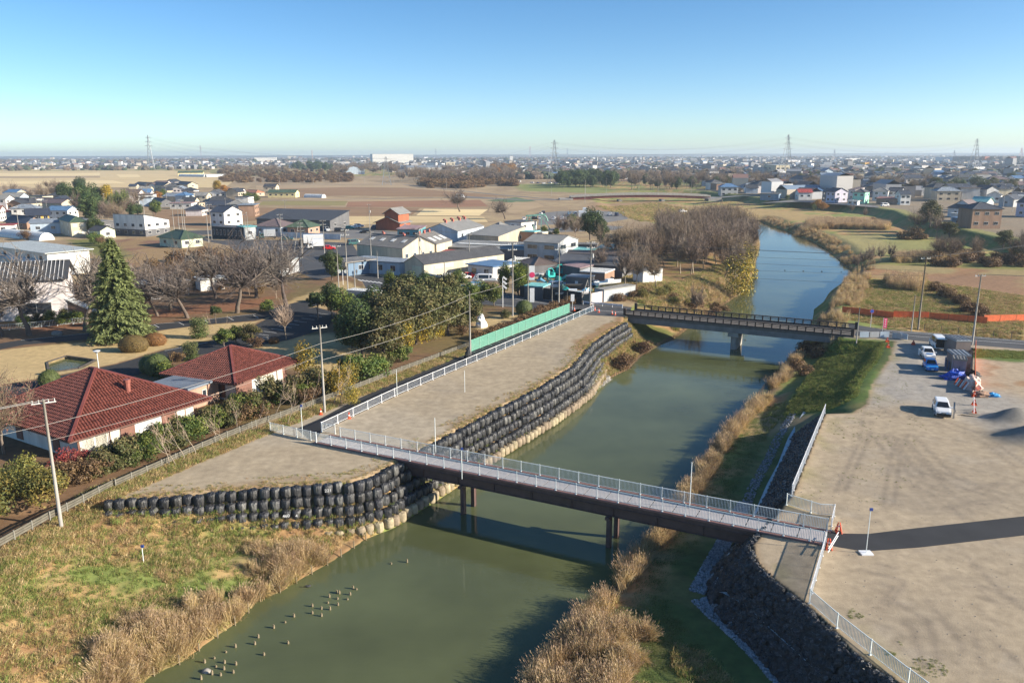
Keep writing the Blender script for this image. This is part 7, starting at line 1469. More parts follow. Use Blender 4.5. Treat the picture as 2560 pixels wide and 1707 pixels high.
gm2 = MB(); gm2.tube([(0, 0, 0), (0, 0, 1.2)], .12, 7); gme = gm2.mesh('gas_bottle', True, [M('bottle_blue', (.10, .16, .30), rough=.4)])
for i in range(12): tag(link('gas_bottle', gme, None, G(2363 + (i % 4) * 7.5, 912 + (i // 4) * 6, 0)), 'dark blue gas bottle in the rows beside the plum container', 'gas bottle', 'gas bottles beside the container')
pk = MB(); pk.box((0, 0, .45), (.5, .5, .9)); 
o = empty('steel_frame', 'rust-red steel frame of stacked props below the blue tarpaulin', 'frame', G(2398, 968)); 
for i in range(6): m = MB(); m.bar((-.2 + .02 * i, -1.4 + i * .5, .1), (.35, -1.4 + i * .5, 1.), .12); m.build('prop', conem if i % 2 else wpaint, o)
for lb, x, y, L, r in (('long plank lying beside the gravel heap',2475,1047,6.,-28),('second plank beside the first by the gravel heap',2482,1043,5.,-28),('short pale board at the end of the planks',2502,1055,2.2,10)): m = MB(); m.box((0, 0, .08), (L, .25, .12)); tag(m.build('plank', M('plank_wood', (.33, .26, .18), var=.3, scale=3), loc=G(x, y), rz=R(r)), lb, 'plank')
o = empty('yard_gate', 'grey-blue gate panels at the bridge corner of the right yard', 'gate', G(2160, 845));
for i, (x, r) in enumerate(((0, 0), (1.7, 0), (3.4, 0), (5.0, -50), (6.0, -65))): m = MB(); m.box((x, -i * .3 if i > 2 else 0, .6), (1.5, .05, .95), R(r)); m.build('panel', WC['grey'] if i % 2 else WC['blue'], o)
# banners and road signs
o = empty('banner', 'pink vertical banner with white writing beside the right end of the road bridge', 'banner', G(2205, 838)); m = MB(); m.tube([(0, 0, 0), (0, 0, 3.)], .03, 6); m.build('pole', wpaint, o); m = MB(); m.box((.35, 0, 2.1), (.6, .02, 1.7)); m.build('cloth', M('banner_pink', (.75, .05, .16), rough=.7, var=.05), o)
wr = MB()
for i in range(4): wr.box((.35, -.02, 2.75 - i * .4), (.3, .02, .06)); wr.box((.35, -.02, 2.65 - i * .4), (.06, .02, .22))
wr.build('writing', wpaint, o)
o = empty('road_sign', 'round red and blue no-parking sign on a white post beyond the right-hand road', 'road sign', G(2176, 818)); m = MB(); m.tube([(0, 0, 0), (0, 0, 3.)], .04, 6); m.build('post', wpaint, o); m = MB(); m.tube([(0, -.05, 2.9), (0, -.02, 2.9)], .32, 14); m.build('disc', M('sign_blue', (.03, .08, .4)), o); m = MB(); m.tube([(0, -.04, 2.9), (0, 0, 2.9)], .4, 14); m.build('rim', RC['red'], o)
o = empty('shop_flag', 'pink and white oval flag on the white pole behind the mint fence', 'flag', G(1320, 778)); m = MB(); m.box((.75, 0, 7.6), (1.1, .04, 2.8)); m.build('cloth', wpaint, o); m = MB(); m.tube([(.8, -.05, 7.2), (.8, -.03, 7.2)], .55, 14); m.build('pink_mark', M('banner_pink'), o); m = MB(); m.box((.8, 0, 3.2), (.9, .06, 2.8)); m.build('lower_board', wpaint, o)
o = empty('direction_sign', 'post with three stacked white slanted sign blades beside the road', 'sign', G(1257, 768)); m = MB(); m.tube([(0, 0, 0), (0, 0, 6)], .07, 6); m.build('post', wpaint, o)
for i in range(3): m = MB(); m.bar((.1, 0, 6.2 - i * .9), (.8, 0, 5.6 - i * .9), .08, .35); m.build('blade', wpaint, o)
o = empty('white_board', 'small white notice board at the far end of the mint fence', 'board', G(1431, 777)); m = MB(); m.box((0, 0, 2.6), (.7, .05, 1.4)); m.tube([(0, 0, 0), (0, 0, 2)], .04, 5); m.build('board', wpaint, o)
o = empty('round_mirror', 'pair of round traffic mirrors on a pale post at the junction', 'traffic mirror', G(858, 712)); m = MB(); m.tube([(0, 0, 0), (0, 0, 3.6)], .06, 6); m.build('post', wpaint, o)
for s in (-1, 1): m = MB(); m.tube([(s * .8, -.1, 3.2), (s * .8, 0, 3.2)], .45, 12); m.build('mirror', galv, o)
# park lamp
o = empty('park_lamp', 'slim park lamp with bowl head on the pale lawn behind the big red roof', 'lamp', HT(250, 945, 243, 878)[0]); H = HT(250, 945, 243, 878)[1]; m = MB(); m.tube([(0, 0, 0), (0, 0, H)], .06, 8); m.build('post', galv, o); m = MB(); m.tube([(0, 0, H - .25), (0, 0, H + .05), (0, 0, H + .15)], [.12, .5, .1], 12); m.build('lamp_head', wpaint, o)
m = MB(); m.sphere((0, 0, .3), (1., .6, .55), 9, 6); tag(m.build('garden_rock', rockm, loc=G(143, 838)), 'pale rock on the brown ground beside the garden drive', 'rock')
m = MB(); m.sphere((0, 0, .3), (.8, .5, .4), 9, 6); tag(m.build('garden_rock', rockm, loc=G(664, 852)), 'pale boulder beside the fan-shaped bare tree', 'rock')
P = GP(POND); m = MB()
for i in range(5): a, c = P[i], P[(i + 1) % 5]; m.bar(a + Vector((0, 0, .03)), c + Vector((0, 0, .03)), .3, .16)
tag(m.build('pond_edge', dconc), 'dark kerb round the sunken garden pond', 'kerb')
# ducks on the river and one walker at the junction
dk = MB(); dk.sphere((0, 0, .06), (.22, .12, .1), 7, 5); dk.sphere((.2, 0, .2), .07, 6, 4); dk.tube([(.14, 0, .08), (.2, 0, .2)], .04, 5); dme = dk.mesh('duck', True, [WC['black']])
for x, y in ((1962,676),(2008,678),(2055,679),(2103,680),(1863,850),(772,1466)): tag(link('duck', dme, None, G(x, y, WL), random.random() * 6), 'small dark water bird on the river', 'bird', 'water birds on the river')
def person(label, loc, H, mats, rz=0.):
    o = empty('person', label, 'person', loc, rz); V_ = [(0, 0, .92), (0, 0, 1.15), (0, 0, 1.4), (0, 0, 1.5), (.02, 0, 1.66), (.17, 0, 1.38), (.24, .02, 1.12), (.22, .14, .9), (-.17, 0, 1.38), (-.24, 0, 1.12), (-.22, -.1, .88), (.09, 0, .88), (.1, .12, .48), (.1, .02, .06), (.1, .2, .04), (-.09, 0, .88), (-.1, -.02, .48), (-.1, -.2, .07), (-.1, -.02, .03)]
    E_ = [(0, 1), (1, 2), (2, 3), (3, 4), (2, 5), (5, 6), (6, 7), (2, 8), (8, 9), (9, 10), (0, 11), (11, 12), (12, 13), (13, 14), (0, 15), (15, 16), (16, 17), (17, 18)]; rr = [.15, .14, .16, .06, .11, .07, .05, .035, .07, .05, .035, .09, .07, .045, .04, .09, .07, .045, .04]
    me = bpy.data.meshes.new('body'); me.from_pydata(V_, E_, []); b = link('body', me, o); b.scale = (H / 1.75,) * 3; md = b.modifiers.new('skin', 'SKIN'); sv = me.skin_vertices[0].data
    for i, r in enumerate(rr): sv[i].radius = (r, r)
    sv[0].use_root = True; b.modifiers.new('sub', 'SUBSURF').levels = 1; b.modifiers['sub'].render_levels = 1; me.materials.append(mats); return o
person('person in dark clothes walking by the road junction', G(892, 689), 1.75, WC['dark'], .5)
# thin smoke over the middle distance is left as haze
# ------------------------------------------------------------------ the air
hz = MB(); hz.prism([(-9000, -60), (9000, -60), (9000, 8700), (-9000, 8700)], -9, 68)
hm_ = bpy.data.materials.new('haze_air'); hm_.use_nodes = True; t = hm_.node_tree; t.nodes.remove(t.nodes['Principled BSDF']); pv = t.nodes.new('ShaderNodeVolumePrincipled'); pv.inputs['Color'].default_value = (.70, .84, 1, 1); pv.inputs['Density'].default_value = .00013; pv.inputs['Anisotropy'].default_value = .2; t.links.new(pv.outputs[0], t.nodes['Material Output'].inputs['Volume'])
tag(hz.build('haze', hm_), kind='stuff')

# ------------------------------------------------------------------ trees and shrubs where the photo has them
plant('cedar', 305, 848, (1.06, 1.1, 1.0), 'tall cone-shaped deodar cedar standing on the pale lawn')
for i, (x, y, k, s, lb) in enumerate([(75,838,'cherry1',1.55,'bare forked tree in front of the pinkish white warehouse wall'),(213,828,'cherry2',1.5,'dark bare tree between the warehouse and the cedar'),(470,795,'cherry3',1.45,'bare tree right of the cedar at the garden drive'),(592,782,'cherry1',1.55,'large bare tree at the left end of the garden drive'),(718,765,'cherry2',1.45,'wide bare cherry tree nearest the road junction'),(395,790,'cherry3',1.1,'slim bare tree close behind the cedar'),(425,775,'cherry2',1.1,'thin bare tree behind the garden fence'),(640,745,'cherry3',1.45,'bare tree behind the large garden cherry'),(540,745,'cherry1',1.3,'bare tree before the vacant land'),(350,760,'cherry2',1.1,'low bare tree hidden behind the cedar'),(255,790,'cherry3',.7,'slim bare tree left of the cedar'),(690,715,'cherry1',1.2,'bare cherry beside the asphalt lot'),(130,700,'cherry2',.6,'bare tree against the white two-storey block'),(230,690,'cherry3',.6,'bare tree at the corner of the white block'),(8,840,'cherry3',1.,'bare tree at the left edge before the warehouse')]):
    plant(k, x, y, (s * 1.4, s * 1.4, s * 1.1), lb)
plant('fan', 716, 848, 1.0, 'fan-shaped pale bare tree on the lawn by the parking bays')
plant('redmaple', 10, 1135, 1.15, 'reddish half-bare maple at the left edge over the red roof')
plant('redmaple', -70, 1010, 1.0, 'reddish maple cut by the left edge beside the lawn')
plant('redbush', 178, 1178, 1.1, 'crimson shrub at the corner of the big red roof', 'shrub', 'shrub'); plant('redbush', 215, 1168, .8, 'smaller pink-red shrub beside the crimson one', 'shrub', 'shrub')
for x, y, s, lb in ((75,1235,1.1,'yellow shrub left of the nearest pole'),(110,1255,1.2,'yellow-green shrub behind the nearest pole'),(20,1275,1.2,'yellow shrub at the left edge'),(45,1215,1.1,'yellow leafed shrub behind the others at left'),(-30,1320,1.3,'dark yellow shrub cut by the left edge')): plant('yellowbush', x, y, s, lb, 'shrub', 'shrub')
for i, (x, y, k, s) in enumerate([(150,1215,'bushb',1.1),(200,1205,'bushb',1.1),(240,1195,'bushb',1.),(262,1178,'bushd',1.1),(300,1162,'bushd',1.3),(342,1148,'bushd',1.2),(372,1132,'bush',1.1),(404,1122,'smallg',.9),(440,1100,'bushd',1.2),(470,1092,'bush',1.1),(505,1078,'bushd',1.2),(540,1062,'bush',1.),(572,1052,'bushd',1.2),(600,1040,'bush',1.2),(632,1035,'bushd',1.3),(655,1040,'bushb',.9),(680,1012,'small',1.2),(700,1010,'bush',1.1),(728,1010,'small',1.2),(748,1002,'bush',1.2),(770,1008,'bushb',1.),(790,990,'small',1.25),(830,985,'bushd',1.1),(845,975,'yellowbush',.9),(875,962,'smallg',1.25),(910,952,'bush',1.4),(940,940,'bush',1.4),(960,925,'bushd',1.1),(1000,905,'bush',1.2),(1155,838,'bushb',.9),(130,1230,'bushd',1.)] + [(x_ + random.uniform(-6, 6), 1208 - .38 * (x_ - 200) + random.uniform(-6, 4), random.choice(('bush', 'bushd', 'bushd', 'bushb')), random.uniform(.7, 1.1)) for x_ in range(215, 640, 22)]):
    plant(k, x, y, s * 1.12, 'shrub in the mixed hedge between the red-roofed houses and the low fence', 'shrub', 'hedge_shrub', 'shrubs of the mixed hedge below the red roofs')
for x, y, s, lb in ((845,990,1.3,'yellow-leaved young tree right of the path corner pole'),(872,972,1.1,'second yellowing young tree by the path'),(770,948,1.6,'yellow-brown tree top beside the right end of the second red roof'),(880,1015,.8,'low bright yellow sapling at the fence'),(1010,880,1.5,'yellow-green leafy bush under the olive trees'),(1060,862,1.4,'yellow-green bush before the olive trees'),(1120,830,1.4,'yellowish bush near the mint fence pole'),(1090,850,1.3,'yellow-green undergrowth near the mint fence'),(975,885,1.3,'green-yellow bush at the foot of the dark trees')): plant('yellowbush2', x, y, s, lb, 'shrub', 'shrub')
for i, (x, y, s) in enumerate([(420,1165,1.),(440,1165,.9),(488,1138,1.),(545,1100,1.),(560,1110,.8),(590,1080,.8),(690,1045,1.1),(735,1030,1.),(720,1062,1.),(780,1020,1.),(835,1010,1.1),(855,1008,1.),(645,1075,.7),(460,1150,1.)]):
    plant('sapling', x, y, s, 'thin bare sapling growing at the low slab fence', group='bare saplings along the slab fence')
# olive wood in the middle
for i, (x, y, k, s, lb) in enumerate([(905,895,'ever',1.15,'dark evergreen at the shaded left end of the olive grove'),(960,905,'oak',1.12,'olive tree at the near left of the grove'),(985,870,'oak2',1.3,'large olive crown in the middle of the grove'),(1040,860,'oak',1.3,'olive crown near the centre right of the grove'),(1085,845,'oak2',1.2,'olive tree in front of the grove'),(1120,838,'oak',1.12,'olive tree at the right end of the grove'),(1010,820,'oak',1.3,'olive tree at the back of the grove'),(1070,805,'oak2',1.2,'olive tree behind, below the junction'),(1120,800,'oak',1.2,'olive tree behind the mint fence pole'),(1165,830,'oak2',.85,'olive tree next to the mint fence pole'),(940,830,'ever2',1.,'dark evergreen behind the grove'),(895,835,'ever',.8,'dark evergreen tree left of the grove'),(830,790,'ever2',.8,'dark evergreen by the white roofed gate hut'),(860,800,'mid',1.,'green tree by the gate hut'),(795,800,'pine',1.3,'dark low pine beside the parking bays'),(975,745,'cone',.85,'pointed conical evergreen nearest the junction'),(1030,750,'ever',.8,'dark tree beside the conical evergreen'),(1010,765,'mid',.9,'green tree before the conical evergreen'),(1065,750,'ever2',.75,'rounded dark tree beyond the grove'),(1100,762,'mid',.9,'green shrub-tree beyond the grove'),(1200,765,'mid',.9,'round green tree right of the grove'),(1235,765,'mid',.8,'green tree beside the tall transformer pole'),(1170,770,'mid',.9,'green tree left of the pair by the road'),(880,870,'ever',.7,'dark shaded tree on the lawn side of the grove'),(830,700,'ever2',.9,'dark tree left of the junction')]): plant(k, x, y, s, lb)
plant('bushb', 925, 800, 1.6, 'round reddish brown bare shrub behind the grove', 'shrub', 'shrub')
plant('cone', 1295, 738, 1.05, 'tall dark cypress pair left member by the road'); plant('cone', 1262, 732, .95, 'broad dark cypress beside the van'); plant('cone', 1310, 735, .9, 'yellow-lit cypress by the teal shed'); plant('mid', 1147, 722, .78, 'round yellow-green tree beside the parked boats')
for x, y, s, k, lb in ((1310,785,1.2,'topG','rounded clipped green bush behind the mint fence'),(1265,795,.9,'bushd','spiky grey-green shrub behind the mint fence'),(1355,782,.9,'bushb','brown shrub near the end of the mint fence')): plant(k, x, y, s, lb, 'shrub', 'shrub')
for i in range(26):
    t = i / 25; plant(('bushb', 'scrub')[i % 2], 1190 + 235 * t + random.uniform(-6, 6), 862 - 92 * t - random.uniform(2, 12), .75, 'brown winter shrub in the thicket behind the mint fence', 'shrub', 'thicket_shrub', 'brown shrubs behind the mint fence')
plant('topR', 335, 878, 1., 'large brown-green clipped dome bush below the cedar', 'shrub', 'clipped_bush', rz=0); plant('topO', 388, 862, 1., 'rust-coloured clipped bush right of the larger dome', 'shrub', 'clipped_bush', rz=0); plant('topO', 362, 862, .7, 'small rusty clipped bush behind the dome', 'shrub', 'clipped_bush', rz=0)
plant('squarebush', 500, 845, 1., 'tall square-cut green shrub on the lawn', 'shrub', 'clipped_bush'); plant('squarebush', 478, 900, .8, 'square-cut green shrub behind the second red roof', 'shrub', 'clipped_bush'); plant('bushb', 443, 905, .9, 'brown shrub beside the square-cut one', 'shrub', 'shrub')
plant('topG', 395, 935, 1.3, 'cloud-pruned green bush behind the big red roof', 'shrub', 'clipped_bush'); plant('topG', 375, 930, 1.1, 'second cloud-pruned bush beside it to the left', 'shrub', 'clipped_bush'); plant('bush', 415, 945, 1.2, 'shaggy green bush right of the cloud-pruned ones', 'shrub', 'shrub'); plant('topG', 125, 965, 1., 'olive clipped bush behind the left slope of the big red roof', 'shrub', 'clipped_bush')
plant('smallg', 560, 870, 1.1, 'green shrub tree left of three behind the second roof'); plant('smallg', 590, 862, 1.1, 'middle green shrub tree of three behind the second roof'); plant('small', 625, 862, 1.3, 'right-hand green shrub tree of three behind the second roof'); plant('bushb', 640, 868, .9, 'brownish shrub by the lower drive', 'shrub', 'shrub')
plant('pine', 540, 808, .8, 'small cloud-pruned pine by the drive'); plant('sapling', 533, 825, .7, 'small brown sapling on the lawn'); plant('sapling', 560, 828, .7, 'second small brown sapling on the lawn'); plant('bush', 668, 780, 1.2, 'dark round bush on the far lawn', 'shrub', 'shrub'); plant('topO', 685, 858, .5, 'low brown clipped bush by the fan-shaped tree', 'shrub', 'clipped_bush'); plant('topR', 795, 755, .7, 'low green-brown clipped mound by the drive', 'shrub', 'clipped_bush'); plant('topR', 830, 748, .6, 'second clipped mound by the drive', 'shrub', 'clipped_bush')
for i, (x, y) in enumerate([(60,815),(95,812),(125,806),(160,800),(190,805),(235,815),(160,812)]): plant('bushd' if i % 2 else 'bush', x, y, 1.1, 'dark hedge shrub below the warehouse wall', 'shrub', 'shrub', 'hedge below the warehouse wall')
# left hamlet
for x, y, k, s, lb in ((175,520,'ever',1.9,'big dark evergreen at the left of the shrine grove'),(205,530,'ever2',1.9,'big dark evergreen in the middle of the shrine grove'),(235,520,'ever',1.9,'tall dark evergreen right in the shrine grove'),(225,560,'ever2',1.7,'dark evergreen in front of the shrine grove'),(190,545,'bare1',1.7,'bare brown tree in front of the shrine grove'),(160,500,'ever2',1.5,'dark tree at the back of the grove'),(250,545,'ever',1.5,'dark evergreen below the ginkgo'),(200,480,'ever',1.7,'round evergreen at the back of the shrine grove'),(240,590,'ever',1.,'dark low tree at the foot of the grove'),(270,520,'ginkgo',1.35,'tall bright yellow ginkgo right of the shrine grove'),(195,495,'orange',1.1,'orange autumn tree within the grove'),(213,510,'orange',1.,'small orange tree in the grove'),(545,490,'ginkgo',1.15,'wide orange-yellow ginkgo behind the long cream house'),(562,492,'orange',1.3,'orange tree beside the wide ginkgo'),(395,500,'orange',.9,'brown-yellow tree left of the cream house'),(410,495,'mid',1.1,'olive tree left of the cream house'),(575,500,'orange',.8,'red-brown tree behind the tiled house'),(330,545,'ever2',.9,'dark tree before the white modern block'),(345,542,'ever',.9,'dark green tree behind the white modern block'),(390,538,'mid',1.3,'broad green tree right behind the white modern block'),(620,510,'mid',1.3,'round green tree at the end of the field'),(640,508,'mid',1.1,'green tree by the silver tunnel'),(1150,530,'cherry1',(2.3,2.3,1.5),'wide spreading bare tree beside the pale field'),(1263,548,'cherry2',(1.5,1.5,1.2),'bare tree near the green crane'),(240,610,'bush',2.,'grey-green round shrub in the garden plot'),(262,615,'bushb',1.8,'grey shrub in the garden plot'),(65,600,'bushb',1.9,'reddish shrub before the polytunnel'),(270,650,'mid',.9,'bright green hedge tree by the white block')): plant(k, x, y, s, lb, h=0)
for i, (x, y) in enumerate([(280,525),(292,530),(305,525),(318,530),(298,515),(312,510)]): plant('bamboo', x, y, 1.05, 'bamboo clump right of the yellow ginkgo', 'bamboo', 'bamboo', 'bamboo grove right of the ginkgo', h=0)
for i, (x, y) in enumerate([(75,505),(95,498),(110,505),(128,498),(140,500),(62,500),(20,500),(35,490),(120,478),(135,482),(100,482),(150,478),(255,560),(275,565),(285,570),(335,540),(300,570),(345,520),(320,545)]): plant(BARE[i % 3], x, y, 1.25 + .5 * random.random(), 'bare brown tree in the belt around the left-hand hamlet', group='bare trees around the hamlet', h=0)
for i in range(34): plant('bushb' if i % 3 else 'scrub', random.uniform(330, 690), random.uniform(640, 745), 1.1 + .6 * random.random(), 'reddish brown scrub bush on the vacant land behind the cedar', 'shrub', 'scrub_bush', 'scrub on the vacant land', h=0)
for i in range(14): plant(BARE[i % 3], random.uniform(330, 700), random.uniform(700, 760), .75, 'thin bare tree on the vacant land behind the garden', group='thin bare trees behind the garden', h=0)
# wooded left bank above the road bridge
wood = [(1520,715),(1600,700),(1660,690),(1740,705),(1800,700),(1855,680),(1880,640),(1880,600),(1850,565),(1790,560),(1720,575),(1650,600),(1600,640),(1540,660)]
X, Y = scat(wood, 165, -1.); Z = TZv(X, Y)
for i in range(len(X)): place(BARE[i % 3], KINDS[BARE[i % 3]], 'bare grey-brown tree in the dense wood on the left river bank', 'tree', 'bare_tree', (X[i], Y[i], Z[i] - .1), 1.1 + .5 * rng.random(), None, 'bare wood on the left river bank')
for x, y, k, s, lb in ((1475,600,'ever',1.5,'dark evergreen behind the long dark roofs'),(1440,605,'bare1',1.4,'bare tree left of the dark evergreen'),(1500,610,'ever2',1.1,'smaller dark evergreen behind the teal shed roofs'),(1415,595,'bare2',1.3,'bare tree by the far lane'),(1430,575,'mid',1.1,'green-brown tree by the truck park'),(1400,590,'bare1',1.1,'bare tree nearest the teal roofs'),(1560,725,'bare1',1.5,'tall pale bare tree at the left front of the wood'),(1590,720,'bare2',1.4,'tall bare tree beside the white sheeted shed'),(1640,720,'bare3',1.1,'bare tree at the front of the wood'),(1500,690,'bare2',1.3,'pale bare tree by the boat container'),(1745,745,'bare1',1.,'pale fan of branches at the water side'),(1850,700,'yellowbush2',3.2,'tall yellow-leaved tree at the edge of the wood by the water'),(1860,660,'yellowbush2',2.8,'yellowish tree farther along the bank')): plant(k, x, y, s, lb, h=0)
for i in range(30): plant('yellowbush' if i % 3 == 0 else 'scrub', random.uniform(1480, 1830), 752 + random.uniform(-16, 12), .8, 'scrub bush in the dry undergrowth before the wood', 'shrub', 'scrub_bush', 'undergrowth before the wood', h=-1)
for i, (x, y) in enumerate([(1345,590),(1360,585),(1375,590),(1390,590),(1400,600),(1370,600),(1350,600)]): plant('mid' if i % 2 else 'scrub', x, y, .55, 'low evergreen shrub below the crane', 'shrub', 'shrub', 'shrubs below the crane', h=0)
# right bank
for x, y, k, s, lb, h in ((2325,560,'oak',1.5,'large dark brown-green tree on the right embankment',2.),(2290,565,'bare3',1.4,'bare tree left of the large embankment tree',2.),(2345,575,'bare1',1.4,'pale bare tree right of the large embankment tree',2.),(2375,575,'oak2',.9,'dark shrub tree before the pink house',2.),(2300,575,'scrub',2.2,'dark scrub at the foot of the embankment tree',2.),(2262,575,'scrub',1.6,'brown scrub on the embankment crest',2.),(2340,480,'oak2',1.6,'dark tree cluster among the far houses',2.),(2435,468,'ever',1.6,'dark tree behind the white gabled houses',2.),(2045,510,'orange',.9,'small orange-leaved tree on the levee',2.),(2060,512,'orange',.7,'second small orange tree on the levee',2.),(2035,512,'mid',.7,'green-brown tree on the levee',2.),(2510,600,'oak2',.9,'dark tree by the brick house',2.),(2530,620,'bare3',1.,'bare reddish tree at the right edge',2.),(2555,610,'bare1',1.1,'bare tree cut by the right edge',2.),(2555,640,'yellowbush',1.6,'yellow-green bush at the right edge',0.),(2415,520,'mid',.7,'green garden tree by the teal roof',2.),(2130,528,'bare1',.8,'small bare tree on the levee slope',0.),(2160,540,'bare1',.8,'small pale bare tree at the levee foot',0.),(1968,500,'mid',.6,'small green tree by the levee end',2.),(2480,478,'oak',1.4,'green trees on the far right among houses',2.)): plant(k, x, y, s, lb, h=h)
for i, (x, y) in enumerate([(2155,655),(2180,650),(2200,655),(2225,650),(2170,665),(2140,660)]): plant('bare1', x, y, .75, 'slender pale bare tree beside the river on the right bank', group='slender bare trees on the right bank', h=-1.2)
for i in range(44): plant('scrub' if i % 4 else 'bare3', random.uniform(2320, 2600), random.uniform(640, 668), .95 + .5 * random.random() * (i % 4 > 0), 'dark brown scrub in the long thicket on the right flood plain', 'shrub', 'thicket_shrub', 'thicket on the right flood plain', h=-1.2)
for i in range(26): plant('scrub', random.uniform(2045, 2200), random.uniform(556, 572), 1.0 + .4 * random.random(), 'dark scrub in the reed bed on the right bank', 'shrub', 'thicket_shrub', 'dark scrub inside the reed bed', h=-1.7)
for i in range(20): plant('scrub' if i % 2 else 'bushb', 2340 + i * 6 + random.uniform(-5, 5), 725 + i * 3.5 + random.uniform(-5, 5), .9, 'brown scrub in the ditch right of the brown pole', 'shrub', 'thicket_shrub', 'scrub in the ditch', h=-1)
# tree belt along the far left bank / behind the far bridge
def belt(label, group, x0, x1, y0, y1, n, kinds, s0, s1, h=0., cat='tree'):
    for k in kinds:
        if k not in _jn: _jn[k] = joined(k)
    P = [G(random.uniform(x0, x1), random.uniform(y0, y1), h) for i in range(n)]; o = scatter('tree_belt', np.array([p.x for p in P]), np.array([p.y for p in P]), np.full(n, h), np.array([random.uniform(s0, s1) for _ in P]), proto_col('belt', [_jn[k] for k in kinds])); o['label'] = group
belt('dark evergreen in the belt left of the far bridge', 'dark belt left of the far bridge', 1395, 1540, 452, 470, 60, ('ever', 'ever2'), 1.2, 1.9)
belt('bare grey tree in the belt behind the far bridge', 'bare belt behind the far bridge', 1540, 1960, 452, 476, 120, BARE, 1.5, 2.1)
belt('dark evergreen standing among the bare belt', 'evergreens in the bare belt', 1600, 1900, 460, 476, 12, ('ever', 'ever2'), 1.0, 1.5)
belt('reddish bare tree on the far side of the brown fields', 'reddish belt beyond the fields', 1000, 1300, 434, 458, 110, BARE, 1.5, 2.2)
belt('rusty scrub tree at the end of the brown fields', 'scrub at the end of the fields', 1050, 1290, 452, 472, 90, ('scrub',), 2., 3.4, cat='shrub')
belt('bare brown tree in the copse left of the white factory', 'copse left of the factory', 830, 1000, 420, 438, 70, BARE, 1.6, 2.4)
belt('dark evergreen in the copse left of the factory', 'dark copse left of the factory', 735, 830, 420, 430, 20, ('ever', 'ever2'), 1.6, 2.4)
belt('brown scrub on the low hill beyond the hamlet', 'scrub hill beyond the hamlet', 550, 880, 428, 457, 260, ('scrub', 'bushb'), 1.8, 2.9, cat='shrub')
belt('bare tree on the low hill beyond the hamlet', 'bare trees on the hill beyond the hamlet', 560, 720, 425, 440, 70, BARE, 1.4, 2.)
belt('bare grey tree in the belt by the substation', 'bare belt by the substation', 1960, 2330, 462, 484, 90, BARE, 1.2, 1.7, 2.)
belt('dark tree among the houses of the right bank', 'dark trees among right bank houses', 1920, 2560, 425, 490, 50, ('ever', 'oak', 'ever2'), .8, 1.4, 2.)
belt('reddish tree beside the white works', 'trees beside the white works', 1215, 1290, 415, 445, 20, ('bare3', 'orange', 'bare1'), 1.8, 2.6)

for x, y, s_, lb in ((2025,868,1.3,'brown bush at the water below the right end of the road bridge'),(2045,880,1.2,'brown bush right of the water side one'),(1990,905,1.1,'brown bush on the right bank upstream of the black slope'),(2010,925,.9,'low brown bush beside the green slope'),(1600,860,1.2,'brown bush on the rusty bank below the road bridge'),(1545,900,1.2,'dry bush above the stone heap'),(1575,885,1.,'second dry bush on the rusty bank')): plant('scrub', x, y, s_ * .8, lb, 'shrub', 'shrub', h=-2.8)
# ------------------------------------------------------------------ grass, weeds and reeds
def gtz(X, Y): return TZv(X, Y)
def sc(name, label, X, Y, smin, smax, col, tilt=.08):
    o = scatter(name, X, Y, gtz(X, Y) - .02, smin + (smax - smin) * rng.random(len(X)), col, tilt=tilt); tag(o, label, kind='stuff'); return o
def keep(X, Y, w, thr, s=4.): n = fbm(X + w, Y - w, s, 3); k = n > thr; return X[k], Y[k]
def land(X, Y, zmin=-4.25, zmax=-.15):
    Z = terrain(X, Y, False)[0]; k = (Z > zmin) & (Z < zmax); return X[k], Y[k]
mead = [Vector((-75, 45, 0)), Vector((-55, 62, 0))] + GP([(20,1395),(290,1245)], -.5) + GP([(480,1275),(700,1290),(860,1265),(930,1330)], -3.5) + [G(q[0], q[1], WL) for q in waterL[11::-1]] + [Vector((-26, 30, 0)), Vector((-40, 25, 0))]
X, Y = scat(mead, 26000); X, Y = land(X, Y); a = len(X) // 2
sc('meadow_grass', 'dry straw-coloured grass of the left meadow', *keep(X[:a], Y[:a], 70, .36, 7.), .5, 1.1, tuftc)
X1, Y1 = keep(X[a:], Y[a:], 0, .42, 9.); sc('green_grass', 'green grass patches in the left meadow', X1, Y1, .5, 1.1, greenc)
lineL = [G(q[0], q[1], WL) for q in waterL]
X, Y = band(lineL[0:9], .1, 3.4, 2100) ; X, Y = keep(X, Y, 50, .42, 3.); sc('reeds', 'tan reeds overhanging the left water edge', X, Y, .35, .7, reedc, .45)
X, Y = band(lineL[1:8], 2.0, 6.0, 1100); X, Y = keep(X, Y, 90, .52, 4.); sc('reeds', 'tan reeds behind the left water edge', X, Y, .25, .55, reedc, .5)
rl = [G(q[0], q[1], WL) for q in waterR]
X, Y = band(rl[13:27], .0, 1.5, 2600); X, Y = keep(X, Y, 10, .5, 4.); sc('reeds', 'tall dry reeds along the right water edge', X, Y, .3, .75, reedc, .35)
X, Y = band(rl[24:28], 0.1, 6., 2600); X, Y = keep(X, Y, 77, .46, 2.5); sc('reeds', 'broad bed of tan reeds at the bottom centre', X, Y, .3, .75, reedc, .5)
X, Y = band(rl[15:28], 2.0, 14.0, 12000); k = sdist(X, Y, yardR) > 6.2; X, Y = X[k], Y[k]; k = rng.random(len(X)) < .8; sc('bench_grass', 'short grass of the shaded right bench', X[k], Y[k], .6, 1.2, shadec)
X, Y = band(rl[24:28], 7.0, 17.0, 3400); k = sdist(X, Y, yardR) > 6.5; X, Y = X[k], Y[k]; X, Y = keep(X, Y, 3, .5, 4.); sc('meadow_grass', 'straw tufts in the sunlit grass at the bottom', X, Y, .5, .9, tuftc)
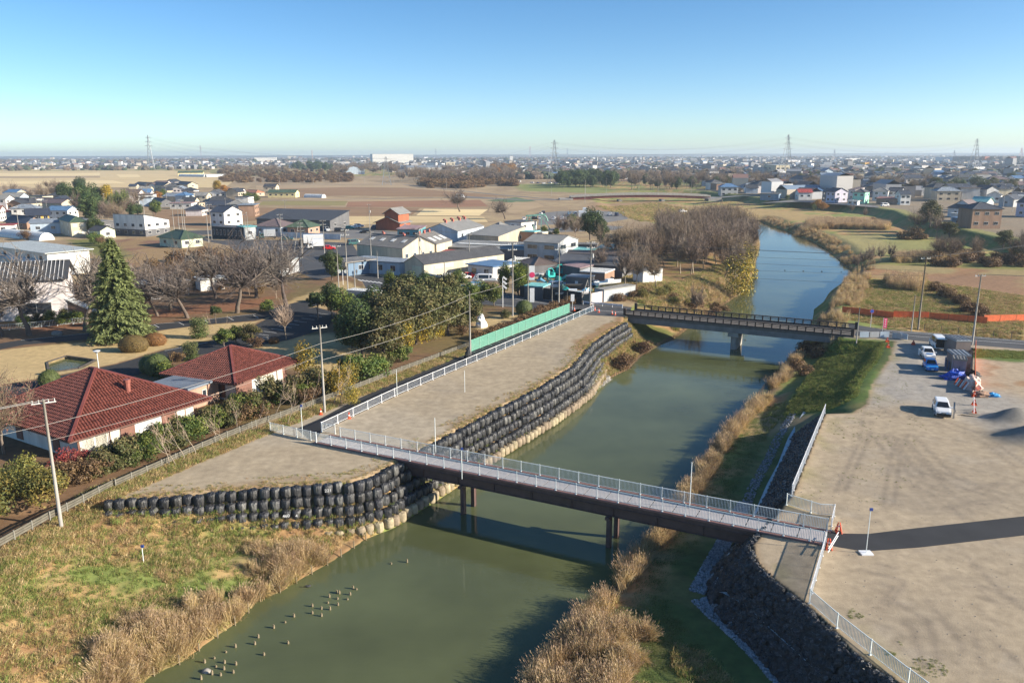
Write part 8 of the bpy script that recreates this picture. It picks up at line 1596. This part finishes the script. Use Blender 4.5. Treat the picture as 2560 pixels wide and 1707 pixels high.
X, Y = scat([(1990,960),(2060,860),(2130,845),(2225,860),(2190,930),(2150,1015),(2080,1030),(1960,1015)], 9000, -1.5); X, Y = land(X, Y); sc('green_grass', 'lush green grass on the slope beside the right yard', X, Y, .5, 1.1, greenc)
X, Y = scat([(1425,910),(1480,860),(1560,820),(1610,835),(1640,870),(1560,925),(1500,950)], 5000, -2.6); X, Y = land(X, Y); sc('meadow_grass', 'rusty grass below the far end of the bag wall', X, Y, .6, 1.3, tuftc)
X, Y = band(offset(crestW, -.35), -.8, .7, 2600, 0) ; sc('weeds', 'low dry weeds on the crest of the bag wall', X, Y, .15, .5, tuftc)
X, Y = band(crestW, -3.2, -.3, 500, 0); Z = TZv(X, Y); k = Z < -.5; o = scatter('weeds', X[k], Y[k], Z[k] + .35, .4 + .6 * rng.random(k.sum()), greenc); tag(o, 'green weeds growing between the black bags')
X, Y = scat([(0,1345),(250,1215),(640,1075),(1165,868),(1172,882),(640,1098),(250,1262),(0,1400)], 9000); sc('weeds', 'rusty weeds along the low slab fence', X, Y, .4, 1.1, tuftc)
X, Y = scat([(1480,745),(1590,765),(1720,800),(1830,740),(1885,690),(1890,600),(1840,640),(1700,720),(1560,700)], 9000, -1.); X, Y = land(X, Y, -4.2, 3); k = sdist(X, Y, GP([(860,655),(1580,768),(1568,793),(860,700)])) > .5; sc('meadow_grass', 'dry undergrowth of the wooded bank', X[k], Y[k], .8, 2., tuftc)
X, Y = band(lineL[23:31], 0.2, 5.0, 2500); sc('reeds', 'reeds along the wooded left bank', X, Y, .35, .7, reedc, .3)
X, Y = band(rl[0:14], 0.3, 6.0, 3000); X, Y = keep(X, Y, 5, .45, 6.); sc('reeds', 'reeds on the upstream right bank', X, Y, .35, .8, reedc, .25)
X, Y = scat([(1985,575),(2080,573),(2215,577),(2225,570),(2150,560),(2040,556)], 2600, -1.7); sc('reeds', 'reed bed on the right flood plain', X, Y, .9, 1.4, reedc, .1)
X, Y = scat([(2230,642),(2440,640),(2400,655),(2240,660)], 1200, -1.3); sc('reeds', 'reeds along the thicket on the flood plain', X, Y, .8, 1.2, reedc, .1)
X, Y = scat([(2130,800),(2130,725),(2150,700),(2300,700),(2560,740),(2560,850),(2400,835),(2220,818)], 16000, -1.); sc('meadow_grass', 'rough dry grass upstream of the right-hand road', X, Y, .4, 1.1, tuftc)
X, Y = scat([(2150,705),(2260,705),(2340,770),(2440,800),(2150,790),(2120,760)], 3000, -1.); X, Y = keep(X, Y, 0, .5, 4.); sc('green_grass', 'yellow-green hummocks of grass upstream of the road', X, Y, .8, 1.6, greenc)
X, Y = scat([(2210,700),(2310,705),(2300,730),(2225,722)], 300, -1.); sc('reeds', 'pale pampas reeds left of the brown pole', X, Y, .8, 1.2, reedc, .1)
X, Y = scat([(1490,520),(1640,505),(1780,532),(1880,560),(1720,560),(1600,560)], 3500, -1.); sc('meadow_grass', 'dry grass below the far bridge', X, Y, 1.2, 2.6, tuftc)
X, Y = scat([(2434,872),(2700,885),(2700,905),(2434,892)], 1500); sc('green_grass', 'green verge beside the right-hand road', X, Y, .5, 1., greenc)
X, Y = scat([(2200,820),(2320,826),(2420,836),(2420,831),(2320,820),(2210,812)], 1300, -.3); sc('green_grass', 'green verge beyond the right-hand road', X, Y, .6, 1.1, greenc)

X, Y = scat([(2070,1040),(2160,1020),(2240,880),(2560,900),(2700,1300),(2600,1900),(2200,1650),(2030,1480),(1990,1240)], 1100); k = (sdist(X, Y, GP([(2062,1327),(2270,1322),(2900,1250),(2900,1310),(2160,1380),(2062,1362)])) > .3); o = scatter('loose_stones', X[k], Y[k], X[k] * 0 + .01, .025 + .06 * rng.random(k.sum()), rockc, tilt=.5); tag(o, 'loose stones scattered over the right yard')
X, Y = scat([(2070,1040),(2160,1020),(2240,900),(2330,1100),(2200,1300),(1990,1240)], 700); X, Y = keep(X, Y, 8, .55, 2.5); o = scatter('weeds', X, Y, X * 0 + .005, .12 + .25 * rng.random(len(X)), greenc); tag(o, 'thin low weeds coming through the right yard')
X, Y = scat([(2130,1520),(2300,1560),(2450,1800),(2260,1690),(2100,1560)], 900); X, Y = keep(X, Y, 18, .53, 2.); o = scatter('weeds', X, Y, X * 0 + .005, .12 + .25 * rng.random(len(X)), greenc); tag(o, 'low weeds along the lower railing of the right yard')
X, Y = band(crestW, .1, 2.8, 3200, 0); X, Y = keep(X, Y, 33, .47, 2.); o = scatter('weeds', X, Y, X * 0 + .0, .12 + .28 * rng.random(len(X)), tuftc); tag(o, 'dead weeds straggling over the edge of the gravel yard')
# labels of look-alikes in a row: counted from the left as the photograph shows them
def sx(o): p = o.matrix_basis.translation; q = camo.matrix_world.inverted() @ p; return q.x / -q.z
grp = {}
for o in S.objects:
    if o.parent is None and 'group' in o: grp.setdefault(o['group'], []).append(o)
for g_, L_ in grp.items():
    if len(L_) > 75 or 'label' not in L_[0] or g_ in ('reeds', 'scrub in the boat yard') or len(set(o['label'] for o in L_)) == len(L_): continue
    if all(o.matrix_basis.translation.length < .01 for o in L_): continue
    for i, o in enumerate(sorted(L_, key=sx)):
        k = i + 1; suf = 'th' if 10 < k % 100 < 14 else {1: 'st', 2: 'nd', 3: 'rd'}.get(k % 10, 'th'); o['label'] = ' '.join(o['label'].split()[:11]) + ', %d%s from left' % (k, suf)
